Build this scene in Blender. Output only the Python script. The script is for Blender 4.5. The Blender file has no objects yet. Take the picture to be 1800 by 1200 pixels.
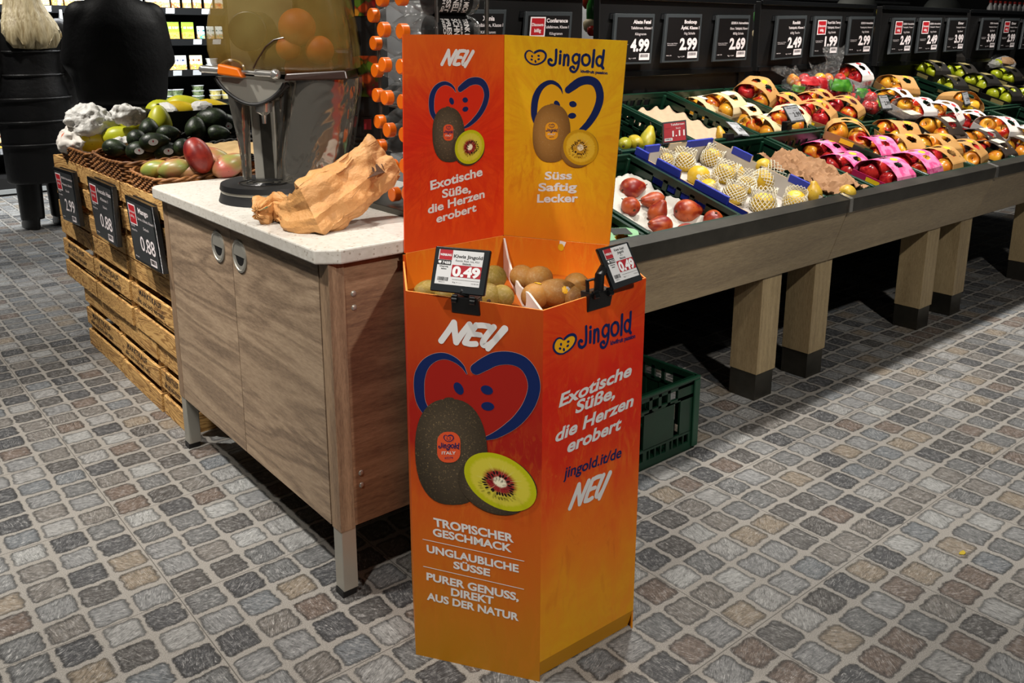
import bpy, bmesh, math, random
from mathutils import Vector, Matrix, Euler, Quaternion, noise as mnoise

# ------------------------------------------------------------------ scene, camera, light
SC = bpy.context.scene
COL = SC.collection
random.seed(7)
PI = math.pi
CAM_H = 1.40                      # height of the lens above the floor
F_PX, PPX, PPY = 1535.0, 890.0, 434.0   # focal length and principal point for a 1800 x 1200 frame

def _unit(x, y):
    return Vector(((x-PPX)/F_PX, (y-PPY)/F_PX, 1.0)).normalized()
_UP = -_unit(890, 6800)
_AX = _unit(2800, 62); _AX = (_AX - _UP*_UP.dot(_AX)).normalized()
_AY = _UP.cross(_AX)
ROT = Matrix((_AX, _AY, _UP))     # camera (x right, y down, z forward) -> world
CAM = Vector((0, 0, CAM_H))
def ray(x, y): return ROT @ _unit(x, y)
def at_z(x, y, z=0.0): r = ray(x, y); return CAM + r*((z-CAM_H)/r.z)
def at_x(x, y, X): r = ray(x, y); return CAM + r*(X/r.x)
def at_y(x, y, Y): r = ray(x, y); return CAM + r*(Y/r.y)
def at_plane(x, y, p, n): r = ray(x, y); return CAM + r*((Vector(p)-CAM).dot(n)/r.dot(n))
def to_px(p):
    v = ROT.transposed() @ (Vector(p)-CAM)
    return (PPX + F_PX*v.x/v.z, PPY + F_PX*v.y/v.z)

cam_d = bpy.data.cameras.new('camera'); cam = bpy.data.objects.new('camera', cam_d); COL.objects.link(cam)
cam_d.sensor_width = 36.0; cam_d.sensor_fit = 'HORIZONTAL'
cam_d.lens = F_PX/1800.0*36.0
cam_d.shift_x = (900.0-PPX)/1800.0
cam_d.shift_y = -(600.0-PPY)/1800.0
cam_d.clip_start = 0.05; cam_d.clip_end = 60
flip = Matrix(((1, 0, 0), (0, -1, 0), (0, 0, -1)))
cm = (ROT @ flip).to_4x4(); cm.translation = CAM
cam.matrix_world = cm
SC.camera = cam

SC.view_settings.view_transform = 'Standard'
SC.view_settings.look = 'None'
SC.view_settings.gamma = 1.0
SC.view_settings.use_curve_mapping = False
SC.view_settings.exposure = 0.0

W = bpy.data.worlds.new('store_ambient'); SC.world = W; W.use_nodes = True
W.node_tree.nodes['Background'].inputs[0].default_value = (0.9, 0.95, 1.0, 1)
W.node_tree.nodes['Background'].inputs[1].default_value = 0.022

def spot(name, loc, aim, power, angle=60, blend=.35, radius=.05, color=(1, .95, .88)):
    d = bpy.data.lights.new(name, 'SPOT'); d.energy = power; d.color = color
    d.spot_size = math.radians(angle); d.spot_blend = blend; d.shadow_soft_size = radius
    o = bpy.data.objects.new(name, d); COL.objects.link(o)
    o.location = loc
    o.rotation_euler = (Vector(aim)-Vector(loc)).to_track_quat('-Z', 'Y').to_euler()
    return o
def area(name, loc, aim, power, sx, sy, color=(1, .96, .9)):
    d = bpy.data.lights.new(name, 'AREA'); d.shape = 'RECTANGLE'; d.size = sx; d.size_y = sy; d.energy = power; d.color = color
    o = bpy.data.objects.new(name, d); COL.objects.link(o); o.location = loc
    o.rotation_euler = (Vector(aim)-Vector(loc)).to_track_quat('-Z', 'Y').to_euler()
    return o
# ceiling track spots of the shop
for lx in (2.5, 3.9, 5.3, 6.7):
    spot('track_spot_produce', (lx, 1.98, 3.3), (lx+.25, 2.02, .6), 260, 92, .5, .07)
spot('track_spot_counter', (-.2, 2.3, 3.3), (.62, 2.3, .6), 330, 54, .45, .06)
spot('track_spot_baskets', (-.15, 4.1, 3.3), (1.1, 3.9, .8), 430, 70, .5, .06)
spot('track_spot_aisle', (-.6, .6, 3.4), (-.2, 1.3, 0), 200, 90, .6, .08)
spot('track_spot_aisle', (2.1, -.55, 3.2), (3.7, 1.7, .35), 270, 62, .6, .06)
spot('track_spot_display', (.75, -1.3, 3.05), (1.27, 1.55, .8), 270, 42, .6, .05)
spot('track_spot_back_aisle', (.6, 6.3, 3.3), (1.0, 7.0, 1.2), 160, 80, .6, .08)
area('ceiling_strip_fridge', (2.0, 7.9, 2.75), (2.2, 9.1, 1.1), 340, 3.6, .25, (.95, .98, 1))
area('added_strip_far', (5.5, 5.4, 3.4), (5.5, 5.0, 0), 110, 5.0, .3)  # unseen strip lamp, added to give the steel reflections

# ------------------------------------------------------------------ mesh builder
class MB:
    """collects shapes and links them as ONE mesh object"""
    def __init__(s): s.v = []; s.f = []; s.m = []; s.M = Matrix()
    def add(s, vs, fs, m=0):
        b = len(s.v); M = s.M
        s.v += [tuple(M @ Vector(p)) for p in vs]
        s.f += [tuple(i+b for i in f) for f in fs]; s.m += [m]*len(fs)
        return s
    def box(s, c, d, m=0, R=None):
        x, y, z = d[0]/2, d[1]/2, d[2]/2
        vs = [Vector(p) for p in ((-x,-y,-z),(x,-y,-z),(x,y,-z),(-x,y,-z),(-x,-y,z),(x,-y,z),(x,y,z),(-x,y,z))]
        if R is not None: vs = [R @ p for p in vs]
        c = Vector(c)
        return s.add([p+c for p in vs], [(0,3,2,1),(4,5,6,7),(0,1,5,4),(1,2,6,5),(2,3,7,6),(3,0,4,7)], m)
    def bb(s, a, b, m=0):
        return s.box([(a[i]+b[i])/2 for i in range(3)], [abs(b[i]-a[i]) for i in range(3)], m)
    def hexa(s, pts, m=0):      # 8 points: 4 bottom (ccw from above), 4 top
        return s.add(pts, [(0,3,2,1),(4,5,6,7),(0,1,5,4),(1,2,6,5),(2,3,7,6),(3,0,4,7)], m)
    def loft(s, rings, m=0, caps=True, closed=True):
        n = len(rings[0]); vs = [p for r in rings for p in r]; fs = []
        for i in range(len(rings)-1):
            for j in range(n if closed else n-1):
                k = (j+1) % n
                fs.append((i*n+j, i*n+k, (i+1)*n+k, (i+1)*n+j))
        if caps and closed:
            fs.append(tuple(reversed(range(n)))); fs.append(tuple((len(rings)-1)*n+j for j in range(n)))
        return s.add(vs, fs, m)
    def lathe(s, prof, n=24, m=0, R=None, c=(0,0,0), sx=1, sy=1):   # prof: (r, z) bottom to top
        rings = []
        for r, z in prof:
            ring = []
            for j in range(n):
                p = Vector((max(r, 1e-4)*math.cos(2*PI*j/n)*sx, max(r, 1e-4)*math.sin(2*PI*j/n)*sy, z))
                if R is not None: p = R @ p
                ring.append(p+Vector(c))
            rings.append(ring)
        return s.loft(rings, m)
    def tube(s, pts, r, n=8, m=0, closed=False):
        pts = [Vector(p) for p in pts]; rings = []; N = len(pts)
        rr = r if isinstance(r, (list, tuple)) else [r]*N
        up = Vector((0,0,1)); prev = None
        for i in range(N):
            if closed: t = pts[(i+1) % N]-pts[i-1]
            else: t = pts[min(i+1, N-1)]-pts[max(i-1, 0)]
            t.normalize()
            if prev is None:
                a = t.cross(up)
                if a.length < 1e-3: a = t.cross(Vector((0,1,0)))
            else: a = prev - t*prev.dot(t)
            if a.length < 1e-6: a = t.orthogonal()
            a.normalize(); b = t.cross(a); prev = a
            rings.append([pts[i]+(a*math.cos(2*PI*j/n)+b*math.sin(2*PI*j/n))*rr[i] for j in range(n)])
        if closed: rings.append(rings[0]); return s.loft(rings, m, caps=False)
        return s.loft(rings, m)
    def cyl(s, a, b, r, n=16, m=0): return s.tube([a, b], r, n, m)
    def poly(s, pts, m=0): return s.add(pts, [tuple(range(len(pts)))], m)
    def prism(s, pts2, f0, f1, m=0):      # pts2 list of 2D, f0/f1 map 2D -> 3D
        n = len(pts2); a = [f0(p) for p in pts2]; b = [f1(p) for p in pts2]
        return s.add(a+b, [tuple(reversed(range(n))), tuple(range(n, 2*n))]+[(i, (i+1) % n, n+(i+1) % n, n+i) for i in range(n)], m)
    def ball(s, c, r, n=16, k=10, m=0, R=None):
        rx, ry, rz = (r, r, r) if not isinstance(r, (tuple, list)) else r
        prof = [(math.sin(PI*i/k), -math.cos(PI*i/k)) for i in range(k+1)]
        rings = []
        for q, z in prof:
            ring = []
            for j in range(n):
                p = Vector((max(q, .004)*math.cos(2*PI*j/n)*rx, max(q, .004)*math.sin(2*PI*j/n)*ry, z*rz))
                if R is not None: p = R @ p
                ring.append(p+Vector(c))
            rings.append(ring)
        return s.loft(rings, m)
    def mesh(s, name, mats, smooth=False, ang=40):
        me = bpy.data.meshes.new(name)
        me.from_pydata(s.v, [], s.f)
        for mt in (mats if isinstance(mats, (list, tuple)) else [mats]): me.materials.append(mt)
        me.polygons.foreach_set('material_index', s.m)
        me.polygons.foreach_set('use_smooth', [bool(smooth)]*len(s.f))
        me.update()
        if smooth and ang < 180: me.set_sharp_from_angle(angle=math.radians(ang))
        return me
    def build(s, name, mats, parent=None, smooth=False, ang=40, bevel=0, loc=None, rot=None, seg=2, solid=0):
        o = bpy.data.objects.new(name, s.mesh(name, mats, smooth, ang)); COL.objects.link(o)
        if parent is not None: o.parent = parent
        if loc is not None: o.location = loc
        if rot is not None: o.rotation_euler = rot
        if solid:
            md = o.modifiers.new('solid', 'SOLIDIFY'); md.thickness = solid; md.offset = 0
        if bevel:
            md = o.modifiers.new('bevel', 'BEVEL'); md.width = bevel; md.segments = seg; md.limit_method = 'ANGLE'; md.angle_limit = math.radians(40)
        return o

def tag(o, label=None, cat=None, group=None, kind=None):
    if label: o['label'] = label
    if cat: o['category'] = cat
    if group: o['group'] = group
    if kind: o['kind'] = kind
    return o
def thing(name, label, cat, loc=(0,0,0), rotz=0, group=None, M=None):
    o = bpy.data.objects.new(name, None); COL.objects.link(o); o.empty_display_size = .05
    if M is not None: o.matrix_world = M
    else: o.location = loc; o.rotation_euler = (0, 0, rotz)
    return tag(o, label, cat, group)
def struct(o): o['kind'] = 'structure'; return o
def dup(root, M=None, loc=None, rotz=None, label=None, group=None):
    r = root.copy(); COL.objects.link(r)
    if M is not None: r.matrix_world = M
    if loc is not None: r.location = loc
    if rotz is not None: r.rotation_euler = (0, 0, rotz)
    if label: r['label'] = label
    if group: r['group'] = group
    for ch in KIDS.get(root.name, []) or list(root.children):
        c = ch.copy(); COL.objects.link(c); c.parent = r; c.matrix_parent_inverse = ch.matrix_parent_inverse.copy()
        for g in list(ch.children):
            d = g.copy(); COL.objects.link(d); d.parent = c
    return r
KIDS = {}
def frame(o, x, z=None, y=None):           # matrix with origin o, x axis and z axis
    x = Vector(x).normalized()
    z = Vector((0,0,1)) if z is None else Vector(z)
    z = (z - x*z.dot(x)).normalized(); yy = z.cross(x)
    M = Matrix((x, yy, z)).transposed().to_4x4(); M.translation = Vector(o); return M
def TR(loc, rot=(0,0,0), s=1): return Matrix.LocRotScale(Vector(loc), Euler(rot), Vector((s, s, s)) if not isinstance(s, (tuple, list)) else Vector(s))

# ------------------------------------------------------------------ lettering
_fc = {}
def text_mesh2d(s, bold=0.0, spacing=1.0):
    key = (s, bold, spacing)
    if key not in _fc:
        cu = bpy.data.curves.new('lettering', 'FONT'); cu.body = s; cu.offset = bold; cu.resolution_u = 4; cu.space_character = spacing
        ob = bpy.data.objects.new('lettering', cu); COL.objects.link(ob)
        bpy.context.view_layer.update()
        me = bpy.data.meshes.new_from_object(ob.evaluated_get(bpy.context.evaluated_depsgraph_get()))
        vs = [(v.co.x, v.co.y) for v in me.vertices]; fs = [tuple(p.vertices) for p in me.polygons]
        bpy.data.objects.remove(ob); bpy.data.curves.remove(cu); bpy.data.meshes.remove(me)
        _fc[key] = (vs, fs)
    return _fc[key]
_h = text_mesh2d('H')[0]; CAPH = max(p[1] for p in _h)
def put_text(mb, s, o, u, v, m=0, bold=0.0, fn=None, spacing=1.0, x0=None):
    """text with its baseline from point o to o+u and its capitals reaching o+v"""
    vs, fs = text_mesh2d(s, bold, spacing)
    if not vs: return
    xa = min(p[0] for p in vs); xb = max(p[0] for p in vs)
    o, u, v = Vector(o), Vector(u), Vector(v)
    mb.add([o + u*((p[0]-xa)/(xb-xa)) + v*(p[1]/CAPH) for p in vs], fs, m)
def ribbon(mb, pts, widths, o, u, v, m=0, y=0, samples=8, cap=True):
    """flat brush stroke through 2D control points (Catmull-Rom), widths per point; (a,b) -> o+u*a+v*b"""
    P = [Vector(p) for p in pts]; n = len(P)
    wd = widths if isinstance(widths, (list, tuple)) else [widths]*n
    out = []; ws = []
    for i in range(n-1):
        p0 = P[i-1] if i else P[0]*2-P[1]; p1 = P[i]; p2 = P[i+1]; p3 = P[i+2] if i+2 < n else P[-1]*2-P[-2]
        for k in range(samples if i < n-2 else samples+1):
            t = k/samples
            out.append(.5*((2*p1)+(p2-p0)*t+(2*p0-5*p1+4*p2-p3)*t*t+(3*p1-p0-3*p2+p3)*t**3)); ws.append(wd[i]*(1-t)+wd[i+1]*t)
    L = []; R_ = []
    for i, p in enumerate(out):
        t = (out[min(i+1, len(out)-1)]-out[max(i-1, 0)])
        if t.length < 1e-9: t = Vector((1, 0))
        t.normalize(); nn = Vector((-t.y, t.x))
        L.append(p+nn*ws[i]/2); R_.append(p-nn*ws[i]/2)
    o, u, v = Vector(o), Vector(u), Vector(v); f = lambda q: o+u*q[0]+v*q[1]
    N = len(out)
    mb.add([f(q) for q in L]+[f(q) for q in R_], [(i, N+i, N+i+1, i+1) for i in range(N-1)], m)
    if cap:
        for e, w, nb in ((0, ws[0], 1), (N-1, ws[-1], N-2)):
            c = out[e]; t = (c-out[nb]).normalized(); nn = Vector((-t.y, t.x))
            mb.add([f(c+(nn*math.cos(PI*j/8)+t*math.sin(PI*j/8))*w/2) for j in range(9)], [tuple(range(8, -1, -1))], m)
def ell(mb, c, rx, ry, ang, o, u, v, m=0, n=24, off=None):
    o, u, v = Vector(o), Vector(u), Vector(v); ca, sa = math.cos(ang), math.sin(ang)
    pts = []
    for j in range(n):
        a = 2*PI*j/n; x, y = rx*math.cos(a), ry*math.sin(a)
        q = (c[0]+x*ca-y*sa, c[1]+x*sa+y*ca); pts.append(o+u*q[0]+v*q[1]+(off or Vector()))
    mb.add(pts, [tuple(range(n))], m)

# ------------------------------------------------------------------ materials
def srgb(h):
    if isinstance(h, str):
        h = h.lstrip('#'); c = [int(h[i:i+2], 16)/255 for i in (0, 2, 4)]
        return tuple((x/12.92 if x <= .04045 else ((x+.055)/1.055)**2.4) for x in c)
    return tuple(h)
class NT:
    def __init__(s, name):
        s.mat = bpy.data.materials.new(name); s.mat.use_nodes = True; s.t = s.mat.node_tree; s.n = s.t.nodes
        s.b = s.n['Principled BSDF']
    def new(s, kind, **kw):
        nd = s.n.new(kind)
        for k, v in kw.items():
            if k.startswith('i_'):
                key = k[2:]; nd.inputs[int(key) if key.isdigit() else key.replace('_', ' ')].default_value = v
            else: setattr(nd, k, v)
        return nd
    def lk(s, a, b): s.t.links.new(a, b)
    def val(s, x, sock):
        if hasattr(x, 'links') or isinstance(x, bpy.types.NodeSocket): s.lk(x, sock)
        else: sock.default_value = x
    def math(s, op, a, b=0.0, c=0.0, clamp=False):
        nd = s.n.new('ShaderNodeMath'); nd.operation = op; nd.use_clamp = clamp
        for i, x in enumerate((a, b, c)): s.val(x, nd.inputs[i])
        return nd.outputs[0]
    def mix(s, fac, a, b, mode='MIX'):
        nd = s.n.new('ShaderNodeMix'); nd.data_type = 'RGBA'; nd.blend_type = mode
        s.val(fac, nd.inputs[0])
        for x, i in ((a, 6), (b, 7)):
            if isinstance(x, bpy.types.NodeSocket): s.lk(x, nd.inputs[i])
            else: nd.inputs[i].default_value = (*srgb(x), 1) if len(x) != 4 or isinstance(x, str) else x
        return nd.outputs[2]
    def ramp(s, fac, stops, interp='LINEAR'):
        nd = s.n.new('ShaderNodeValToRGB'); nd.color_ramp.interpolation = interp; el = nd.color_ramp.elements
        while len(el) < len(stops): el.new(.5)
        for e, (p, c) in zip(el, stops):
            e.position = p; e.color = (*srgb(c), 1) if not isinstance(c, (int, float)) else (c, c, c, 1)
        s.val(fac, nd.inputs[0]); return nd.outputs[0]
    def noise(s, vec, scale, detail=3.0, rough=.5, dist=0.0, dim='3D', w=None):
        nd = s.n.new('ShaderNodeTexNoise'); nd.noise_dimensions = dim
        if vec is not None: s.lk(vec, nd.inputs['Vector'])
        nd.inputs['Scale'].default_value = scale; nd.inputs['Detail'].default_value = detail; nd.inputs['Roughness'].default_value = rough; nd.inputs['Distortion'].default_value = dist
        if w is not None: s.val(w, nd.inputs['W'])
        return nd.outputs['Fac']
    def coord(s, which='Object', scale=None, loc=None, rot=None):
        tc = s.n.new('ShaderNodeTexCoord').outputs[which]
        if scale or loc or rot:
            mp = s.n.new('ShaderNodeMapping'); s.lk(tc, mp.inputs[0])
            if scale: mp.inputs['Scale'].default_value = scale
            if loc: mp.inputs['Location'].default_value = loc
            if rot: mp.inputs['Rotation'].default_value = rot
            return mp.outputs[0]
        return tc
    def rnd(s): return s.n.new('ShaderNodeObjectInfo').outputs['Random']
    def jitter(s, vec, amount=20.0):      # shift a pattern by the object's own random number
        cx = s.n.new('ShaderNodeCombineXYZ'); r = s.math('MULTIPLY', s.rnd(), amount)
        for i in range(3): s.lk(r, cx.inputs[i])
        va = s.n.new('ShaderNodeVectorMath'); va.operation = 'ADD'; s.lk(vec, va.inputs[0]); s.lk(cx.outputs[0], va.inputs[1]); return va.outputs[0]
    def bump(s, h, strength=.3, dist=.01):
        nd = s.n.new('ShaderNodeBump'); nd.inputs['Strength'].default_value = strength; nd.inputs['Distance'].default_value = dist
        s.lk(h, nd.inputs['Height']); s.lk(nd.outputs[0], s.b.inputs['Normal'])
    def col(s, c): s.lk(c, s.b.inputs['Base Color']) if isinstance(c, bpy.types.NodeSocket) else setattr(s.b.inputs['Base Color'], 'default_value', (*srgb(c), 1))
    def set(s, rough=None, metal=None, spec=None, coat=None, trans=None, ior=None, alpha=None, sss=None):
        for k, v in (('Roughness', rough), ('Metallic', metal), ('Specular IOR Level', spec), ('Coat Weight', coat), ('Transmission Weight', trans), ('IOR', ior), ('Alpha', alpha), ('Subsurface Weight', sss)):
            if v is not None: s.b.inputs[k].default_value = v
        return s
def mat(name, c, rough=.5, metal=0, spec=.5, coat=None, nz=None, bp=None, trans=None, ior=None, alpha=None, emit=None):
    t = NT(name); t.set(rough, metal, spec, coat, trans, ior, alpha)
    if nz:   # (scale, second colour, lo, hi)
        n_ = t.noise(t.jitter(t.coord()), nz[0], 5, .6); t.col(t.ramp(n_, [(nz[2] if len(nz) > 2 else .35, c), (nz[3] if len(nz) > 3 else .65, nz[1])]))
    else: t.col(c)
    if bp: t.bump(t.noise(t.coord(), bp[0], 4, .6), bp[1], bp[2] if len(bp) > 2 else .002)
    if emit:
        t.b.inputs['Emission Color'].default_value = (*srgb(c), 1); t.b.inputs['Emission Strength'].default_value = emit
    return t.mat
def wood(name, dark, mid, light, grain='Y', scale=1.0, rough=.5, swirl=1.0):
    t = NT(name); sx = {'X': (1.2, 9, 9), 'Y': (9, 1.2, 9), 'Z': (9, 9, 1.2)}[grain]
    v = t.jitter(t.coord('Object', tuple(q*scale for q in sx)), 31)
    big = t.noise(v, .9, 3, .5, 1.2*swirl); w = t.n.new('ShaderNodeTexWave'); w.wave_type = 'BANDS'; w.bands_direction = {'X': 'Y', 'Y': 'X', 'Z': 'X'}[grain]
    va = t.n.new('ShaderNodeVectorMath'); va.operation = 'ADD'; t.lk(v, va.inputs[0])
    cx = t.n.new('ShaderNodeCombineXYZ'); q = t.math('MULTIPLY', big, 3.0*swirl)
    for i in range(3): t.lk(q, cx.inputs[i])
    t.lk(cx.outputs[0], va.inputs[1]); t.lk(va.outputs[0], w.inputs['Vector'])
    w.inputs['Scale'].default_value = .9; w.inputs['Distortion'].default_value = 2.0*swirl; w.inputs['Detail'].default_value = 3; w.inputs['Detail Scale'].default_value = 1.5
    fine = t.noise(t.coord('Object', tuple(q*scale*s_ for q, s_ in zip(sx, (7, 7, 7)))), 3, 4, .7)
    vf = t.noise(t.coord('Object', tuple(q*scale*s_ for q, s_ in zip(sx, (22, 22, 22)))), 3, 3, .7)
    f = t.math('ADD', t.math('ADD', t.math('MULTIPLY', w.outputs['Fac'], .17*min(1.6, swirl)), t.math('MULTIPLY', vf, .24)), t.math('ADD', t.math('MULTIPLY', fine, .40), t.math('MULTIPLY', big, .28)))
    t.col(t.ramp(f, [(.37, dark), (.52, mid), (.67, light)])); t.set(rough)
    t.bump(fine, .15, .002); return t.mat

# ------------------------------------------------------------------ shared materials
def speck(name, base, specks, rough=.35, density=.16):
    t = NT(name); v = t.coord()
    vo = t.n.new('ShaderNodeTexVoronoi'); t.lk(v, vo.inputs['Vector']); vo.inputs['Scale'].default_value = 210
    r = t.n.new('ShaderNodeTexWhiteNoise'); t.lk(vo.outputs['Position'], r.inputs['Vector'])
    small = t.math('LESS_THAN', vo.outputs['Distance'], t.math('MULTIPLY', r.outputs['Value'], .42))
    pick = t.math('MULTIPLY', small, t.math('LESS_THAN', r.outputs['Value'], density*3))
    cl = t.noise(v, 60, 4); c1 = t.ramp(cl, [(.3, base), (.7, '#ccc8c0')])
    vo2 = t.n.new('ShaderNodeTexVoronoi'); t.lk(v, vo2.inputs['Vector']); vo2.inputs['Scale'].default_value = 95
    r2 = t.n.new('ShaderNodeTexWhiteNoise'); t.lk(vo2.outputs['Position'], r2.inputs['Vector'])
    pick2 = t.math('MULTIPLY', t.math('LESS_THAN', vo2.outputs['Distance'], .3), t.math('LESS_THAN', r2.outputs['Value'], .3))
    t.col(t.mix(t.math('MULTIPLY', pick2, .65), t.mix(t.math('MULTIPLY', pick, .8), c1, specks), '#8f8272')); t.set(rough); return t.mat
M_QUARTZ = speck('white_speckled_quartz', '#bdb8ae', '#5d4a3a')
M_OAK = wood('taupe_oak_laminate', '#6b5948', '#907a63', '#ad967c', 'Y', .8, .55, .8)
M_OAKX = wood('taupe_oak_laminate_side_shaded', '#62493a', '#86694f', '#9f8063', 'X', .8, .55, .6)  # darker and redder than the doors: the side's shade is in the colour
M_OAKZ = wood('taupe_oak_laminate_post', '#67513f', '#8c735a', '#a98d70', 'Z', 1.0, .55, .5)
M_GOAKX = wood('grey_oak_laminate', '#776751', '#918063', '#a79475', 'X', .8, .5, .35)
M_GOAKZ = wood('grey_oak_laminate_leg', '#826f50', '#a08c68', '#b8a37d', 'Z', 1.2, .5, .3)
M_CRATE = wood('knotty_pine_crate', '#5a3a1c', '#a3763c', '#cfa463', 'Y', 1.2, .7, 1.8)
M_CRATEX = wood('knotty_pine_crate_end', '#5a3a1c', '#a3763c', '#cfa463', 'X', 1.2, .7, 1.8)
M_STEEL = mat('brushed_steel', '#a9a69c', .38, .55, bp=(300, .1, .001))
M_DSTEEL = mat('dark_brushed_steel', '#4a4842', .38, .9, nz=(6, '#5c5952'))
M_CHROME = mat('polished_steel', '#c6c4be', .16, .8)
M_BLACK = mat('matt_black_plastic', '#0c0c0d', .45)
M_GLOSSB = mat('satin_black_plastic', '#101112', .25)
M_DARK = mat('charcoal_painted_panel', '#0b0a0a', .5)
M_WHITE = mat('white_print', '#dcdcdc', .6)
M_NAVY = mat('navy_print', '#0a1c4a', .6)
M_BLACKINK = mat('black_print', '#141414', .6)
M_RED = mat('red_print', '#a3101e', .55)
M_SCREEN = mat('eink_screen', '#c9c9c9', .5)
M_DSCREEN = mat('dark_eink_screen', '#0b0808', .6, spec=.2)
M_DGREYPL = mat('dark_grey_plastic', '#26292b', .4)

# ------------------------------------------------------------------ floor
def floor_mat():
    t = NT('cobble_print_floor_tile'); P = .506/5
    co = t.coord('Object'); sep = t.n.new('ShaderNodeSeparateXYZ'); t.lk(co, sep.inputs[0])
    wob = t.noise(co, 30, 4, .65); wob2 = t.noise(t.coord('Object', None, (5, 3, 0)), 30, 4, .65)
    xs = t.math('ADD', t.math('DIVIDE', t.math('SUBTRACT', sep.outputs[0], .607), P), t.math('MULTIPLY', t.math('SUBTRACT', wob, .5), .24))
    ys = t.math('ADD', t.math('DIVIDE', t.math('SUBTRACT', sep.outputs[1], 2.05), P), t.math('MULTIPLY', t.math('SUBTRACT', wob2, .5), .24))
    cx, cy = t.math('FLOOR', xs), t.math('FLOOR', ys)
    cell = t.n.new('ShaderNodeCombineXYZ'); t.lk(cx, cell.inputs[0]); t.lk(cy, cell.inputs[1])
    wn = t.n.new('ShaderNodeTexWhiteNoise'); t.lk(cell.outputs[0], wn.inputs['Vector'])
    rs = t.n.new('ShaderNodeSeparateColor'); t.lk(wn.outputs['Color'], rs.inputs[0]); r1, r2, r3 = rs.outputs[0], rs.outputs[1], rs.outputs[2]
    fx = t.math('ABSOLUTE', t.math('SUBTRACT', t.math('FRACT', xs), t.math('ADD', .5, t.math('MULTIPLY', t.math('SUBTRACT', r2, .5), .04))))
    fy = t.math('ABSOLUTE', t.math('SUBTRACT', t.math('FRACT', ys), t.math('ADD', .5, t.math('MULTIPLY', t.math('SUBTRACT', r3, .5), .05))))
    rad = .13
    qx = t.math('MAXIMUM', t.math('SUBTRACT', fx, t.math('SUBTRACT', .452-rad, t.math('MULTIPLY', r3, .03))), 0.0)
    qy = t.math('MAXIMUM', t.math('SUBTRACT', fy, t.math('SUBTRACT', .442-rad, t.math('MULTIPLY', r1, .03))), 0.0)
    d = t.math('SUBTRACT', t.math('SQRT', t.math('ADD', t.math('MULTIPLY', qx, qx), t.math('MULTIPLY', qy, qy))), rad)
    d = t.math('ADD', d, t.math('MULTIPLY', t.math('SUBTRACT', t.noise(co, 170, 4, .7), .5), .10))
    mask = t.math('SUBTRACT', 1.0, t.math('MULTIPLY_ADD', d, 22.0, .5, clamp=True), clamp=True)
    rim = t.math('MULTIPLY_ADD', d, 9.0, 1.0, clamp=True)
    base = t.ramp(r1, [(0, '#434446'), (.14, '#606161'), (.27, '#757676'), (.4, '#868684'), (.5, '#4c4a48'), (.62, '#6a6661'), (.74, '#63564d'), (.81, '#7d7263'), (.88, '#666a6d'), (.95, '#8f908e')], 'CONSTANT')
    vr = t.n.new('ShaderNodeVectorRotate'); vr.rotation_type = 'Z_AXIS'; t.lk(co, vr.inputs['Vector']); t.lk(t.math('MULTIPLY', r2, 3.1), vr.inputs['Angle'])
    mp = t.n.new('ShaderNodeMapping'); t.lk(vr.outputs[0], mp.inputs[0]); mp.inputs['Scale'].default_value = (40, 210, 1)
    st = t.noise(mp.outputs[0], 1.0, 6, .75, 1.4); cloud = t.noise(co, 60, 6, .75)
    c = t.mix(t.math('MULTIPLY', t.ramp(st, [(.34, 1.0), (.52, 0.0)]), .85), base, '#262626')
    c = t.mix(t.math('MULTIPLY', t.ramp(st, [(.56, 0.0), (.7, 1.0)]), .8), c, '#cbcac6')
    c = t.mix(t.math('MULTIPLY', t.ramp(cloud, [(.5, 0.0), (.7, 1.0)]), .45), c, '#a9a9a7')
    c = t.mix(t.math('MULTIPLY', t.ramp(cloud, [(.3, 1.0), (.46, 0.0)]), .55), c, '#2c2b2b')
    c = t.mix(t.math('MULTIPLY', rim, .85), c, '#222222')
    g = t.ramp(t.noise(co, 420, 3, .7), [(.3, '#625f5a'), (.7, '#a5a19a')])
    c = t.mix(mask, g, c)
    for s_, o_ in ((sep.outputs[0], .607), (sep.outputs[1], 2.05)):
        m = t.math('ABSOLUTE', t.math('SUBTRACT', t.math('FRACT', t.math('ADD', t.math('DIVIDE', t.math('SUBTRACT', s_, o_), .506), .5)), .5))
        c = t.mix(t.math('MULTIPLY', t.math('LESS_THAN', m, .0026), .7), c, '#3f3b37')
    t.col(c); t.set(.42, spec=.35)
    t.bump(t.math('ADD', t.math('MULTIPLY', mask, .6), t.math('MULTIPLY', st, .5)), .35, .004)
    return t.mat
fl = MB(); fl.add([(-6, -3, 0), (14, -3, 0), (14, 12, 0), (-6, 12, 0)], [(0, 1, 2, 3)])
struct(fl.build('floor', floor_mat()))
M_WALL = mat('dark_shop_wall', '#100f0f', .8)
w_ = MB(); w_.bb((-6, 11.9, 0), (14, 12, 3.6)); struct(w_.build('wall_back', M_WALL))
w_ = MB(); w_.bb((13.9, -3, 0), (14, 11.9, 3.6)); struct(w_.build('wall_right', M_WALL))

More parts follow.
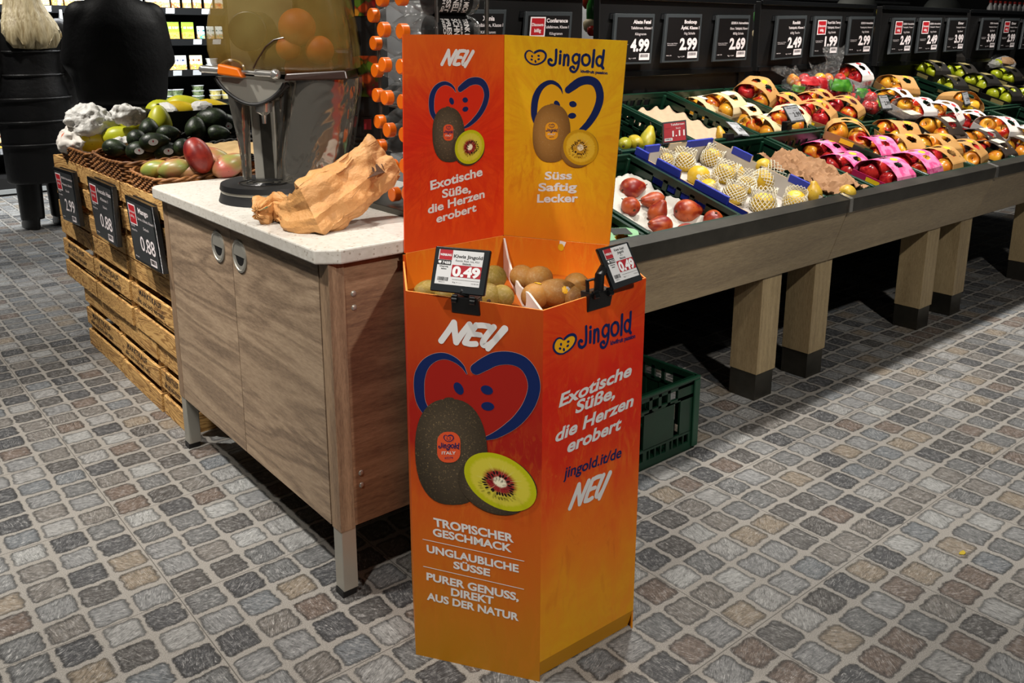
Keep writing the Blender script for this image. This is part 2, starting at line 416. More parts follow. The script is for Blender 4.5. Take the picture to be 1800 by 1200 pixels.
# ------------------------------------------------------------------ juice counter
CX0 = .93
ct = thing('counter_cabinet', 'taupe oak counter cabinet on square metal legs, carrying the white stone worktop', 'cabinet', (CX0, 1.775, 0))
def wmb(root):
    m = MB(); m.M = root.matrix_basis.inverted(); return m
b = wmb(ct); b.bb((.95, 1.80, .2), (1.55, 2.89, .885)); b.build('carcass', M_OAK, ct)
b = wmb(ct); b.bb((.972, 1.7785, .192), (1.55, 1.80, .886)); b.build('side_panel', M_OAKX, ct, bevel=.001)
for y0, y1 in ((1.775, 1.8205), (2.862, 2.905)):
    b = wmb(ct); b.bb((.93, y0, .188), (.972, y1, .886)); b.build('corner_post', M_OAKZ, ct, bevel=.0015)
for y0, y1, hy in ((1.826, 2.343, 2.287), (2.346, 2.859, 2.44)):
    b = wmb(ct); b.bb((.93, y0, .19), (.949, y1, .882)); dr = b.build('door', M_OAK, ct, bevel=.001)
    hz = .806; h = MB(); h.M = Matrix.Translation((0, hy-1.775, hz)) @ Matrix.Rotation(-PI/2, 4, 'Y')
    R0 = .047
    rings = [[(r*math.cos(2*PI*j/40), r*math.sin(2*PI*j/40), z) for j in range(40)] for r, z in ((R0, 0), (R0, .003), (R0-.006, .0045), (R0-.008, .002))]
    h.loft(rings, 0, caps=False)
    up = [(.0385*math.cos(a), .0385*math.sin(a), .0028) for a in [(-PI/2+PI*j/20) for j in range(21)]]      # local +x is up
    h.poly(up, 0)
    dn = [(.0385*math.cos(a), .0385*math.sin(a)) for a in [(PI/2+PI*j/20) for j in range(21)]]
    h.poly([(x, y, .0008) for x, y in dn], 1)  # flat black half-disc paints the shade of the grip recess
    for j in range(14):
        a0, a1 = PI/2+PI*j/14, PI/2+PI*(j+1)/14
        h.add([(.0385*math.cos(a0), .0385*math.sin(a0), .0022), (.0385*math.cos(a1), .0385*math.sin(a1), .0022), (.028*math.cos(a1), .028*math.sin(a1), .0009), (.028*math.cos(a0), .028*math.sin(a0), .0009)], [(0, 1, 2, 3)], 0)
    o = h.build('handle', [M_STEEL, M_BLACK], dr, smooth=True); o['label'] = 'round recessed steel handle'
for x, y in ((.932, 1.777), (.932, 2.858), (1.5, 1.79), (1.5, 2.85)):
    b = wmb(ct); b.bb((x, y, .018), (x+.042, y+.042, .2)); lg = b.build('leg', M_STEEL, ct, bevel=.002); lg['label'] = 'square brushed metal leg'
    b = wmb(ct); b.bb((x-.002, y+.003, 0), (x+.038, y+.04, .018)); b.build('foot_pad', M_BLACK, lg)
for z in (.802, .767, .332, .298):
    b = wmb(ct); b.ball((.996, 1.7785, z), (.0075, .004, .0075), 14, 8); b.build('screw', M_STEEL, ct, smooth=True)

wt = MB(); X0, X1, Y0, Y1 = .903, 1.60, 1.752, 2.95; ch = .038
pl = [(X0+.05, Y0), (X1, Y0), (X1, Y1)]
for j in range(7):
    a = PI/2+PI/2*j/6; pl.append((X0+.05+.05*math.cos(a), Y1-.05+.05*math.sin(a)))
pl += [(X0, Y0+ch)]
wt.prism(pl, lambda p: (p[0]-X0, p[1]-Y0, 0), lambda p: (p[0]-X0, p[1]-Y0, .035))
o = wt.build('worktop', M_QUARTZ, bevel=.004, loc=(X0, Y0, .886)); tag(o, 'white speckled stone worktop lying on the taupe oak counter', 'worktop')
WT = .921

# ------------------------------------------------------------------ wooden crates under the fruit baskets
CRX = .957; TIER = .29
def crate(y0, y1, z0, name_label, words, x0=CRX, dark=False):
    t = thing('wooden_crate', name_label, 'crate', (x0+random.uniform(-.004, .004), (y0+y1)/2, z0), random.uniform(-.006, .006), 'wooden crates under the fruit baskets')
    w = (y1-y0)/2-.006; D = .40; H = TIER-.004; th = .011; sh = .075; gap = (H-3*sh)/2
    for k in range(3):
        z = k*(sh+gap); b = MB(); b.bb((0, -w, z), (th, w, z+sh)); sl = b.build('slat', M_CRATE, t, bevel=.0015)
        if k == 1 and words:
            m = MB()
            put_text(m, words[0], (-.0006, w*.62, z+.047), (0, -w*1.05, 0), (0, 0, .022), bold=.03, spacing=1.15)
            put_text(m, words[1], (-.0006, w*.75, z+.014), (0, -w*1.3, 0), (0, 0, .021), bold=.012)
            m.build('lettering', M_BURN, sl)
    for s in (-1, 1):
        for k in range(3):
            z = k*(sh+gap); b = MB(); b.bb((th, s*w-(s > 0)*th, z), (D, s*w+(s < 0)*th, z+sh)); b.build('side_board', M_CRATEX, t)
        for x in (th+.001, D-.032):
            b = MB(); b.bb((x, s*(w-.012)-.02*(s > 0), .002), (x+.03, s*(w-.012)+.02*(s < 0), H)); b.build('corner_post', M_CRATE, t)
    b = MB(); b.bb((D, -w, 0), (D+th, w, H)); b.build('back_board', M_CRATE, t)
    b = MB(); b.bb((th, -w+.012, .004), (D, w-.012, .014)); b.build('bottom_board', M_CRATE, t)
    return t
M_BURN = mat('branded_dark_lettering', '#2a1a0e', .8)
ED = [2.965, 3.455, 3.95, 4.47]
cols = ['beside the counter', 'middle column', 'farthest column']
WORDS = ('MARKTKAUF', 'alles und noch viel mehr')
for i in range(3):
    for tier, tl in ((2, 'on top behind a price sign'), (1, 'in the middle tier'), (0, 'standing on the floor')):
        off = -.23 if tier == 0 else 0
        y0, y1 = ED[i]+off, ED[i+1]+off
        if tier == 0 and i == 0: y0 = 2.96; 
        lab = f'brown slatted wooden crate {tl}, {cols[i]}'
        crate(y0, y1, tier*TIER, lab, WORDS if tier < 2 else None, CRX+(.012 if tier == 0 else 0))

# ------------------------------------------------------------------ kiwi display box
class Plane:
    """a flat panel: origin, x axis to the right, z axis up; y points away from the viewer"""
    def __init__(s, o, x, z=(0, 0, 1)):
        s.M = frame(o, x, z); s.I = s.M.inverted()
        s.o = Vector(o); s.n = s.M.to_3x3() @ Vector((0, 1, 0))
    def px(s, x, y):
        q = s.I @ at_plane(x, y, s.o, s.n); return Vector((q.x, 0, q.z))
def crop(x0, y0, k): return lambda x, y: (x0+x/k, y0+y/k)

def panel_mat(name, H, stops, streak, amount=.5, W=.3, fade=.2, rough=.5, burst=None):
    """printed board: a tall colour blend with watery streaks; object space, z up"""
    t = NT(name); co = t.coord('Object'); sep = t.n.new('ShaderNodeSeparateXYZ'); t.lk(co, sep.inputs[0])
    z = t.math('DIVIDE', sep.outputs[2], H); x = t.math('DIVIDE', sep.outputs[0], W)
    n1 = t.noise(t.coord('Object', (7, 7, 3)), 1.0, 4, .55, .8); n2 = t.noise(t.coord('Object', (30, 30, 9)), 1.0, 5, .6, 1.2)
    f = t.math('ADD', z, t.math('MULTIPLY', t.math('SUBTRACT', n1, .5), fade))
    f = t.math('ADD', f, t.math('MULTIPLY', t.math('SUBTRACT', n2, .5), .08), clamp=True)
    c = t.ramp(f, stops)
    mk = t.math('MULTIPLY', t.ramp(n2, [(.52, 0.0), (.6, 1.0)]), t.ramp(t.noise(co, 6, 3), [(.4, 0.0), (.62, 1.0)]))
    low = t.ramp(z, [(.12, .55), (.3, 1.0), (.5, .75), (.8, .2)])
    n3 = t.noise(t.coord('Object', (55, 55, 16)), 1.0, 6, .7, 2.0); mk2 = t.math('MULTIPLY', t.ramp(n3, [(.54, 0.0), (.6, 1.0)]), t.ramp(t.noise(co, 5, 2), [(.42, 0.0), (.55, 1.0)]))
    c = t.mix(t.math('MULTIPLY', t.math('MAXIMUM', mk, t.math('MULTIPLY', mk2, .8)), t.math('MULTIPLY', low, amount)), c, streak)
    c = t.mix(t.math('MULTIPLY', t.ramp(n2, [(.3, 1.0), (.42, 0.0)]), t.math('MULTIPLY', low, amount*.6)), c, '#b02a08')
    if burst:       # printed rays spreading from a centre: (colour, x, z, inner radius, outer radius, strength)
        bc, bx_, bz_, r0, r1, bs = burst
        dx, dz = t.math('SUBTRACT', sep.outputs[0], bx_), t.math('SUBTRACT', sep.outputs[2], bz_); r = t.math('SQRT', t.math('ADD', t.math('MULTIPLY', dx, dx), t.math('MULTIPLY', dz, dz))); th = t.math('ARCTAN2', dz, dx)
        cv = t.n.new('ShaderNodeCombineXYZ'); t.lk(t.math('MULTIPLY', t.math('COSINE', th), 5.0), cv.inputs[0]); t.lk(t.math('MULTIPLY', t.math('SINE', th), 5.0), cv.inputs[1]); t.lk(t.math('MULTIPLY', r, 9.0), cv.inputs[2])
        rn = t.noise(cv.outputs[0], 1.7, 6, .65, .8); rq = t.math('ADD', r, t.math('MULTIPLY', t.math('SUBTRACT', rn, .5), .16))
        c = t.mix(t.math('MULTIPLY', t.ramp(rq, [(r0-.05, 0.0), (r0, 1.0), (r1, 1.0), (r1+.08, .25)]), t.math('MULTIPLY', t.ramp(rn, [(.36, 0.0), (.6, 1.0)]), bs)), c, bc)
    t.col(c); t.set(rough, spec=.35, coat=.0); return t.mat
def flat(name, c, rough=.6): return mat(name, c, rough, spec=.25)
M_PR_WHITE = flat('print_white', '#d6d4d2'); M_PR_NAVY = flat('print_navy', '#0b1f52'); M_PR_LINE = flat('print_outline_grey', '#b08a80')
M_PR_HEARTR = flat('print_heart_dark_red', '#96190f'); M_PR_HEARTR2 = flat('print_heart_red', '#c8260c'); M_PR_YEL = flat('print_heart_yellow', '#e2a512'); M_PR_STICK = flat('print_sticker_orange', '#d5502a'); M_PR_STICKY = flat('print_sticker_yellow', '#e39a1c')
M_CARD = mat('raw_card_edge', '#d98a3a', .8); M_CARDW = mat('white_card', '#d8cfc6', .7)

def affine(src, dst):
    """2D affine taking three source points to three 2D destination points"""
    (x0, y0), (x1, y1), (x2, y2) = src; d = (x1-x0)*(y2-y0)-(x2-x0)*(y1-y0)
    def f(p):
        a = ((p[0]-x0)*(y2-y0)-(x2-x0)*(p[1]-y0))/d; b = ((x1-x0)*(p[1]-y0)-(p[0]-x0)*(y1-y0))/d
        return dst[0]+(dst[1]-dst[0])*a+(dst[2]-dst[0])*b
    return f
def L2(v): return Vector((v.x, v.z))
X3, Z3 = Vector((1, 0, 0)), Vector((0, 0, 1))
def O3(y): return Vector((0, -y, 0))

# heart outline traced as two brush strokes in its own 730-unit frame
H_L = ([(402, 388), (372, 345), (325, 308), (262, 284), (200, 292), (150, 330), (125, 395), (128, 475), (150, 560), (205, 640)], [4, 16, 24, 30, 36, 44, 52, 52, 46, 40])
H_R = ([(452, 362), (500, 332), (560, 303), (640, 300), (715, 328), (770, 390), (797, 470), (785, 560), (745, 640), (690, 700), (610, 755), (525, 783)], [52, 60, 62, 60, 60, 58, 56, 54, 50, 44, 30, 6])
H_FILL = [(402, 392), (372, 352), (325, 316), (262, 298), (200, 310), (158, 345), (142, 400), (148, 480), (170, 560), (220, 650), (300, 730), (400, 790), (525, 783), (610, 755), (690, 700), (745, 640), (785, 560), (790, 470), (765, 395), (710, 335), (640, 305), (560, 312), (500, 342), (462, 382), (430, 405)]
H_SEED = [((365, 475), 22, 31, .5), ((531, 484), 29, 22, -.15), ((548, 580), 31, 21, .1), ((468, 640), 20, 28, .3)]
H_ANCH = [(97, 440), (827, 480), (405, 390)]
S_L = ([(403, 388), (372, 345), (325, 308), (262, 284), (190, 300), (135, 370), (122, 460), (150, 550), (230, 650), (330, 715), (432, 742)], [6, 22, 30, 36, 44, 52, 52, 44, 38, 36, 30])
S_R = ([(440, 352), (500, 318), (560, 300), (640, 300), (715, 328), (775, 390), (797, 470), (775, 560), (715, 640), (620, 700), (520, 732), (432, 746)], [60, 62, 62, 60, 60, 58, 56, 54, 50, 46, 40, 34])
S_FILL = [(403, 392), (325, 310), (262, 290), (190, 305), (137, 372), (126, 460), (152, 550), (230, 648), (330, 712), (432, 742), (520, 730), (620, 698), (715, 638), (775, 560), (795, 470), (772, 392), (712, 330), (640, 303), (560, 304), (500, 330), (440, 400)]
S_SEED = [((345, 470), 26, 34, .4), ((560, 462), 36, 26, -.2), ((330, 575), 36, 25, -.5), ((560, 572), 36, 26, .25), ((455, 640), 26, 40, .3)]
def put_heart(mb, pl, anchors, small=False, mi=(0, 1), y=.0005, fill=True, tip=None):
    src = H_ANCH if not small else [(100, 440), (824, 470), (432, 756)]
    f = affine(src, [L2(pl.px(*a)) for a in anchors])
    A, B = (S_L, S_R) if small else (H_L, H_R)
    g = lambda pts: [f(p) for p in pts]
    k = (f((1, 0))-f((0, 0))).length; k2 = (f((0, 1))-f((0, 0))).length; k = (k+k2)/2*1.2
    if fill: mb.poly([O3(y)+X3*q.x+Z3*q.y for q in g(S_FILL if small else H_FILL)], mi[1])
    if not small:
        for pts, w in (A, B): ribbon(mb, g(pts), [q*k+.0014 for q in w], O3(y+.0002), X3, Z3, 2)
    for i, (pts, w) in enumerate((A, B)): ribbon(mb, g(pts), [q*k for q in w], O3(y+.0004+.00005*i), X3, Z3, mi[0], cap=True)
    for c, rx, ry, a in (S_SEED if small else H_SEED):
        q = f(c); ell(mb, (q.x, q.y), rx*k, ry*k, a, O3(y+.0004), X3, Z3, mi[0])
NEU = [([(0, 0), (.1, .5), (.2, 1.0)][:0] or [(0, 0), (.02, .5), (.03, 1)], .115), ([(.03, 1), (.16, .5), (.29, .02)], .12), ([(.29, .02), (.3, .5), (.33, 1)], .115),
       ([(.45, .05), (.44, .5), (.46, 1)], .11), ([(.46, .98), (.58, 1.02), (.7, 1.0)], .11), ([(.46, .52), (.55, .54), (.64, .53)], .1), ([(.45, .05), (.56, .02), (.66, .06)], .11),
       ([(.79, 1), (.76, .5), (.77, .15), (.83, .02), (.9, .12), (.95, .35)], [.115, .115, .11, .1, .1, .1]), ([(1.0, .98), (.96, .4), (.93, -.12)], [.13, .12, .1])]
def put_neu(mb, pl, BL, BR, TL, m=0):
    o, a, b_ = L2(pl.px(*BL)), L2(pl.px(*BR)), L2(pl.px(*TL))
    u, v = a-o, b_-o
    for pts, w in NEU:
        P = [o+u*p[0]+v*p[1] for p in pts]; ws = [q*u.length for q in (w if isinstance(w, list) else [w]*len(pts))]
        ribbon(mb, P, ws, O3(.0006+.00004*NEU.index((pts, w))), X3, Z3, m, samples=5)
JG = [([(1143, 640), (1126, 628), (1110, 644), (1117, 676), (1148, 692), (1180, 674), (1190, 615), (1192, 528)], 26), ([(1236, 582), (1234, 625), (1230, 672)], 27), ([(1238, 545), (1239, 549)], 27),
      ([(1280, 582), (1276, 640), (1272, 688)], 26), ([(1276, 625), (1296, 585), (1318, 588), (1322, 630), (1318, 688)], 25),
      ([(1436, 590), (1404, 572), (1372, 598), (1370, 642), (1398, 668), (1432, 640)], 24), ([(1438, 578), (1432, 660), (1418, 720), (1388, 758), (1352, 748), (1344, 716), (1372, 704), (1384, 722)], 24),
      ([(1505, 575), (1475, 592), (1466, 632), (1478, 674), (1508, 686), (1536, 668), (1546, 628), (1534, 588), (1505, 575)], 25), ([(1590, 530), (1583, 620), (1575, 702)], 27),
      ([(1676, 612), (1650, 592), (1622, 612), (1616, 655), (1636, 688), (1664, 682), (1680, 640)], 24), ([(1690, 532), (1680, 630), (1672, 690), (1686, 716)], 26)]
def put_jingold(mb, pl, BL, BR, TL, m=0, y=.0006):
    f = affine([(1105, 690), (1695, 716), (1105, 528)], [L2(pl.px(*a)) for a in (BL, BR, TL)])
    k = (f((1, 0))-f((0, 0))).length
    for i, (pts, w) in enumerate(JG): ribbon(mb, [f(p) for p in pts], w*k, O3(y+.00003*i), X3, Z3, m, samples=5)
def pt_text(mb, pl, s, BL, BR, TL, m=0, bold=.03, y=.0006):
    o, a, c = pl.px(*BL), pl.px(*BR), pl.px(*TL)
    put_text(mb, s, o+O3(y), a-o, c-o, m, bold)

def kiwi_skin_print(name, c0, c1, c0d='#1e1810'):
    t = NT(name); co = t.coord('Object'); sep = t.n.new('ShaderNodeSeparateXYZ'); t.lk(co, sep.inputs[0])
    n = t.noise(t.coord('Object', (260, 260, 260)), 1.0, 3, .7); big = t.noise(co, 3, 3)
    c = t.ramp(big, [(.3, c0), (.7, c1)])
    c = t.mix(t.ramp(n, [(.6, 0.0), (.68, .55)]), c, '#b09468')
    sg = t.n.new('ShaderNodeSeparateXYZ'); t.lk(t.n.new('ShaderNodeTexCoord').outputs['Generated'], sg.inputs[0]); gx, gz = t.math('SUBTRACT', sg.outputs[0], .45), t.math('SUBTRACT', sg.outputs[2], .55)
    rr = t.math('SQRT', t.math('ADD', t.math('MULTIPLY', gx, gx), t.math('MULTIPLY', gz, gz)))
    c = t.mix(t.ramp(rr, [(.25, 0.0), (.55, .65)]), c, c0d); t.col(c); t.set(.6, spec=.2); return t.mat
def slice_print(name, core, ringc, flesh, edge):
    t = NT(name); co = t.coord('Object'); sep = t.n.new('ShaderNodeSeparateXYZ'); t.lk(co, sep.inputs[0])
    x, z = sep.outputs[0], sep.outputs[2]; r = t.math('SQRT', t.math('ADD', t.math('MULTIPLY', x, x), t.math('MULTIPLY', z, z)))
    th = t.math('ARCTAN2', z, x); cxy = t.n.new('ShaderNodeCombineXYZ'); t.lk(t.math('MULTIPLY', t.math('COSINE', th), 7.0), cxy.inputs[0]); t.lk(t.math('MULTIPLY', t.math('SINE', th), 7.0), cxy.inputs[1])
    ray_ = t.noise(cxy.outputs[0], 2.2, 3, .6)
    r2 = t.math('ADD', r, t.math('MULTIPLY', t.math('SUBTRACT', ray_, .5), .2))
    c = t.ramp(r2, [(0, core), (.16, core), (.2, ringc), (.36, ringc), (.5, flesh), (.78, flesh), (.86, edge), (1, edge)])
    c = t.mix(t.math('MULTIPLY', t.ramp(ray_, [(.55, 0.0), (.75, 1.0)]), t.ramp(r, [(.3, .5), (.7, 0.0)])), c, '#f3ecc0')
    t.col(c); t.set(.55, spec=.25); return t.mat
M_SK_RED = kiwi_skin_print('print_kiwi_skin_dark', '#3d352a', '#5a4d3c'); M_SK_GOLD = kiwi_skin_print('print_kiwi_skin_golden', '#7d5628', '#a87a3c', '#573714')
M_SL_RED = slice_print('print_kiwi_slice_red_heart', '#efe6c8', '#8e1f22', '#c9bd3a', '#b3b30f'); M_SL_GOLD = slice_print('print_kiwi_slice_gold', '#efe0b8', '#c9951e', '#dcb02c', '#c4930f')
M_SEEDP = flat('print_seed_black', '#1a0d0e')

def egg(cx, cy, rx, ry, lean, n=40, taper=.02):
    pts = []
    for j in range(n):
        a = 2*PI*j/n; x = math.copysign(abs(math.cos(a))**.8, math.cos(a))*rx; y = math.copysign(abs(math.sin(a))**.86, math.sin(a))*ry
        x *= 1+taper*(y/ry); pts.append((cx+x+lean*y, cy+y))
    return pts
def put_kiwi(parent, pl, cr, c, r, lean, gold, stick, st_txt, slice_c, sl_r, sl_rot, skin_off, y=.0012):
    """flat print of a whole kiwi with a sticker and a halved kiwi before it; crop pixels"""
    P = lambda q: L2(pl.px(*cr(*q)))
    m = MB(); m.poly([O3(y)+X3*P(q).x+Z3*P(q).y for q in reversed(egg(c[0], c[1], r[0], r[1], lean))], 0)
    ee = [(c[0]-lean*r[1]+r[0]*.14*math.cos(2*PI*j/12), c[1]-r[1]*1.0+r[1]*.03*math.sin(2*PI*j/12)) for j in range(12)]
    m.poly([O3(y+.0001)+X3*P(q).x+Z3*P(q).y for q in reversed(ee)], 0)
    o = m.build('printed_kiwi', [M_SK_GOLD if gold else M_SK_RED], parent); o['label'] = 'printed golden brown kiwi' if gold else 'printed dark brown kiwi'
    m = MB(); sx0, sy0, sx1, sy1 = stick; rr = (sx1-sx0)*.42; pts = []
    for cxx, cyy, a0 in ((sx1-rr, sy1-rr, 0), (sx0+rr, sy1-rr, PI/2), (sx0+rr, sy0+rr, PI), (sx1-rr, sy0+rr, 1.5*PI)):
        pts += [(cxx+rr*math.cos(a0+PI/2*j/6), cyy+rr*math.sin(a0+PI/2*j/6)) for j in range(7)]
    m.poly([O3(y+.0006)+X3*P(q).x+Z3*P(q).y for q in reversed(pts)], 0)
    W, H = sx1-sx0, sy1-sy0; ax = lambda u, v: cr(sx0+W*u, sy0+H*v)
    put_heart(m, pl, [ax(.28, .18), ax(.72, .18), ax(.5, .32)], True, (1, 0), y+.0007)
    put_jingold(m, pl, ax(.06, .52), ax(.95, .55), ax(.06, .36), 1, y+.001)
    pt_text(m, pl, 'ITALY', ax(.2, .73), ax(.8, .73), ax(.2, .64), 2, .02, y+.001)
    pt_text(m, pl, '#3279', ax(.32, .88), ax(.68, .88), ax(.32, .81), 1, .0, y+.001)
    m.build('sticker_print', [M_PR_STICKY if gold else M_PR_STICK, M_PR_NAVY, M_PR_WHITE], o)
    # halved kiwi: skin behind, flesh as an ellipse of its own space
    ca, sa = math.cos(sl_rot), math.sin(sl_rot)
    def epx(cx, cy, rx, ry): return [(cx+rx*math.cos(2*PI*j/44)*ca-ry*math.sin(2*PI*j/44)*sa, cy+rx*math.cos(2*PI*j/44)*sa+ry*math.sin(2*PI*j/44)*ca) for j in range(44)]
    m = MB(); hull = []
    for k in range(7):
        m.poly([O3(y+.0008+.00002*k)+X3*P(q).x+Z3*P(q).y for q in reversed(epx(slice_c[0]+skin_off[0]*k/6, slice_c[1]+skin_off[1]*k/6, sl_r[0]*(1-.05*k/6), sl_r[1]*(1-.02*k/6)))], 0)
    m.build('printed_kiwi_half_skin', [M_SK_GOLD if gold else M_SK_RED], parent)
    c0 = P(slice_c); ex = P((slice_c[0]+ca*sl_r[0], slice_c[1]+sa*sl_r[0]))-c0; ey = P((slice_c[0]+sa*sl_r[1], slice_c[1]-ca*sl_r[1]))-c0
    m = MB(); m.poly([(math.cos(2*PI*j/48), 0, math.sin(2*PI*j/48)) for j in range(48)], 0)
    rnd = random.Random(3)
    for j in range(26):
        a = 2*PI*j/26+rnd.uniform(-.07, .07); q = rnd.uniform(.3, .42)
        ell(m, (q*math.cos(a), q*math.sin(a)), .066, .03, a, (0, -.01, 0), X3, Z3, 1, 10)
    o = m.build('printed_kiwi_slice', [M_SL_GOLD if gold else M_SL_RED, M_SEEDP], parent)
    Mx = Matrix(((ex.x, 0, ey.x, c0.x), (0, 1, 0, -(y+.0012)), (ex.y, 0, ey.y, c0.y), (0, 0, 0, 1))); o.matrix_basis = Mx
    if abs(Mx.to_3x3().determinant()) > 0: o.matrix_basis = Mx

hF, hL, hR = Vector((1.120, 1.238, 0)), Vector((.957, 1.488, 0)), Vector((1.416, 1.230, 0))
h0, h60, h120 = Vector((1.572, 1.488, 0)), Vector((1.434, 1.748, 0)), Vector((1.118, 1.748, 0))
RIM = .872; CREASE = .888
disp = thing('kiwi_display', 'orange hexagonal cardboard kiwi display with a tall orange and yellow header, beside the counter', 'display stand', (1.27, 1.49, 0))
DI = disp.matrix_basis.inverted()
def panel(name, a, b, z0, z1, material, th=.004, label=None, flare=(0, 0), z2=None):
    pl = Plane(Vector((a.x, a.y, z0)), b-a); w = (b-a).length; h = z1-z0; h2 = h if z2 is None else z2-z0
    m = MB(); m.hexa([(0, 0, 0), (w, 0, 0), (w, th, 0), (0, th, 0), (flare[0], 0, h), (w+flare[1], 0, h2), (w+flare[1], th, h2), (flare[0], th, h)], 0)
    for i in range(1): m.m = [0, 1, 0, 0, 0, 0]
    o = m.build(name, [material, M_CARD], disp); o.matrix_basis = DI @ pl.M
    if label: o['label'] = label
    return o, pl
ST_FL = [(0, '#ad7208'), (.14, '#b36c0a'), (.3, '#bc5e0c'), (.48, '#bd4c0c'), (.6, '#97180b'), (.72, '#99170b'), (.86, '#a8340c'), (1, '#b0440c')]  # stops darkened, putting this dimmer side's shade into the print
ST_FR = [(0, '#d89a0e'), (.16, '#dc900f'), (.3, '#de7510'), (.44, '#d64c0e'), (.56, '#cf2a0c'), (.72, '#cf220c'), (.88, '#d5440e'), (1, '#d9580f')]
M_FL = panel_mat('print_front_left_shaded', RIM, ST_FL, '#c9741a', .35, fade=.22); M_FR = panel_mat('print_front_right', RIM, ST_FR, '#e0801f', .55, fade=.3, burst=('#c41a08', .15, .72, .12, .28, .5))
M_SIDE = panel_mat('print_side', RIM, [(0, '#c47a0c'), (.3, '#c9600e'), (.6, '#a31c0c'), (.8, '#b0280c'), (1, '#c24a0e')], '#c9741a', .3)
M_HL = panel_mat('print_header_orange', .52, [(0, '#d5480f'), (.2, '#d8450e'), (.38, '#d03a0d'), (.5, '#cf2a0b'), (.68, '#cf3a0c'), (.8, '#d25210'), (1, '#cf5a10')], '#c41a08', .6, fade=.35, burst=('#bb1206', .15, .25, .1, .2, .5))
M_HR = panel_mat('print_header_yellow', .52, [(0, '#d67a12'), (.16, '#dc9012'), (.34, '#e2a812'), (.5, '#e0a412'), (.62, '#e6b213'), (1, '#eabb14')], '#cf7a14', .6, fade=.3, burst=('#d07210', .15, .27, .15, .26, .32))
M_INN = panel_mat('print_inner_wall', .3, [(0, '#dc7a14'), (.5, '#d2600f'), (1, '#cf560e')], '#d99a24', .45, fade=.4)
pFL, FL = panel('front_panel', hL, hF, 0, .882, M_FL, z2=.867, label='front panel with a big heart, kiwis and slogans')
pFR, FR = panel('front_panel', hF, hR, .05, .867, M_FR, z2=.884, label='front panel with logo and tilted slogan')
m = MB(); w_ = (hR-hF).length; m.hexa([(0.004, .014, -.05), (w_-.004, .014, -.05), (w_, .018, -.05), (0, .018, -.05), (0, 0, 0), (w_, 0, 0), (w_, .004, 0), (0, .004, 0)]); o = m.build('bottom_flap', flat('print_flap_amber', '#c98a10'), disp); o.matrix_basis = DI @ FR.M
panel('side_panel', hR, h0, 0, .884, M_SIDE, z2=.88); panel('side_panel', h120, hL, 0, .868, M_SIDE, z2=.882)
panel('back_panel', h0, h60, 0, CREASE-.004, M_SIDE); panel('back_panel', h60, h120, 0, CREASE-.004, M_SIDE)
n_ = lambda a, b: Vector((b.y-a.y, a.x-b.x, 0)).normalized()
o1 = Vector((.010, -.007, 0)); hC = Vector((1.4285, 1.7395, 0))
panel('inner_wall', Vector((1.124, 1.7395, 0)), hC, .79, CREASE, M_INN); panel('inner_wall', hC, Vector((1.563, 1.486, 0)), .79, CREASE, M_INN)
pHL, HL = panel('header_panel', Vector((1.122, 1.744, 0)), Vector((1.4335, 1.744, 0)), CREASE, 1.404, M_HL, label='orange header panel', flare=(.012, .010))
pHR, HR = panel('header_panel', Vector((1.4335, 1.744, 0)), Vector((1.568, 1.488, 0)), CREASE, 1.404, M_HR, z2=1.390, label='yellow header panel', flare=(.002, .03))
# kiwi bed and the white divider
m = wmb(disp); pts = [hL.lerp(hF, .03), hF, hR, h0, h60, h120]; cc = sum(pts, Vector())/6
m.prism([((p-cc)*.975+cc).xy for p in pts], lambda p: (p[0], p[1], .790), lambda p: (p[0], p[1], .797)); m.build('kiwi_bed', flat('orange_bed_card', '#b0580f'), disp)
m = wmb(disp); A, B = Vector((1.428, 1.735, 0)), Vector((1.124, 1.246, 0)); d = (B-A); q = d.normalized().cross(Vector((0, 0, 1)))*.0025
dn_ = d.normalized().cross(Vector((0, 0, 1))); top = [A+Vector((0, 0, CREASE-.006))]+[at_plane(*c, A, dn_) for c in ((893, 452), (899, 472), (906, 489), (915, 503), (931, 516))]+[B+Vector((0, 0, .864))]
bot = [Vector((p.x, p.y, .797)) for p in top]
ring = bot+list(reversed(top)); m.add([p+q for p in ring]+[p-q for p in ring], [tuple(range(len(ring))), tuple(reversed(range(len(ring), 2*len(ring))))]+[(i, (i+1) % len(ring), len(ring)+(i+1) % len(ring), len(ring)+i) for i in range(len(ring))])
m.build('divider', M_CARDW, disp)

# ---- printing on the front left panel
c7, c8, c5, c6 = crop(700, 540, 3.3333), crop(700, 860, 3.5289), crop(700, 50, 4.2857), crop(690, 280, 3.8717)
m = MB(); put_neu(m, FL, c7(252, 196), c7(556, 232), c7(318, 88)); m.build('slogan_lettering', M_PR_WHITE, pFL)
m = MB(); put_heart(m, FL, [c7(*q) for q in H_ANCH]); m.build('heart_logo', [M_PR_NAVY, M_PR_HEARTR, M_PR_LINE], pFL)
put_kiwi(pFL, FL, c7, (312, 845), (212, 310), .04, False, (230, 727, 366, 907), '', (598, 1020), (232, 148), .46, (-38, 32))
m = MB()
for s, BL, BR, TL in (('TROPISCHER', (222, 224), (718, 328), (218, 176)), ('GESCHMACK', (216, 284), (705, 388), (214, 240)), ('UNGLAUBLICHE', (178, 386), (748, 513), (176, 343)),
                      ('SÜSSE', (343, 486), (570, 537), (343, 445)), ('PURER GENUSS,', (176, 558), (748, 690), (176, 515)), ('DIREKT', (328, 655), (592, 712), (328, 611)), ('AUS DER NATUR', (178, 680), (748, 814), (178, 638))):
    pt_text(m, FL, s, c8(*BL), c8(*BR), c8(*TL), bold=.035)
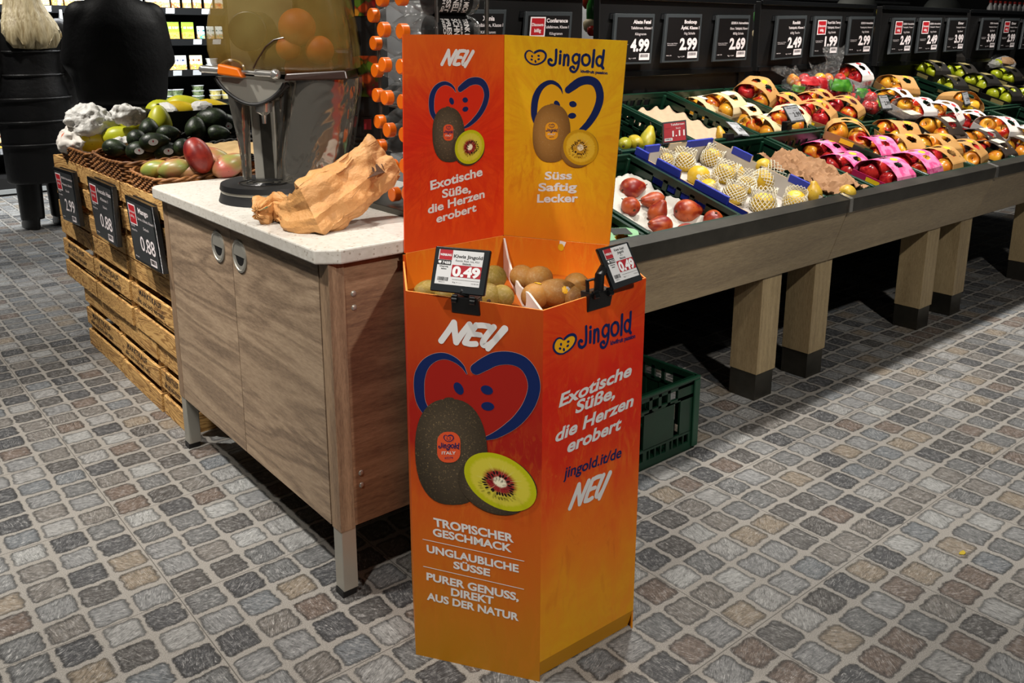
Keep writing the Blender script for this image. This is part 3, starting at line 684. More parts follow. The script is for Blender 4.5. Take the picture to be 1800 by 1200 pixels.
for a, b2 in (((152, 309), (782, 446)), ((155, 477), (780, 620))):
    p, q2 = FL.px(*c8(*a)), FL.px(*c8(*b2)); w = Vector((0, 0, .0016)); m.add([p+O3(.0006), q2+O3(.0006), q2+w+O3(.0006), p+w+O3(.0006)], [(0, 1, 2, 3)])
m.build('slogan_lettering', M_PR_WHITE, pFL)
# ---- front right panel
m = MB(); put_heart(m, FR, [c7(905, 225), c7(1045, 185), c7(962, 274)], True, (0, 1)); put_jingold(m, FR, c7(1056, 240), c7(1366, 148), c7(1052, 128))
pt_text(m, FR, 'kiwifruit passion', c7(1243, 221), c7(1388, 178), c7(1243, 196), bold=.035); m.build('brand_logo', [M_PR_NAVY, M_PR_YEL, M_PR_NAVY], pFR)
m = MB()
for s, BL, BR, TL in (('Exotische', (940, 585), (1362, 397), (956, 508)), ('Süße,', (1035, 622), (1268, 526), (1049, 548)), ('die Herzen', (915, 792), (1372, 576), (930, 716)), ('erobert', (985, 853), (1300, 712), (1000, 776))):
    pt_text(m, FR, s, c7(*BL), c7(*BR), c7(*TL), bold=.03)
m.build('slogan_lettering', M_PR_WHITE, pFR)
m = MB(); pt_text(m, FR, 'jingold.it/de', c7(968, 1003), c7(1304, 876), c7(978, 938), bold=.02); m.build('web_address_lettering', M_PR_NAVY, pFR)
m = MB(); put_neu(m, FR, c7(1005, 1176), c7(1195, 1098), c7(1052, 1040)); m.build('slogan_lettering', M_PR_WHITE, pFR)
# ---- header
m = MB(); put_neu(m, HL, c5(328, 270), c5(520, 275), c5(372, 166)); m.build('slogan_lettering', M_PR_WHITE, pHL)
m = MB(); put_heart(m, HL, [c5(232, 545), c5(682, 510), c5(434, 480)]); m.build('heart_logo', [M_PR_NAVY, M_PR_HEARTR2, M_PR_LINE], pHL)
put_kiwi(pHL, HL, c5, (378, 800), (122, 207), .03, False, (337, 722, 412, 845), '', (535, 892), (112, 125), -.2, (-22, 20))
m = MB()
for s, BL, BR, TL in (('Exotische', (258, 208), (612, 108), (255, 150)), ('Süße,', (337, 262), (532, 222), (336, 208)), ('die Herzen', (240, 370), (626, 258), (238, 316)), ('erobert', (298, 432), (570, 350), (296, 380))):
    pt_text(m, HL, s, c6(*BL), c6(*BR), c6(*TL), bold=.03)
m.build('slogan_lettering', M_PR_WHITE, pHL)
m = MB(); put_heart(m, HR, [c5(953, 205), c5(1120, 205), c5(1030, 275)], True, (0, 1)); put_jingold(m, HR, c5(1130, 275), c5(1552, 300), c5(1130, 160))
pt_text(m, HR, 'kiwifruit passion', c5(1375, 331), c5(1578, 346), c5(1375, 310), bold=.04); m.build('brand_logo', [M_PR_NAVY, M_PR_YEL, M_PR_NAVY], pHR)
m = MB(); put_heart(m, HR, [c5(1010, 560), c5(1540, 545), c5(1242, 492)], fill=True); m.build('heart_logo', [M_PR_NAVY, M_PR_YEL, M_PR_YEL], pHR)
put_kiwi(pHR, HR, c5, (1157, 790), (142, 218), -.02, True, (1110, 706, 1206, 838), '', (1375, 895), (135, 132), .5, (-22, 24))
m = MB()
for s, BL, BR, TL in (('Süss', (1035, 137), (1220, 134), (1038, 86)), ('Saftig', (992, 215), (1254, 212), (994, 164)), ('Lecker', (984, 292), (1262, 289), (986, 240))):
    pt_text(m, HR, s, c6(*BL), c6(*BR), c6(*TL), bold=.03)
m.build('slogan_lettering', M_PR_WHITE, pHR)

# ------------------------------------------------------------------ electronic price tags
M_TAGRED = mat('tag_red', '#9e1220', .5); M_TAGGLASS = mat('tag_bezel_dark_grey', '#25282a', .25)
def barcode(m, o, u, v, mi, n=22, seed=1):
    r = random.Random(seed); x = 0
    o, u, v = Vector(o), Vector(u), Vector(v)
    while x < .97:
        w = r.choice((.02, .03, .045)); a = o+u*x; m.add([a, a+u*w, a+u*w+v, a+v], [(0, 1, 2, 3)], mi); x += w+r.choice((.02, .03, .04))
def quad_frame(pl, q):       # four picture corners TL TR BR BL on a plane -> local mapping of the unit square (0,0 top left)
    a, b2, c, d = [pl.px(*p) for p in q]
    return lambda u, v, y=0.0: (a*(1-u)+b2*u)*(1-v)+(d*(1-u)+c*u)*v+Vector((0, -y, 0))
def rect(m, f, u0, v0, u1, v1, y, mi): m.add([f(u0, v1, y), f(u1, v1, y), f(u1, v0, y), f(u0, v0, y)], [(0, 1, 2, 3)], mi)
def ftext(m, f, s, u0, u1, vb, vt, y, mi, bold=0.0):
    o, a, c = f(u0, vb, y), f(u1, vb, y), f(u0, vt, y); put_text(m, s, o, a-o, c-o, mi, bold)
def clip_tag(label, corners, scr, org, nrm, lines, code, big, clip_px, rim_n, group='price tags clipped to the kiwi display'):
    n = Vector(nrm).normalized(); x = Vector((-n.y, n.x, 0)).normalized()*1.0
    if x.dot(ROT @ Vector((1, 0, 0))) < 0: x = -x
    pl = Plane(org, x, n.cross(x)*(1 if n.cross(x).z > 0 else -1))
    t = thing('price_tag', label, 'price tag', M=pl.M.copy(), group=group)
    f = quad_frame(pl, corners)
    m = MB(); th = .011
    m.hexa([f(0, 1, -th), f(1, 1, -th), f(1, 0, -th), f(0, 0, -th), f(0, 1, 0), f(1, 1, 0), f(1, 0, 0), f(0, 0, 0)]); m.build('casing', M_GLOSSB, t, bevel=.003)
    m = MB(); rect(m, f, .02, .02, .98, .98, .0004, 0); m.build('bezel', M_TAGGLASS, t)
    g = quad_frame(pl, scr)
    m = MB(); rect(m, g, 0, 0, 1, 1, .0009, 0); sc_ = m.build('screen', M_SCREEN, t); sc_['label'] = 'light grey screen'
    m = MB(); rect(m, g, .02, .0, .31, .29, .0013, 1); rect(m, g, .0, .3, .305, .44, .0013, 0); rect(m, g, .34, .42, 1.0, .76, .0013, 1)
    ftext(m, g, 'WERBUNG', .035, .295, .18, .12, .0017, 2, .03)
    ftext(m, g, code, .11, .29, .41, .335, .0017, 2, .02); rect(m, g, .02, .33, .085, .385, .0017, 2); rect(m, g, .035, .395, .08, .41, .0017, 2)
    ftext(m, g, 'Ursprung', .06, .25, .5, .46, .0013, 0, .02); ftext(m, g, 'Italien', .1, .22, .57, .53, .0013, 0, .02)
    for s, u0, u1, vb, vt, bo in lines: ftext(m, g, s, u0, u1, vb, vt, .0013, 0, bo)
    ftext(m, g, big, .36, .98, .73, .47, .0017, 2, .05)
    barcode(m, g(.05, .9, .0013), g(.3, .9, .0013)-g(.05, .9, .0013), g(.05, .79, .0013)-g(.05, .9, .0013), 0)
    ftext(m, g, '480213', .08, .22, .95, .925, .0013, 0); rect(m, g, .38, .835, .99, .842, .0013, 0)
    ftext(m, g, 'Kg = -.--', .4, .6, .93, .9, .0013, 0); ftext(m, g, '12 03 24', .82, .98, .93, .9, .0013, 0)
    m.build('screen_lettering', [M_BLACKINK, M_TAGRED, M_WHITE], sc_)
    return t, pl, f
def clip(t, pl, rim_plane, quad, jaws):
    m = MB(); g = quad_frame(rim_plane, quad); T = pl.I @ rim_plane.M; m.M = T
    m.hexa([g(0, 1, .002), g(1, 1, .002), g(1, 1, -.014), g(0, 1, -.014), g(0, 0, .012), g(1, 0, .012), g(1, 0, -.02), g(0, 0, -.02)])
    o = m.build('clip', M_BLACK, t, bevel=.0025); o['label'] = 'black spring clip gripping the board edge'
    m = MB(); m.M = T
    for u in jaws: m.cyl(g(u-.09, .16, .014), g(u+.09, .16, .014), .006, 12)
    for u in jaws: m.cyl(g(u-.09, -.02, .012), g(u+.09, -.02, .012), .0045, 12)
    m.build('clip_hinge', M_GLOSSB, t, smooth=True)
cA, cB = crop(690, 390, 6), crop(920, 390, 6)
nFL, nFR = -FL.n, -FR.n
rimA = at_plane(826, 521, hF, FL.n); oA = rimA+nFL*.012+Vector((0, 0, .012))
tA, plA, fA = clip_tag('grey electronic price tag for red kiwis, clipped to the display corner by the counter', [cA(455, 250), cA(1037, 300), cA(965, 785), cA(388, 722)],
    [cA(500, 285), cA(970, 325), cA(912, 695), cA(442, 645)], oA, nFL+Vector((0, 0, .38)),
    [('Kiwis Jingold', .345, .985, .21, .12, .02), ('Exotic Red, rot, KI.I', .4, .92, .315, .265, 0), ('Stück', .56, .76, .395, .345, .02)], '7488', '0.49', None, nFL)
clip(tA, plA, FL, [cA(632, 765), cA(915, 800), cA(930, 990), cA(625, 950)], (.17, .83))
m = MB(); m.M = plA.I; a = rimA+nFL*.006; m.bb((-.0, 0, 0), (0, 0, 0)); m = MB(); q0 = fA(.55, .93, -.006); q1 = plA.I @ (rimA+Vector((0, 0, .006))); m.tube([q0, q1], .009, 10); m.build('joint', M_BLACK, tA, smooth=True)
rimB = at_plane(1052, 520, hF, FR.n); oB = at_plane(1092, 470, hF+nFR*.012, FR.n)
tB, plB, fB = clip_tag('grey electronic price tag for gold kiwis, tilted beside the yellow header', [cB(775, 285), cB(1105, 205), cB(1265, 610), cB(950, 725)],
    [cB(832, 300), cB(1085, 226), cB(1220, 558), cB(965, 642)], oB, nFR+Vector((-.25, 0, .30)),
    [('Kiwis Gold', .42, .82, .13, .06, .02), ('Jingold', .5, .76, .22, .15, .02), ('KI.I', .58, .68, .3, .26, 0), ('Stück', .52, .76, .395, .34, .02)], '7532', '0.49', None, nFR)
clip(tB, plB, FR, [cB(665, 745), cB(915, 690), cB(915, 880), cB(668, 955)], (.2, .8))
m = MB(); q1 = plB.I @ (rimB+Vector((0, 0, .012))); q2 = plB.I @ at_plane(*cB(805, 560), hF+nFR*.004, FR.n); q3 = fB(.12, .45, -.014); m.tube([q1, q2, q3], .0105, 10); m.build('joint', M_BLACK, tB, smooth=True)
m = MB(); a, b2, c, d = [plB.I @ at_plane(*cB(*p), hF-nFR*.006, FR.n) for p in ((672, 620), (762, 598), (775, 745), (680, 760))]
m.tube([a, b2, c, d], .0045, 8, closed=True); m.build('clip_handle', M_BLACK, tB, smooth=True)

# ------------------------------------------------------------------ kiwis in the display
def kiwi_mat(name, c0, c1):
    t = NT(name); v = t.jitter(t.coord('Object')); n = t.noise(v, 160, 4, .7); b_ = t.noise(v, 14, 3)
    c = t.ramp(b_, [(.3, c0), (.7, c1)]); c = t.mix(t.ramp(n, [(.5, 0.0), (.7, .6)]), c, '#a58a5c'); t.col(c); t.set(.6, spec=.3); t.bump(n, .25, .001); return t.mat
M_KG, M_KD = kiwi_mat('golden_kiwi_skin', '#7d5426', '#a87636'), kiwi_mat('green_brown_kiwi_skin', '#63511e', '#927a30')
M_KEND = mat('kiwi_button_end', '#3a2412', .8); M_STY = mat('kiwi_sticker_yellow', '#d9a514', .4); M_STW = mat('kiwi_sticker_white', '#d8d6d0', .4)
def kiwi(label, mt, px, z, L=.04, r=.03, yaw=0, pitch=0, sticker=None, group='kiwis in the display'):
    p = at_z(*px, z)
    t = thing('kiwi', label, 'kiwi', group=group, M=TR(p, (0, pitch, yaw)))
    m = MB(); prof = []
    for i in range(15):
        a = PI*i/14; prof.append((r*(math.sin(a)**.88), -L*math.cos(a)))
    m.lathe(prof, 24, R=Matrix.Rotation(PI/2, 3, 'Y')); m.build('skin', mt, t, smooth=True, ang=180)
    m = MB(); m.ball((L*.97, 0, 0), (.0025, .005, .005), 10, 6); m.build('button', M_KEND, t, smooth=True)
    if sticker:
        ph, la = sticker; m = MB()
        def sp(u, v): a = PI/2+u/L; R = r*1.012*abs(math.sin(a))**.88+.0006; return (-L*math.cos(a), R*math.sin(ph+v/r), R*math.cos(ph+v/r))
        g = [[sp(la+.016*(i/6-.5)*1.3, .012*(j/6-.5)*1.4) for j in range(7)] for i in range(7)]
        m.add([p for row in g for p in row], [(i*7+j, i*7+j+1, i*7+j+8, i*7+j+7) for i in range(6) for j in range(6) if (i, j) not in ((0, 0), (0, 5), (5, 0), (5, 5))], 0)
        m.m = [1 if k >= len(m.f)*.62 else 0 for k in range(len(m.f))]
        m.build('sticker', [M_STY, M_STW], t, smooth=True)
    return t
kz = .829
kiwi('golden kiwi with a sticker on top, against the white divider', M_KG, (941, 520), kz, .038, .03, .3, .1, (-.1, .006))
kiwi('large golden kiwi lying lengthways with a sticker near the rim', M_KG, (979, 514), kz+.004, .05, .032, -.45, .1, (-1.1, .012))
kiwi('golden kiwi behind the large one, in the gold half', M_KG, (946, 490), kz, .04, .031, .1, 0)
kiwi('golden kiwi half hidden behind the divider', M_KG, (918, 487), kz, .038, .03, 1.2, 0)
kiwi('round golden kiwi beside the black clip', M_KG, (1013, 502), kz+.002, .036, .031, 1.0, .2)
kiwi('golden kiwi low at the rim beside the black clip', M_KG, (1016, 522), kz-.004, .038, .027, .2, 0)
kiwi('green brown kiwi topmost beside the divider', M_KD, (866, 489), kz+.006, .04, .031, .4, 0)
kiwi('green brown kiwi with its dark end facing out, by the front rim', M_KD, (858, 521), kz, .036, .03, -2.2, 0)
kiwi('green brown kiwi touching the white divider at the rim', M_KD, (882, 521), kz-.002, .034, .027, 1.3, .1)
kiwi('green brown kiwi half hidden behind the price tag', M_KD, (846, 498), kz-.002, .038, .03, .7, 0)
kiwi('green brown kiwi at the far left of the rim, below the price tag', M_KD, (752, 515), kz+.002, .038, .03, .2, 0)
kiwi('green brown kiwi just below the price tag screen', M_KD, (788, 520), kz-.002, .036, .029, .2, 0)
st = MB(); q = Plane(Vector((hC.x, hC.y, .8)), Vector((1.563, 1.486, 0))-hC)
cs = crop(920, 390, 6); P_ = lambda x, y, d=.0008: (q.px(*cs(x, y))+O3(d))
st.M = q.M; st.poly([P_(385, 195), P_(452, 213), P_(432, 262), P_(380, 252)][::-1], 1)
c_ = P_(398, 266); e_ = (P_(430, 266)-P_(398, 266)).length
st.poly([c_+Vector((e_*math.cos(2*PI*j/16), -.0002, e_*1.15*math.sin(2*PI*j/16))) for j in range(16)], 0)
so = st.build('fruit_sticker', [M_STY, M_STW]); tag(so, 'stray yellow and white fruit sticker on the inner orange wall', 'sticker')

# ------------------------------------------------------------------ produce stand on the right
SLOPE = .3; TILT = math.atan(SLOPE)
def rimz(y): return .777+SLOPE*(y-1.806)
def at_s(x, y, dz=0.0):      # point on the sloping plane of the crate rims
    r = ray(x, y); s = (.777+dz-SLOPE*1.806-CAM_H)/(r.z-SLOPE*r.y); return CAM+r*s
JO = [1.625, 3.235, 4.61, 5.985, 7.36]
names = ['first module, behind the kiwi display', 'second module, under the pink apple packs', 'third module, under the far apple packs', 'far module, running out of view at the side']
for k in range(4):
    x0, x1 = JO[k]+.002, JO[k+1]-.002
    t = thing('produce_stand', f'grey oak produce stand with sloping top, {names[k]}', 'produce stand', ((x0+x1)/2, 2.4, 0), 0, 'modules of the produce stand')
    b = wmb(t); b.hexa([(x0, 1.838, .506), (x1, 1.838, .506), (x1, 1.862, .506), (x0, 1.862, .506), (x0, 1.768, .727), (x1, 1.768, .727), (x1, 1.79, .727), (x0, 1.79, .727)])
    b.build('fascia_board', M_GOAKX, t, bevel=.0015)
    b = wmb(t); pr = [(1.772, .716), (1.763, .718), (1.757, .768), (1.759, .772), (1.806, .786), (1.81, .784), (1.81, .74), (1.80, .727), (1.79, .72)]
    b.prism(pr, lambda p: (x0, p[0], p[1]), lambda p: (x1, p[0], p[1])); b.build('rail', M_DSTEEL, t)
    if k < 3:
        b = wmb(t); b.bb((x1-.012, 1.756, .72), (x1+.012, 1.762, .772)); b.hexa([(x1-.012, 1.756, .7725), (x1+.012, 1.756, .7725), (x1+.012, 1.806, .7875), (x1-.012, 1.806, .7875), (x1-.012, 1.756, .775), (x1+.012, 1.756, .775), (x1+.012, 1.806, .79), (x1-.012, 1.806, .79)])
        b.build('joint_clip', M_CHROME, t)
    b = wmb(t); b.hexa([(x0, 1.868, .589), (x1, 1.868, .589), (x1, 2.98, .925), (x0, 2.98, .925), (x0, 1.868, .607), (x1, 1.868, .607), (x1, 2.98, .943), (x0, 2.98, .943)]); b.build('deck', M_DARK, t)
    b = wmb(t); b.bb((x0, 2.982, 0), (x1, 2.995, .943)); b.build('back_board', M_DARK, t)  # black board added to keep the space under the deck dark
    for lx in ((1.66, 2.798, 3.163, 4.134, 4.488, 5.50, 5.86)):
        if x0-.02 <= lx < x1-.02 and lx > 1.6:
            b = wmb(t); b.hexa([(lx, 1.847, .11), (lx+.125, 1.847, .11), (lx+.125, 1.974, .11), (lx, 1.974, .11), (lx, 1.847, .599), (lx+.125, 1.847, .599), (lx+.125, 1.974, .637), (lx, 1.974, .637)])
            lg = b.build('leg', M_GOAKZ, t, bevel=.0015)
            b = wmb(t); b.bb((lx+.003, 1.852, 0), (lx+.118, 1.972, .11)); b.build('plinth', M_DSTEEL, lg)

# ------------------------------------------------------------------ black header panels with price displays
PY = 2.985
for x0, x1, w in ((2.25, 2.935, 'behind the kiwi header'), (3.045, 4.262, 'with displays 4.99, 2.99 and 2.69'), (4.325, 5.565, 'with displays 2.49, 1.99 and 2.99'), (5.672, 6.93, 'with displays 2.49, 2.49 and 3.99'), (6.985, 8.25, 'at the far end of the row')):
    t = thing('sign_panel', f'black header panel of the produce stand {w}', 'sign panel', ((x0+x1)/2, PY+.03, 1.2), 0, 'black header panels of the produce stand')
    b = wmb(t); b.bb((x0, PY+.01, 1.205), (x1, PY+.05, 1.592)); b.build('board', M_DARK, t, bevel=.004)
    b = wmb(t); b.bb((x0, PY-.004, 1.57), (x1, PY+.012, 1.597)); b.bb((x0, PY-.004, 1.205), (x1, PY+.012, 1.235)); b.build('edge_rail', M_GLOSSB, t, bevel=.003)
    b = wmb(t); b.bb((x0+.02, PY+.03, .95), (x1-.02, PY+.045, 1.206)); b.build('shade_sheet', M_DARK, t)  # black sheet added to make the dark recess below the panel
    for x in (x0+.05, x1-.09):
        b = wmb(t); b.bb((x, PY+.02, .94), (x+.04, PY+.045, 1.206)); b.build('post', M_DARK, t)
M_DRED = mat('discount_red', '#a1101a', .5); M_DWHITE = mat('display_text_white', '#d9cfcf', .5); M_FRGREY = mat('display_frame_grey', '#34383a', .4)
p1, p2, p0 = crop(1030, 0, 4.5), crop(1400, 0, 4.5), crop(780, 0, 6)
def price_display(label, q, lines, price, disc, sub=True, group='price displays on the header panels'):
    (TL, TR, BR, BL) = q
    a = at_y(*TL, PY-.012); pl = Plane((a.x, PY-.012, a.z), (1, 0, 0), (0, math.sin(.16), math.cos(.16)))
    t = thing('price_display', label, 'price display', group=group, M=pl.M.copy()); f = quad_frame(pl, q)
    m = MB(); m.hexa([f(0, 1, -.016), f(1, 1, -.016), f(1, 0, -.016), f(0, 0, -.016), f(0, 1, 0), f(1, 1, 0), f(1, 0, 0), f(0, 0, 0)]); m.build('frame', M_FRGREY, t, bevel=.002)
    m = MB(); m.hexa([f(-.07, .1, -.03), f(1.0, .1, -.03), f(1.0, -.02, -.03), f(-.07, -.02, -.03), f(-.07, .1, -.0165), f(1.0, .1, -.0165), f(1.0, -.02, -.0165), f(-.07, -.02, -.0165)]); m.build('hanger', M_GLOSSB, t)
    m = MB(); rect(m, f, .055, .075, .945, .955, .0012, 0); sc = m.build('screen', M_DSCREEN, t)
    m = MB(); y = .0022
    for s, u0, u1, vb, vt, bo in lines: ftext(m, f, s, u0, u1, vb, vt, y, 1, bo)
    ftext(m, f, price, .42, .9, .74, .52, y, 1, .045)
    m.build('screen_lettering', [M_DSCREEN, M_DWHITE, M_DRED], sc)
    if disc:
        m = MB(); rect(m, f, .1, .1, .42, .46, y, 1); rect(m, f, .125, .125, .395, .435, y+.0006, 2)
        ftext(m, f, 'Discount-', .135, .385, .27, .215, y+.0012, 1, .03); ftext(m, f, 'billig', .19, .33, .38, .32, y+.0012, 1, .03); m.build('discount_box', [M_DSCREEN, M_DWHITE, M_DRED], sc)
    if sub:
        m = MB(); rect(m, f, .66, .79, .93, .925, y, 1); barcode(m, f(.69, .87, y+.0006), f(.9, .87, y)-f(.69, .87, y), f(.69, .81, y)-f(.69, .87, y), 0, seed=len(label)); m.build('barcode_box', [M_DSCREEN, M_DWHITE], sc); m = MB()
        ftext(m, f, 'Kg = '+price, .4, .58, .9, .875, y, 1); ftext(m, f, 'Ursprung: Italien', .08, .36, .62, .6, y, 1); ftext(m, f, 'Handelsklasse I', .09, .33, .655, .635, y, 1); ftext(m, f, '0481220', .08, .22, .87, .85, y, 1); m.build('small_print', [M_DSCREEN, M_DWHITE, M_DRED], sc)
    return t
def PQ(c, *pts): return [c(*p) for p in pts]
price_display('dark price display Xenia on the panel behind the orange header', PQ(p0, (130, 98), (665, 100), (622, 690), (92, 700)), [('Xenia', .52, .76, .2, .12, .03), ('Tafelbirnen, Klasse I', .36, .94, .31, .25, .01), ('Kilogramm', .5, .8, .43, .38, 0)], '3.49', False)
price_display('dark price display Conference with a red box, behind the yellow header', PQ(p0, (868, 120), (1360, 125), (1318, 690), (826, 700)), [('Conference', .44, .9, .2, .13, .03), ('Tafelbirnen, Klasse I', .4, .93, .31, .26, .01), ('Kilogramm', .52, .8, .43, .38, 0)], '2.49', True)
price_display('dark price display Abate Fetel 4.99 beside the yellow header', PQ(p1, (235, 105), (548, 110), (515, 503), (205, 512)), [('Abate Fetel', .45, .9, .2, .13, .03), ('Tafelbirnen, Klasse I', .4, .94, .31, .26, .01), ('Kilogramm', .52, .8, .43, .38, 0)], '4.99', False)
price_display('dark price display Boskoop 2.99, middle one of the three on its panel', PQ(p1, (640, 108), (922, 112), (890, 485), (603, 497)), [('Boskoop', .5, .85, .2, .13, .03), ('Äpfel, Klasse I', .42, .93, .32, .26, .03), ('1kg Schale', .52, .82, .43, .38, 0)], '2.99', False)
price_display('dark price display 2.69 in the corner beside the gap between panels', PQ(p1, (1045, 118), (1303, 120), (1268, 475), (1008, 488)), [('EDEKA Heimatliebe', .42, .95, .2, .15, .02), ('Elstar, Tafeläpfel, Klasse I', .4, .95, .32, .27, .01), ('800g Schale', .5, .82, .43, .38, 0)], '2.69', False)
price_display('dark price display Rockit 2.49 above the bagged apples', PQ(p1, (1517, 125), (1752, 122), (1708, 455), (1480, 475)), [('Rockit', .52, .78, .2, .13, .03), ('Tafeläpfel, Klasse I', .4, .93, .31, .26, .02), ('630g Tasche', .48, .8, .43, .38, 0)], '2.49', False)
price_display('dark price display Royal Gala 1.99 with a red box', PQ(p2, (152, 128), (365, 128), (325, 440), (120, 450)), [('Royal Gala Tenroy', .46, .95, .19, .13, .02), ('Tafeläpfel, Klasse I', .46, .95, .31, .26, .01), ('1kg Schale', .52, .8, .43, .38, 0)], '1.99', True)
price_display('dark price display 2.99 above the white apple pack at the back', PQ(p2, (430, 130), (625, 130), (583, 428), (395, 437)), [('EDEKA Heimatliebe', .44, .93, .2, .15, .01), ('Tafeläpfel, Klasse I', .42, .93, .31, .27, .0), ('1kg Schale', .52, .8, .43, .38, 0)], '2.99', False)
price_display('dark price display 2.49 with a red box, nearer of two alike', PQ(p2, (772, 140), (945, 140), (900, 420), (733, 430)), [('EDEKA Heimatliebe', .46, .95, .2, .15, .01), ('Tafeläpfel, Klasse I', .46, .93, .29, .25, .0), ('1kg Schale', .52, .8, .43, .38, 0)], '2.49', True)
price_display('dark price display 2.49 with a red box, beside the stacked green apples', PQ(p2, (985, 140), (1155, 140), (1110, 410), (948, 420)), [('EDEKA Heimatliebe', .46, .95, .2, .15, .01), ('Tafeläpfel, Klasse I', .46, .93, .29, .25, .0), ('1kg Schale', .52, .8, .43, .38, 0)], '2.49', True)
price_display('dark price display Elstar 3.99 behind the topmost green apple pack', PQ(p2, (1210, 140), (1358, 140), (1316, 402), (1175, 410)), [('Elstar', .5, .8, .2, .13, .02), ('Tafeläpfel, Klasse I', .42, .93, .31, .27, .0), ('2kg Beutel', .52, .8, .43, .38, 0)], '3.99', False)
price_display('dark price display 3.99 on the far panel, first of its row', PQ(p2, (1478, 140), (1610, 140), (1565, 393), (1433, 397)), [('EDEKA Heimatliebe', .46, .95, .2, .15, .01), ('Tafeläpfel, Klasse I', .42, .93, .31, .27, .0), ('2kg Tasche', .52, .8, .43, .38, 0)], '3.99', False)
price_display('dark price display 2.99 with a red box on the far panel', PQ(p2, (1640, 145), (1770, 145), (1720, 390), (1600, 395)), [('Elstar', .52, .8, .2, .13, .02), ('Tafeläpfel, Klasse I', .46, .93, .31, .27, .0), ('1kg Schale', .52, .8, .43, .38, 0)], '2.99', True)
price_display('dark price display cut by the picture edge on the far panel', PQ(p2, (1812, 150), (1935, 150), (1885, 380), (1768, 388)), [('Elstar', .5, .8, .2, .13, .02)], '2.49', False)

# ------------------------------------------------------------------ green folding crates
M_GREEN = mat('dark_green_crate_plastic', '#0a2518', .38, nz=(9, '#0d2d1e')); M_GREEND = mat('green_rim_plastic', '#0f3524', .35)  # rim a slightly lighter green than the body
def crate_wall(m, a, b, H, inward):
    """slotted wall from a to b; a, b are 2D, inward a unit 2D vector"""
    a, b = Vector(a), Vector(b); d = (b-a); L = d.length; d.normalize(); n = Vector(inward)
    def bar(u0, u1, z0, z1, t=.008, off=0.0):
        p = [a+d*u0+n*off, a+d*u1+n*off, a+d*u1+n*(off+t), a+d*u0+n*(off+t)]
        m.hexa([(q.x, q.y, z0) for q in p]+[(q.x, q.y, z1) for q in p])
    bar(0, L, 0, .03); bar(0, L, H-.075, H-.062); bar(0, L, H-.03, H)
    bar(0, L, .062, .072)
    N = max(4, int(L/.028))
    for i in range(N+1):
        u = i*(L-.006)/N
        bar(u, u+.006+.012*(i % 4 == 0), .03, .062, .006)
    bar(.0, L*.22, .07, H-.07); bar(L*.78, L, .07, H-.07); bar(L*.30, L*.42, .07, H-.07); bar(L*.58, L*.70, .07, H-.07)
    bar(L*.42, L*.58, .07, H-.074, .004)
    bar(0, L*.2, H-.07, H-.02); bar(L*.8, L, H-.07, H-.02); bar(L*.2, L*.26, H-.07, H-.02); bar(L*.36, L*.4, H-.07, H-.02); bar(L*.48, L*.52, H-.07, H-.02); bar(L*.6, L*.64, H-.07, H-.02); bar(L*.74, L*.8, H-.07, H-.02)
def green_crate(label, x0, x1, y0, y1, H=.165, sloped=True, M=None, group='green crates on the produce stand'):
    """x and y of the rim's outer edge; depth runs up the slope"""
    w = x1-x0; D = (y1-y0)/math.cos(TILT) if sloped else y1-y0
    if M is None:
        M = TR((x0, y0, rimz(y0)), (TILT, 0, 0)) @ Matrix.Translation((0, 0, -H))
    t = thing('green_crate', label, 'crate', group=group, M=M)
    e = .009; m = MB()
    crate_wall(m, (e, e), (w-e, e), H, (0, 1)); crate_wall(m, (e, D-e), (w-e, D-e), H, (0, -1))
    crate_wall(m, (e, e), (e, D-e), H, (1, 0)); crate_wall(m, (w-e, e), (w-e, D-e), H, (-1, 0))
    m.build('body', M_GREEN, t)
    m = MB(); m.bb((e, e, 0), (w-e, D-e, .006)); m.build('base', M_GREEN, t)
    m = MB(); z0, z1 = H-.012, H
    m.bb((0, 0, z0), (w, .014, z1)); m.bb((0, D-.014, z0), (w, D, z1)); m.bb((0, .014, z0), (.014, D-.014, z1)); m.bb((w-.014, .014, z0), (w, D-.014, z1))
    for x in (0, w-.03):
        for y in (0, D-.03): m.bb((x, y, .01), (x+.03, y+.008 if y == 0 else y+.03, H-.012) if y == 0 else (x+.03, y+.03, H-.012))
    m.build('rim', M_GREEND, t, bevel=.003); return t
fr = [('holding the green pear trays behind the kiwi price tag', 1.64, 2.09), ('holding the red pears', 2.105, 2.60), ('in front, holding crumpled brown paper and pears', 3.15, 3.505), ('in front, holding the pink apple packs', 3.53, 4.005),
      ('in front, under the kraft apple packs', 4.02, 4.49), ('in front, under the dark apple packs', 4.505, 4.975), ('in front, under the far white apple packs', 4.99, 5.46), ('in front, at the picture edge', 5.475, 5.945), ('in front, outermost of the row', 5.96, 6.43)]
for w, x0, x1 in fr: green_crate('dark green slotted plastic crate '+w, x0, x1, 1.812, 2.372)
bk = [('at the back, holding the last green pears', 2.585, 3.05), ('at the back, empty but for a beige moulded tray', 3.062, 3.512), ('at the back, holding white cardboard trays', 3.525, 3.985), ('at the back, under the kraft packs and bags', 4.0, 4.44),
      ('at the back, under the bagged apples', 4.455, 4.88), ('at the back, under the white apple packs', 4.895, 5.32), ('at the back, mostly empty beside the green apples', 5.335, 5.76), ('at the back, under the green apple packs', 5.775, 6.2), ('at the back, under the far green apple packs', 6.215, 6.66), ('at the back, outermost at the picture edge', 6.675, 7.12)]
for w, x0, x1 in bk: green_crate('dark green slotted plastic crate '+w, x0, x1, 2.392, 2.97)
c = at_z(1222, 787, 0)
green_crate('dark green slotted plastic crate standing on the floor under the produce stand', 0, .40, 0, .40, .27, False, Matrix.Translation((c.x-.395, c.y-.005, 0.003)), 'green crates')

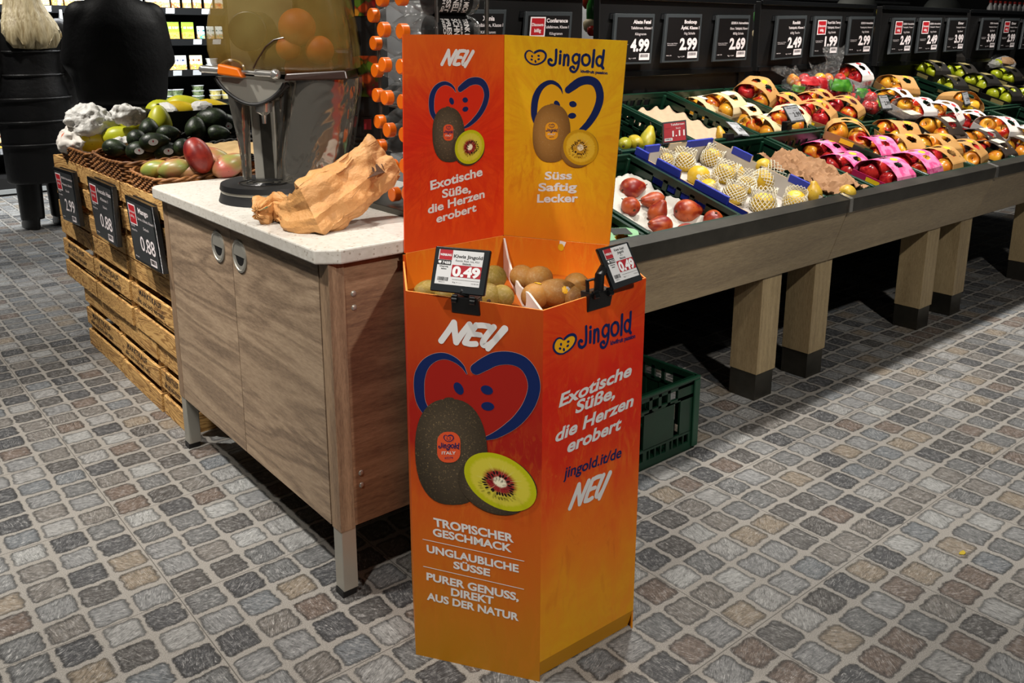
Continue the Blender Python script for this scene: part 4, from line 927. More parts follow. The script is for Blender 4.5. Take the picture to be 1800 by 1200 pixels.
# ------------------------------------------------------------------ fruit
def fruit_mat(name, a, b2, lo=.4, hi=.6, scale=14, spots=None, rough=.32, topc=None, bump=.0):
    t = NT(name); v = t.jitter(t.coord('Object'), 9); n = t.noise(v, scale, 3, .55, .6)
    c = t.ramp(n, [(lo, a), (hi, b2)])
    if topc:
        sep = t.n.new('ShaderNodeSeparateXYZ'); t.lk(t.coord('Object'), sep.inputs[0]); c = t.mix(t.ramp(t.math('ADD', t.math('MULTIPLY', sep.outputs[2], 14.0), t.math('MULTIPLY', n, .8)), [(.55, 0.0), (.95, 1.0)]), c, topc)
    if spots: c = t.mix(t.ramp(t.noise(v, spots[0], 2, .5), [(spots[2], 0.0), (spots[2]+.04, 1.0)]), c, spots[1])
    t.col(c); t.set(rough, spec=.45)
    if bump: t.bump(t.noise(v, 120, 3, .6), bump, .002)
    return t.mat
M_APRED = fruit_mat('red_apple_skin', '#8e0f1c', '#c2302a', .4, .62, 30, rough=.25); M_APMIX = fruit_mat('red_and_yellow_apple_skin', '#b4231a', '#d99a2b', .42, .6, 16, rough=.25)
M_APYEL = fruit_mat('orange_yellow_apple_skin', '#cf7a22', '#d9a530', .4, .6, 16, rough=.25); M_APGRN = fruit_mat('green_apple_skin', '#8f9c16', '#b3b82a', .4, .6, 14, rough=.25)
M_STEM = mat('fruit_stem', '#3a2a18', .8)
M_REDPEAR = fruit_mat('red_pear_skin', '#7a160c', '#a84a1c', .4, .58, 16, (90, '#4a120c', .68), .42); M_PEARG = fruit_mat('green_yellow_pear_skin', '#8d8a1a', '#b09c26', .4, .6, 9, (160, '#6b5a1a', .68), .4)
M_PEARY = fruit_mat('ripe_yellow_pear_skin', '#b58a22', '#c9a93a', .4, .6, 9, (160, '#7a5a1a', .66), .4); M_NASHI = fruit_mat('yellow_nashi_skin', '#c9a21f', '#d9b83c', .4, .6, 9, (220, '#a5801c', .66), .4)
AP_PROF = [(.0, .62), (.10, .60), (.22, .68), (.42, .86), (.68, .90), (.90, .62), (1.0, .18), (.97, -.2), (.84, -.6), (.62, -.85), (.4, -.93), (.2, -.86), (.0, -.78)]
_apm = {}
def apple(label, mt, p, r=.041, rot=(0, 0, 0), group='apples in retail packs'):
    k = (mt.name, r)
    if k not in _apm:
        m = MB(); m.lathe([(q*r, z*r) for q, z in reversed(AP_PROF)], 20)
        m.tube([(0, 0, .6*r), (.03*r, 0, .85*r), (.12*r, 0, 1.05*r)], .05*r, 6, 1); _apm[k] = m.mesh('apple', [mt, M_STEM], True, 70)
    o = bpy.data.objects.new('apple', _apm[k]); COL.objects.link(o); o.matrix_basis = TR(p, rot); return tag(o, label, 'apple', group)
def pear(label, mt, p, L=.1, r=.036, dirv=(1, 0, 0), bend=.0, group=None, stem=True):
    """dirv points from the fat end to the stem"""
    d = Vector(dirv).normalized(); R = d.to_track_quat('Z', 'Y').to_matrix().to_4x4(); M = Matrix.Translation(p) @ R
    t = thing('pear', label, 'pear', group=group, M=M)
    pr = [(.05, -.40), (.35, -.42), (.68, -.36), (.93, -.22), (1.0, -.05), (.93, .12), (.74, .26), (.55, .38), (.44, .48), (.34, .54), (.16, .575), (.03, .57)]
    m = MB(); m.lathe([(q*r, z*L) for q, z in pr], 24); ob = m.build('body', mt, t, smooth=True, ang=180)
    sd = ob.modifiers.new('sub', 'SUBSURF'); sd.levels = 1; sd.render_levels = 1
    if stem:
        m = MB(); m.tube([(0, 0, .56*L), (.003, 0, .62*L), (.008, .002, .72*L)], .0022, 6); m.build('stem', M_STEM, t, smooth=True)
    m = MB(); m.ball((0, 0, -.415*L), (.005, .005, .003), 8, 5); m.build('blossom_end', M_STEM, t, smooth=True)
    return t
UP_S = Vector((0, -math.sin(TILT), math.cos(TILT)))
def crumple(name, quad, n, amp, scale, seed, material, mirror=1.0, thick=.0006, parent=None, edge=0.0):
    """creased sheet spanning a quad of four points"""
    a, b2, c, d = [Vector(q) for q in quad]; m = MB(); rnd = random.Random(seed); off = Vector((seed*3.1, seed*1.7, 0)); nn = (b2-a).cross(d-a).normalized()
    g = []
    for j in range(n+1):
        for i in range(n+1):
            u, v = i/n, j/n; p = (a*(1-u)+b2*u)*(1-v)+(d*(1-u)+c*u)*v
            h = mnoise.noise(p*scale+off); h2 = abs(mnoise.noise(p*scale*2.3+off*2)); h3 = abs(mnoise.noise(p*scale*5+off))
            e = edge*max(0, 1-min(u, 1-u, v, 1-v)*6)
            g.append(p+nn*(amp*(h*.8+(.5-h2)*.9+(.4-h3)*.35)+e))
    m.add(g, [(j*(n+1)+i, j*(n+1)+i+1, (j+1)*(n+1)+i+1, (j+1)*(n+1)+i) for j in range(n) for i in range(n)])
    return m.build(name, material, parent, smooth=True, ang=30, solid=thick)
M_PAPERW = mat('white_liner_paper', '#b5b1a8', .8); M_PAPERB = mat('brown_wrapping_paper', '#8a6443', .8, nz=(5, '#9b7450')); M_MOULD = mat('beige_moulded_fibre', '#b8a084', .85, bp=(300, .2, .001))
def s_quad(x0, x1, y0, y1, dz): return [Vector((x, y, rimz(y)+dz)) for x, y in ((x0, y0), (x1, y0), (x1, y1), (x0, y1))]

# red pears on their white liner
o = crumple('liner_paper', s_quad(2.13, 2.575, 1.84, 2.345, -.108), 40, .022, 13, 3, M_PAPERW, edge=.03); tag(o, 'white crumpled liner paper under the red pears', 'paper')
RP = [((1110.6, 331), .105, .043, (1, -.25, .1), 'large red pear at the back corner, beside the yellow header'), ((1108, 362), .085, .036, (.4, 1, .3), 'small red pear with a shine, just above the green fruit trays'), ((1150, 353), .10, .036, (-1, .3, .1), 'orange red pear pointing left, in the middle of its crate'),
      ((1156, 373), .09, .037, (.2, -.4, 1), 'red pear with a white glint, below the orange one'), ((1162, 396), .10, .037, (-1, .1, .2), 'red pear half hidden at the crate edge by the green packs'), ((1208, 371), .115, .046, (1, -.35, -.05), 'large smooth red pear alone on the white liner'),
      ((1254, 389), .10, .040, (.3, .5, -1), 'spotted red pear with its end towards us, near the rail'), ((1206, 408), .09, .034, (1, -.2, .2), 'red pear barely peeping over the rail')]
for px, L, r, dv, lab in RP: pear(lab, M_REDPEAR, at_s(*px, -.072), L, r, dv, group='red pears')
# last green pears at the back
for px, L, r, dv, lab in (((1138, 246), .13, .036, (.75, .35, .9), 'large green pear leaning up against the red price tag'), ((1116, 250), .11, .033, (.6, 1, .25), 'green pear with its dark end facing out, left of the leaning one'), ((1098, 253), .11, .03, (.8, .6, .1), 'green pear half hidden by the yellow header')):
    pear(lab, M_PEARG, at_s(*px, -.02), L, r, dv, group='green pears')
pear('little yellow pear alone at the end of the beige moulded tray', M_PEARY, at_s(1267, 238, -.02), .08, .024, (.1, .4, 1), group='yellow pears')
# beige moulded tray
n = 44; m = MB(); g = []
q = s_quad(3.09, 3.49, 2.43, 2.93, -.075)
for j in range(n+1):
    for i in range(n+1):
        u, v = i/n, j/n; p = (q[0]*(1-u)+q[1]*u)*(1-v)+(q[3]*(1-u)+q[2]*u)*v
        h = .5+.5*math.cos(2*PI*u*4.0+(.8 if int(v*6) % 2 else 0))*math.cos(2*PI*v*5.0); g.append(p+UP_S*(.022*h**1.5))
m.add(g, [(j*(n+1)+i, j*(n+1)+i+1, (j+1)*(n+1)+i+1, (j+1)*(n+1)+i) for j in range(n) for i in range(n)])
tag(m.build('moulded_tray', M_MOULD, smooth=True, ang=60, solid=.002), 'empty beige moulded fruit tray lying in the green crate', 'tray')

# ------------------------------------------------------------------ blue cardboard box of nashi pears in foam nets
M_BLUE = mat('blue_printed_card', '#1d2f9c', .6); M_CARDIN = mat('pale_card_inside', '#b9b3ad', .8); M_KRAFTE = mat('raw_kraft_edge', '#a98a63', .8); M_PRW = mat('pale_blue_print', '#aab4e0', .6)
bx0, bx1, by0, by1 = 2.625, 3.12, 1.818, 2.362
Mb = TR((bx0, by0, rimz(by0)-.0), (TILT, 0, 0)) @ Matrix.Translation((0, 0, -.078))
bb_ = thing('cardboard_box', 'blue printed cardboard box of foam wrapped pears between two green crates', 'box', M=Mb); w, D, H = bx1-bx0, (by1-by0)/math.cos(TILT), .105
def card_wall(a, b2, prof, name, inward):
    """wall with a stepped top: prof is a list of (u, height)"""
    a, b2 = Vector(a), Vector(b2); d = b2-a; n = Vector(inward)*.005; top = [(u, h) for u, h in prof]
    ring = [(0, 0)]+[(1, 0)]+list(reversed(top)); P = [Vector((a.x+d.x*u, a.y+d.y*u, h)) for u, h in ring]; N3 = Vector((n.x, n.y, 0)); k = len(P)
    m = MB(); m.add(P+[p+N3 for p in P], [tuple(range(k)), tuple(reversed(range(k, 2*k)))]+[(i, k+i, k+(i+1) % k, (i+1) % k) for i in range(k)], 0)
    m.m = [0, 1]+[2]*k; return m.build(name, [M_BLUE, M_CARDIN, M_KRAFTE], bb_)
steps = [(0, H), (.12, H), (.125, H-.028), (.2, H-.028), (.205, H), (.42, H), (.425, H-.03), (.55, H-.03), (.555, H-.004), (.84, H-.004), (.845, H-.02), (1, H-.02)]
sw = card_wall((0, D), (0, 0), steps, 'side_wall', (1, 0)); card_wall((w, 0), (w, D), [(0, H-.02), (.1, H-.02), (.105, H+.004), (.3, H+.004), (.305, H-.015), (.62, H-.015), (.625, H+.004), (.82, H+.004), (.825, H-.01), (1, H-.01)], 'side_wall', (-1, 0))
card_wall((0, 0), (w, 0), [(0, H-.035), (1, H-.035)], 'end_wall', (0, 1)); card_wall((w, D), (0, D), [(0, H), (.1, H), (.105, H-.02), (.3, H-.02), (.305, H), (.6, H), (.605, H-.02), (1, H-.02)], 'end_wall', (0, -1))
m = MB(); m.bb((0, 0, 0), (w, D, .005)); m.build('base', M_CARDIN, bb_)
for x_, u0, u1, hh in ((0, .0, .12, H), (0, .205, .42, H), (0, .555, .84, H-.004), (w, .12, .29, H+.004), (w, .63, .81, H+.004)):
    m = MB(); sx = -1 if x_ == 0 else 1
    ya, yb = (D*(1-u1), D*(1-u0)) if x_ == 0 else (D*u0, D*u1)
    m.bb((x_-.006, ya, hh-.03), (x_+.006, yb, hh+.002)); m.build('folded_tab', M_BLUE, bb_, bevel=.002)
for u0, u1 in ((.1, .28), (.62, .98)): m = MB(); m.bb((w*u0, D-.006, H-.03), (w*u1, D+.006, H+.002)); m.build('folded_tab', M_BLUE, bb_, bevel=.002)
m = MB(); put_text(m, 'FRESH PEAR', (-.0008, D*.60, .03), (0, -D*.46, 0), (0, 0, .034), bold=.02); m.build('lettering', M_PRW, sw)
M_NET = mat('white_foam_net', '#ded9c8', .7)
def foam_net(t, r, top=1.15, bot=-.8, flare=1.0, n=18, k=11, th=.0042):
    vs = []; fs = []
    for i in range(k+1):
        z = bot+(top-bot)*i/k; q = math.sqrt(max(.12, 1.06-min(abs(z), .97)**2)) if z < .55 else math.sqrt(max(.12, 1.06-.55**2))*(1+(flare-1)*(z-.55)/.6)
        for j in range(n):
            a = 2*PI*(j+.5*(i % 2))/n; vs.append((q*r*1.05*math.cos(a), q*r*1.05*math.sin(a), z*r))
    for i in range(k-1):
        for j in range(n):
            o_ = i % 2; l = (j-1+o_) % n; fs.append((i*n+j, (i+1)*n+(j+o_) % n, (i+2)*n+j, (i+1)*n+(j-1+o_) % n))
    m = MB(); m.add(vs, fs); o = m.build('foam_net', M_NET, t); md = o.modifiers.new('wire', 'WIREFRAME'); md.thickness = th; md.use_even_offset = False; md.use_boundary = True; o['label'] = 'white foam net sleeve'
    return o
def nashi(label, px, r, net=None, dz=-.045, rot=(0, 0, 0), sticker=False):
    t = thing('nashi_pear', label, 'pear', group='nashi pears in the blue box', M=TR(at_s(*px, dz), rot))
    m = MB(); m.lathe([(q*r, z*r*.93) for q, z in reversed([(.0, .9), (.12, .9), (.3, .95), (.6, .83), (.85, .55), (1, .05), (.9, -.45), (.62, -.8), (.3, -.95), (0, -.93)])], 24); m.build('body', M_NASHI, t, smooth=True, ang=180)
    if net: foam_net(t, r, *net)
    else:
        m = MB(); m.tube([(0, 0, .85*r), (.003, 0, 1.1*r)], .002, 6); m.build('stem', M_STEM, t)
    if sticker:
        m = MB(); cdir = (CAM-at_s(*px, dz)).normalized(); x = cdir.orthogonal().normalized(); y = cdir.cross(x); c = cdir*r*1.005
        RI = Euler(rot).to_matrix().inverted()
        m.poly([RI @ (c+(x*math.cos(2*PI*j/16)+y*math.sin(2*PI*j/16))*.0085) for j in range(16)], 0); m.build('sticker', M_STW, t)
    return t
NT_ = (1.1, -.85, 1.0)
k8 = crop(1080, 240, 3.75)
for lab, c, r, net, rot, stk in (('foam netted yellow pear at the far left corner of the blue box', (335, 158), .033, (1.3, -.8, 1.25), (.2, .3, 0), 0), ('netted yellow pear beside the far corner, second from the left', (455, 170), .041, (1.25, -.6, 1.1), (0, .35, .3), 0), ('netted pear leaning on the back of the blue box', (640, 142), .04, (1.2, -.85, 1.0), (.4, .2, 0), 0),
        ('bare yellow pear with a round white sticker', (555, 262), .042, None, (0, .4, .2), 1), ('netted pear right of the bare one with the sticker', (725, 250), .042, (1.25, -.5, 1.15), (.3, .1, .5), 0), ('bare yellow pear half hidden behind the netted ones', (795, 235), .034, None, (0, 0, 0), 0),
        ('netted pear low at the left wall of the box', (620, 345), .037, NT_, (.2, -.4, 0), 0), ('netted pear by the left wall nearest the rail', (790, 385), .04, (1.1, -.6, 1.1), (.2, .4, .5), 0), ('netted pear with its net flared open to the right', (985, 290), .043, (1.5, -.5, 1.2), (0, 1.1, -.3), 0),
        ('pear standing in an upright net cup, its top open', (980, 445), .043, (1.35, -.9, 1.12), (0, .05, 0), 0), ('netted pear nearest the rail in the right corner', (1190, 425), .04, (1.1, -.8, 1.05), (.3, -.3, 0), 0), ('netted pear between the flared one and the cup', (870, 320), .034, (1.4, -.8, 1.2), (0, .9, .6), 0)):
    nashi(lab, k8(*c), r*1.12, net, rot=rot, sticker=bool(stk))
# brown paper crate
o = crumple('wrapping_paper', s_quad(3.2, 3.49, 1.83, 2.2, -.02), 40, .045, 11, 8, M_PAPERB, edge=.02); tag(o, 'crumpled brown wrapping paper in the green crate beside the blue box', 'paper')
for px, L, r, dv, lab in ((k8(985, 195), .1, .035, (1, .3, 0), 'brownish pear behind the crumpled brown paper'), (k8(1315, 372), .085, .034, (.1, .2, 1), 'small yellow pear with a dark stem on the brown paper'), (k8(1535, 372), .1, .036, (1, .2, -.1), 'yellow pear at the rail beside the paper edge')):
    pear(lab, M_PEARY, at_s(*px, -.0), L, r, dv, group='yellow pears')

# ------------------------------------------------------------------ apple packs
def pack_mat(name, base, patch, lo, hi, scale, third=None):
    t = NT(name); v = t.jitter(t.coord('Object'), 7); c = t.ramp(t.noise(v, scale, 2, .5), [(lo, base), (hi, patch)])
    if third: c = t.mix(t.ramp(t.noise(v, third[1], 2), [(third[2], 0.0), (third[2]+.03, 1.0)]), c, third[0])
    t.col(c); t.set(.6, spec=.3); return t.mat
PK = {'kraft': (pack_mat('kraft_sleeve', '#b58a52', '#a97c45', .4, .6, 8, ('#3a2a18', 40, .70)), mat('kraft_tray', '#8e6b40', .7), mat('yellow_pack_label', '#d8b416', .5)),
      'white': (pack_mat('white_sleeve', '#d6d1cc', '#cfc9c4', .4, .6, 8, ('#a82a30', 34, .66)), mat('white_tray', '#b9b4b2', .7), mat('red_pack_label', '#b0242c', .5)),
      'pink': (pack_mat('pink_sleeve', '#c8467c', '#dc7aa2', .45, .55, 26, ('#8a9a7a', 22, .68)), mat('pink_tray', '#b0124e', .6), mat('yellow_oval_label', '#d8b416', .5)),
      'cream': (pack_mat('cream_sleeve', '#d2bf98', '#c9b48a', .4, .6, 8), mat('cream_tray', '#b8a27c', .7), mat('white_pack_label', '#d6d4ce', .5)),
      'dark': (pack_mat('dark_brown_sleeve', '#2a211b', '#382c24', .4, .6, 8, ('#b9b0a0', 24, .66)), mat('dark_brown_tray', '#231b16', .6), mat('cream_pack_label', '#cfc6ad', .5)),
      'black': (pack_mat('black_sleeve', '#15120f', '#1d1915', .4, .6, 8, ('#8a8060', 30, .70)), mat('black_tray', '#12100e', .5), mat('gold_pack_label', '#8f8252', .5))}
_pkm = {}
PX, PYW, PH = .158, .192, .102
def sleeve_mesh(kind, open_):
    prof = [(-1, .012), (-1, .05), (-.86, .075), (-.45, .098), (-.15, .107), (.15, .107), (.45, .098), (.86, .075), (1, .05), (1, .012)]
    pts = [Vector((y*PYW/2, z)) for y, z in prof]; L = [0]
    for a, b2 in zip(pts, pts[1:]): L.append(L[-1]+(b2-a).length)
    def at(t):
        s = t*L[-1]
        for i in range(len(pts)-1):
            if s <= L[i+1]+1e-9: q = (s-L[i])/(L[i+1]-L[i]); return pts[i]*(1-q)+pts[i+1]*q
    NU, NTT = 22, 44; m = MB(); vs = []
    for j in range(NTT+1):
        t = j/NTT; p = at(t); e = max(0.0, math.sin(PI*min(max((t-.14)/.36, 0), 1))) if t < .5 else max(0.0, math.sin(PI*min(max((.86-t)/.36, 0), 1)))
        hw = PX/2*(1-(.08 if kind == 'pink' else .17)*e*open_)
        for i in range(NU+1): vs.append((hw*(2*i/NU-1), p.x, p.y))
    fs = []
    for j in range(NTT):
        for i in range(NU):
            u = 2*(i+.5)/NU-1; t = (j+.5)/NTT
            if any((u/(.34 if kind == 'pink' else .46))**2+((t-c)/(.05 if kind == 'pink' else .066))**2 < 1 for c in (.385, .615)): continue
            fs.append((j*(NU+1)+i, j*(NU+1)+i+1, (j+1)*(NU+1)+i+1, (j+1)*(NU+1)+i))
    m.add(vs, fs); return m.mesh('sleeve', PK[kind][0], False)
def apple_pack(label, kind, px, dz=.0, yaw=0, pitch=0, roll=0, fruits=(M_APMIX, M_APMIX, M_APMIX, M_APRED), open_=1.0, s=1.13, napples=4, word='red', where=None):
    """open sides face local x; matrix follows the slope of the stand"""
    p = at_s(*px, dz); M = TR(p) @ Matrix.Rotation(TILT, 4, 'X') @ Euler((roll, pitch, yaw)).to_matrix().to_4x4() @ Matrix.Diagonal((s, s, s, 1))
    M = M @ Matrix.Translation((0, 0, -.055))
    t = thing('apple_pack', label, 'fruit pack', group='cardboard packs of apples', M=M)
    if kind not in _pkm:
        _pkm[kind] = sleeve_mesh(kind, 1.0)
        m = MB(); x, y = PX/2, PYW/2; m.bb((-x, -y, 0), (x, y, .003)); 
        for sx in (-1, 1): m.hexa([(sx*x-.003*(sx > 0), -y, 0), (sx*x+.003*(sx < 0), -y, 0), (sx*x+.003*(sx < 0), y, 0), (sx*x-.003*(sx > 0), y, 0), (sx*(x+.006)-.003*(sx > 0), -y, .036), (sx*(x+.006)+.003*(sx < 0), -y, .036), (sx*(x+.006)+.003*(sx < 0), y, .036), (sx*(x+.006)-.003*(sx > 0), y, .036)])
        for sy in (-1, 1): m.bb((-x, sy*y-.003*(sy > 0), 0), (x, sy*y+.003*(sy < 0), .03))
        _pkm[kind+'_t'] = m.mesh('tray', PK[kind][1])
        m = MB(); m2 = MB(); m3 = MB()
        if kind in ('kraft', 'pink', 'white'): m.poly([(.02+.022*math.cos(2*PI*j/14), .0+.014*math.sin(2*PI*j/14), .1078) for j in range(14)]); m2.poly([(-.087, -.03, .01), (-.0875, -.03, .03), (-.0875, .03, .03), (-.087, .03, .01)]); m3.bb((-.05, -PYW/2-.0012, .018), (.05, -PYW/2-.0004, .04))
        else: m.poly([(-.03, -.022, .1078), (.045, -.022, .1078), (.045, .022, .1078), (-.03, .022, .1078)]); m2.poly([(-.0872, -.06, .006), (-.0885, -.06, .028), (-.0885, .02, .028), (-.0872, .02, .006)])
        _pkm[kind+'_l'] = m.mesh('printed_label', PK[kind][2]); _pkm[kind+'_e'] = m2.mesh('end_label', PK[kind][2])
        if m3.v: _pkm[kind+'_s'] = m3.mesh('side_label', PK[kind][2])
    for nm in ('', '_t', '_l', '_e', '_s'):
        if kind+nm not in _pkm: continue
        o = bpy.data.objects.new({'': 'sleeve', '_t': 'tray', '_l': 'printed_label', '_e': 'end_label', '_s': 'side_label'}[nm], _pkm[kind+nm]); COL.objects.link(o); o.parent = t
        if nm == '': sd = o.modifiers.new('solid', 'SOLIDIFY'); sd.thickness = .0012
    spots = [(-.037, -.043), (-.037, .043), (.037, -.043), (.037, .043)][:napples]
    side = ['left side, nearer the aisle', 'left side, far end', 'right side, nearer the aisle', 'right side, far end']
    CW = {M_APRED.name: 'red', M_APMIX.name: 'blushed', M_APYEL.name: 'orange', M_APGRN.name: 'green', M_PEARY.name: 'yellow'}
    wh = where or label
    for i, (x, y) in enumerate(spots):
        r = .0405; a = random.uniform(0, 6.28)
        q = M @ Vector((x, y, .003+r*.95)); e = Euler((random.uniform(-1.3, 1.3), random.uniform(-1.4, .3), a))
        apple(f'{CW[fruits[i % len(fruits)].name]} {"apple" if word != "pearly" else "pear"} in the {wh}, {side[i]}', fruits[i % len(fruits)], q, r*s, (M.to_3x3().normalized() @ e.to_matrix()).to_euler())
    return t
R_, Y_, X_, G_ = M_APRED, M_APYEL, M_APMIX, M_APGRN
PACKS = [  # label, kind, px, dz, yaw, pitch, roll, fruits, word, short place
 ('pink apple pack with a yellow oval, deepest in the green crate', 'pink', (1452, 268), -.075, .1, 0, 0, (R_, X_, X_, R_), 'red', 'deepest pink pack'),
 ('pink apple pack low in the crate, in front of the deepest one', 'pink', (1487, 291), -.075, .05, 0, 0, (R_, R_, X_, R_), 'red', 'low pink pack'),
 ('pink apple pack behind the big one with two facing apples', 'pink', (1537, 262), -.01, -.1, 0, .1, (X_, X_, X_, X_), 'red', 'pink pack at the back'),
 ('pink apple pack at the rail with two big red apples facing us', 'pink', (1558, 302), -.015, .0, 0, 0, (R_, R_, X_, R_), 'red', 'pink pack at the rail'),
 ('pink apple pack with a white square, farthest right of the pink ones', 'pink', (1608, 288), -.02, .05, 0, 0, (X_, R_, R_, R_), 'red', 'rightmost pink pack'),
 ('kraft apple pack with a yellow end label, on the crate corner', 'kraft', (1493, 232), .03, .55, .1, .1, (X_, Y_, Y_, Y_), 'orange', 'kraft pack on the corner'),
 ('kraft apple pack with wide oval windows behind the pink packs', 'kraft', (1580, 233), .0, -.35, 0, .1, (Y_, X_, Y_, R_), 'orange', 'kraft pack with oval windows'),
 ('pale kraft apple pack just behind the rightmost pink one', 'kraft', (1585, 256), -.03, -.2, 0, 0, (Y_, R_, X_, R_), 'orange', 'pale kraft pack'),
 ('kraft apple pack at the rail next to the pink packs', 'kraft', (1652, 280), -.02, .05, 0, 0, (Y_, Y_, R_, R_), 'yellow', 'kraft pack at the rail'),
 ('kraft apple pack with yellow apples and label by the joint', 'kraft', (1695, 268), -.02, .2, 0, 0, (Y_, X_, Y_, Y_), 'yellow', 'kraft pack by the joint'),
 ('kraft apple pack between the pale one and the rail', 'kraft', (1645, 256), .0, -.1, 0, 0, (X_, Y_, X_, Y_), 'yellow', 'kraft pack in the middle'),
 ('dark brown apple pack with a cream label, leaning beside the white packs', 'dark', (1655, 226), .02, -.1, 0, .2, (X_, Y_, X_, Y_), 'orange', 'leaning dark pack'),
 ('dark brown apple pack with a white band, under the leaning one', 'dark', (1668, 245), -.03, 0, 0, 0, (Y_, X_, X_, Y_), 'orange', 'dark pack under the leaning one'),
 ('dark brown apple pack with a heart label, right of the kraft ones', 'dark', (1725, 246), .0, -.1, 0, 0, (X_, Y_, X_, X_), 'orange', 'dark pack with a heart label'),
 ('dark brown apple pack at the rail near the joint', 'dark', (1745, 266), -.02, .0, 0, 0, (X_, R_, Y_, Y_), 'red', 'dark pack at the rail'),
 ('dark brown apple pack at the rail, at the picture edge', 'dark', (1790, 258), -.02, 0, 0, 0, (Y_, Y_, Y_, Y_), 'yellow', 'outermost dark pack'),
 ('white apple pack with grey end panel, near the picture edge', 'white', (1758, 224), .045, -.1, .05, .1, (X_, X_, X_, X_), 'red', 'white pack with the grey end'),
 ('white apple pack at the very picture edge', 'white', (1798, 240), .02, 0, 0, 0, (Y_, X_, X_, X_), 'orange', 'white pack at the picture edge'),
 ('white apple pack with yellow tabs behind the grey ended one', 'white', (1708, 214), .0, .3, 0, 0, (X_, R_, R_, X_), 'red', 'white pack with yellow tabs'),
 ('kraft apple pack on top of the others, tilted, open end to the front', 'kraft', (1332, 162), .03, .35, -.15, .25, (X_, R_, R_, X_), 'red', 'tilted kraft pack on top'),
 ('kraft apple pack under the tilted one', 'kraft', (1376, 184), -.02, .2, 0, 0, (R_, R_, R_, X_), 'red', 'kraft pack under the tilted one'),
 ('kraft apple pack behind the grey price tag', 'kraft', (1432, 198), .02, .35, 0, 0, (R_, R_, R_, X_), 'red', 'kraft pack behind the grey tag'),
 ('kraft apple pack below the clear bags', 'kraft', (1482, 190), .01, .3, 0, 0, (X_, R_, Y_, R_), 'red', 'kraft pack below the bags'),
 ('kraft apple pack beside the tilted one at the back', 'kraft', (1435, 178), .0, .3, 0, 0, (Y_, R_, Y_, X_), 'yellow', 'kraft pack at the back'),
 ('cream apple pack with a carry handle, upright in the middle crate', 'cream', (1273, 183), -.03, .15, 0, 0, (Y_, X_, Y_, Y_), 'yellow', 'cream pack with a handle'),
 ('cream apple pack lying low at the left of its crate', 'cream', (1232, 190), -.075, .1, 0, 0, (Y_, Y_, X_, Y_), 'yellow', 'low cream pack at the left'),
 ('cream apple pack with a white label, low in the middle', 'cream', (1306, 203), -.07, .1, 0, 0, (Y_, X_, X_, Y_), 'orange', 'cream pack with a white label'),
 ('cream apple pack low at the front rim of its crate', 'cream', (1347, 222), -.075, .05, 0, 0, (Y_, X_, X_, Y_), 'orange', 'cream pack at the front rim'),
 ('large cream apple pack with two red apples, behind the tag 2.99', 'cream', (1388, 208), -.01, .45, 0, 0, (X_, X_, X_, X_), 'red', 'large cream pack'),
 ('white apple pack highest at the back, below the dark displays', 'white', (1500, 128), .05, .1, 0, .05, (R_, X_, X_, X_), 'red', 'highest white pack'),
 ('white apple pack flat beside the plastic bags', 'white', (1572, 172), -.02, .1, 0, 0, (X_, X_, Y_, X_), 'orange', 'flat white pack'),
 ('white apple pack with two apples facing left, middle of the back row', 'white', (1612, 190), .03, -.1, 0, .1, (X_, Y_, X_, X_), 'red', 'middle white pack'),
 ('white apple pack tilted towards the aisle, right of the middle one', 'white', (1662, 200), .03, .2, 0, .3, (R_, X_, R_, X_), 'red', 'tilted white pack'),
 ('orange kraft apple pack on its side at the back', 'kraft', (1580, 150), .035, -.25, 0, .1, (Y_, Y_, Y_, Y_), 'orange', 'orange kraft pack at the back'),
 ('kraft apple pack tipped on its corner behind a grey tag', 'kraft', (1690, 178), .04, .9, .3, .2, (Y_, Y_, Y_, Y_), 'orange', 'tipped kraft pack'),
 ('black pack of green apples, topmost of the stack', 'black', (1664, 98), .10, -.15, 0, 0, (G_, G_, G_, G_), 'green', 'topmost black pack'),
 ('black pack of green apples at the left of the stack', 'black', (1637, 122), .06, -.2, 0, 0, (G_, G_, G_, G_), 'green', 'left black pack'),
 ('black pack of green apples in the middle of the stack', 'black', (1688, 126), .06, -.2, 0, 0, (G_, G_, G_, G_), 'green', 'middle black pack'),
 ('black pack of green apples lowest at the left', 'black', (1668, 148), .0, -.2, 0, 0, (G_, G_, G_, G_), 'green', 'lowest left black pack'),
 ('black pack of green apples right of the middle one', 'black', (1726, 144), .05, -.2, 0, 0, (G_, G_, G_, G_), 'green', 'black pack right of the middle'),
 ('black pack of green apples at the right, below the crisp bag', 'black', (1768, 132), .06, .0, 0, 0, (G_, G_, G_, G_), 'green', 'black pack below the bag'),
 ('black pack of green apples nearest the front of the stack', 'black', (1765, 166), .03, -.1, 0, 0, (G_, G_, G_, G_), 'green', 'frontmost black pack'),
 ('black pack of green apples cut by the picture edge', 'black', (1802, 166), .03, -.1, 0, 0, (G_, G_, G_, G_), 'green', 'black pack at the picture edge')]
for lab, kind, px, dz, yaw, pit, rol, fr_, wd, wh in PACKS: apple_pack(lab, kind, px, dz, yaw, pit, rol, fr_, word=wd, where=wh)

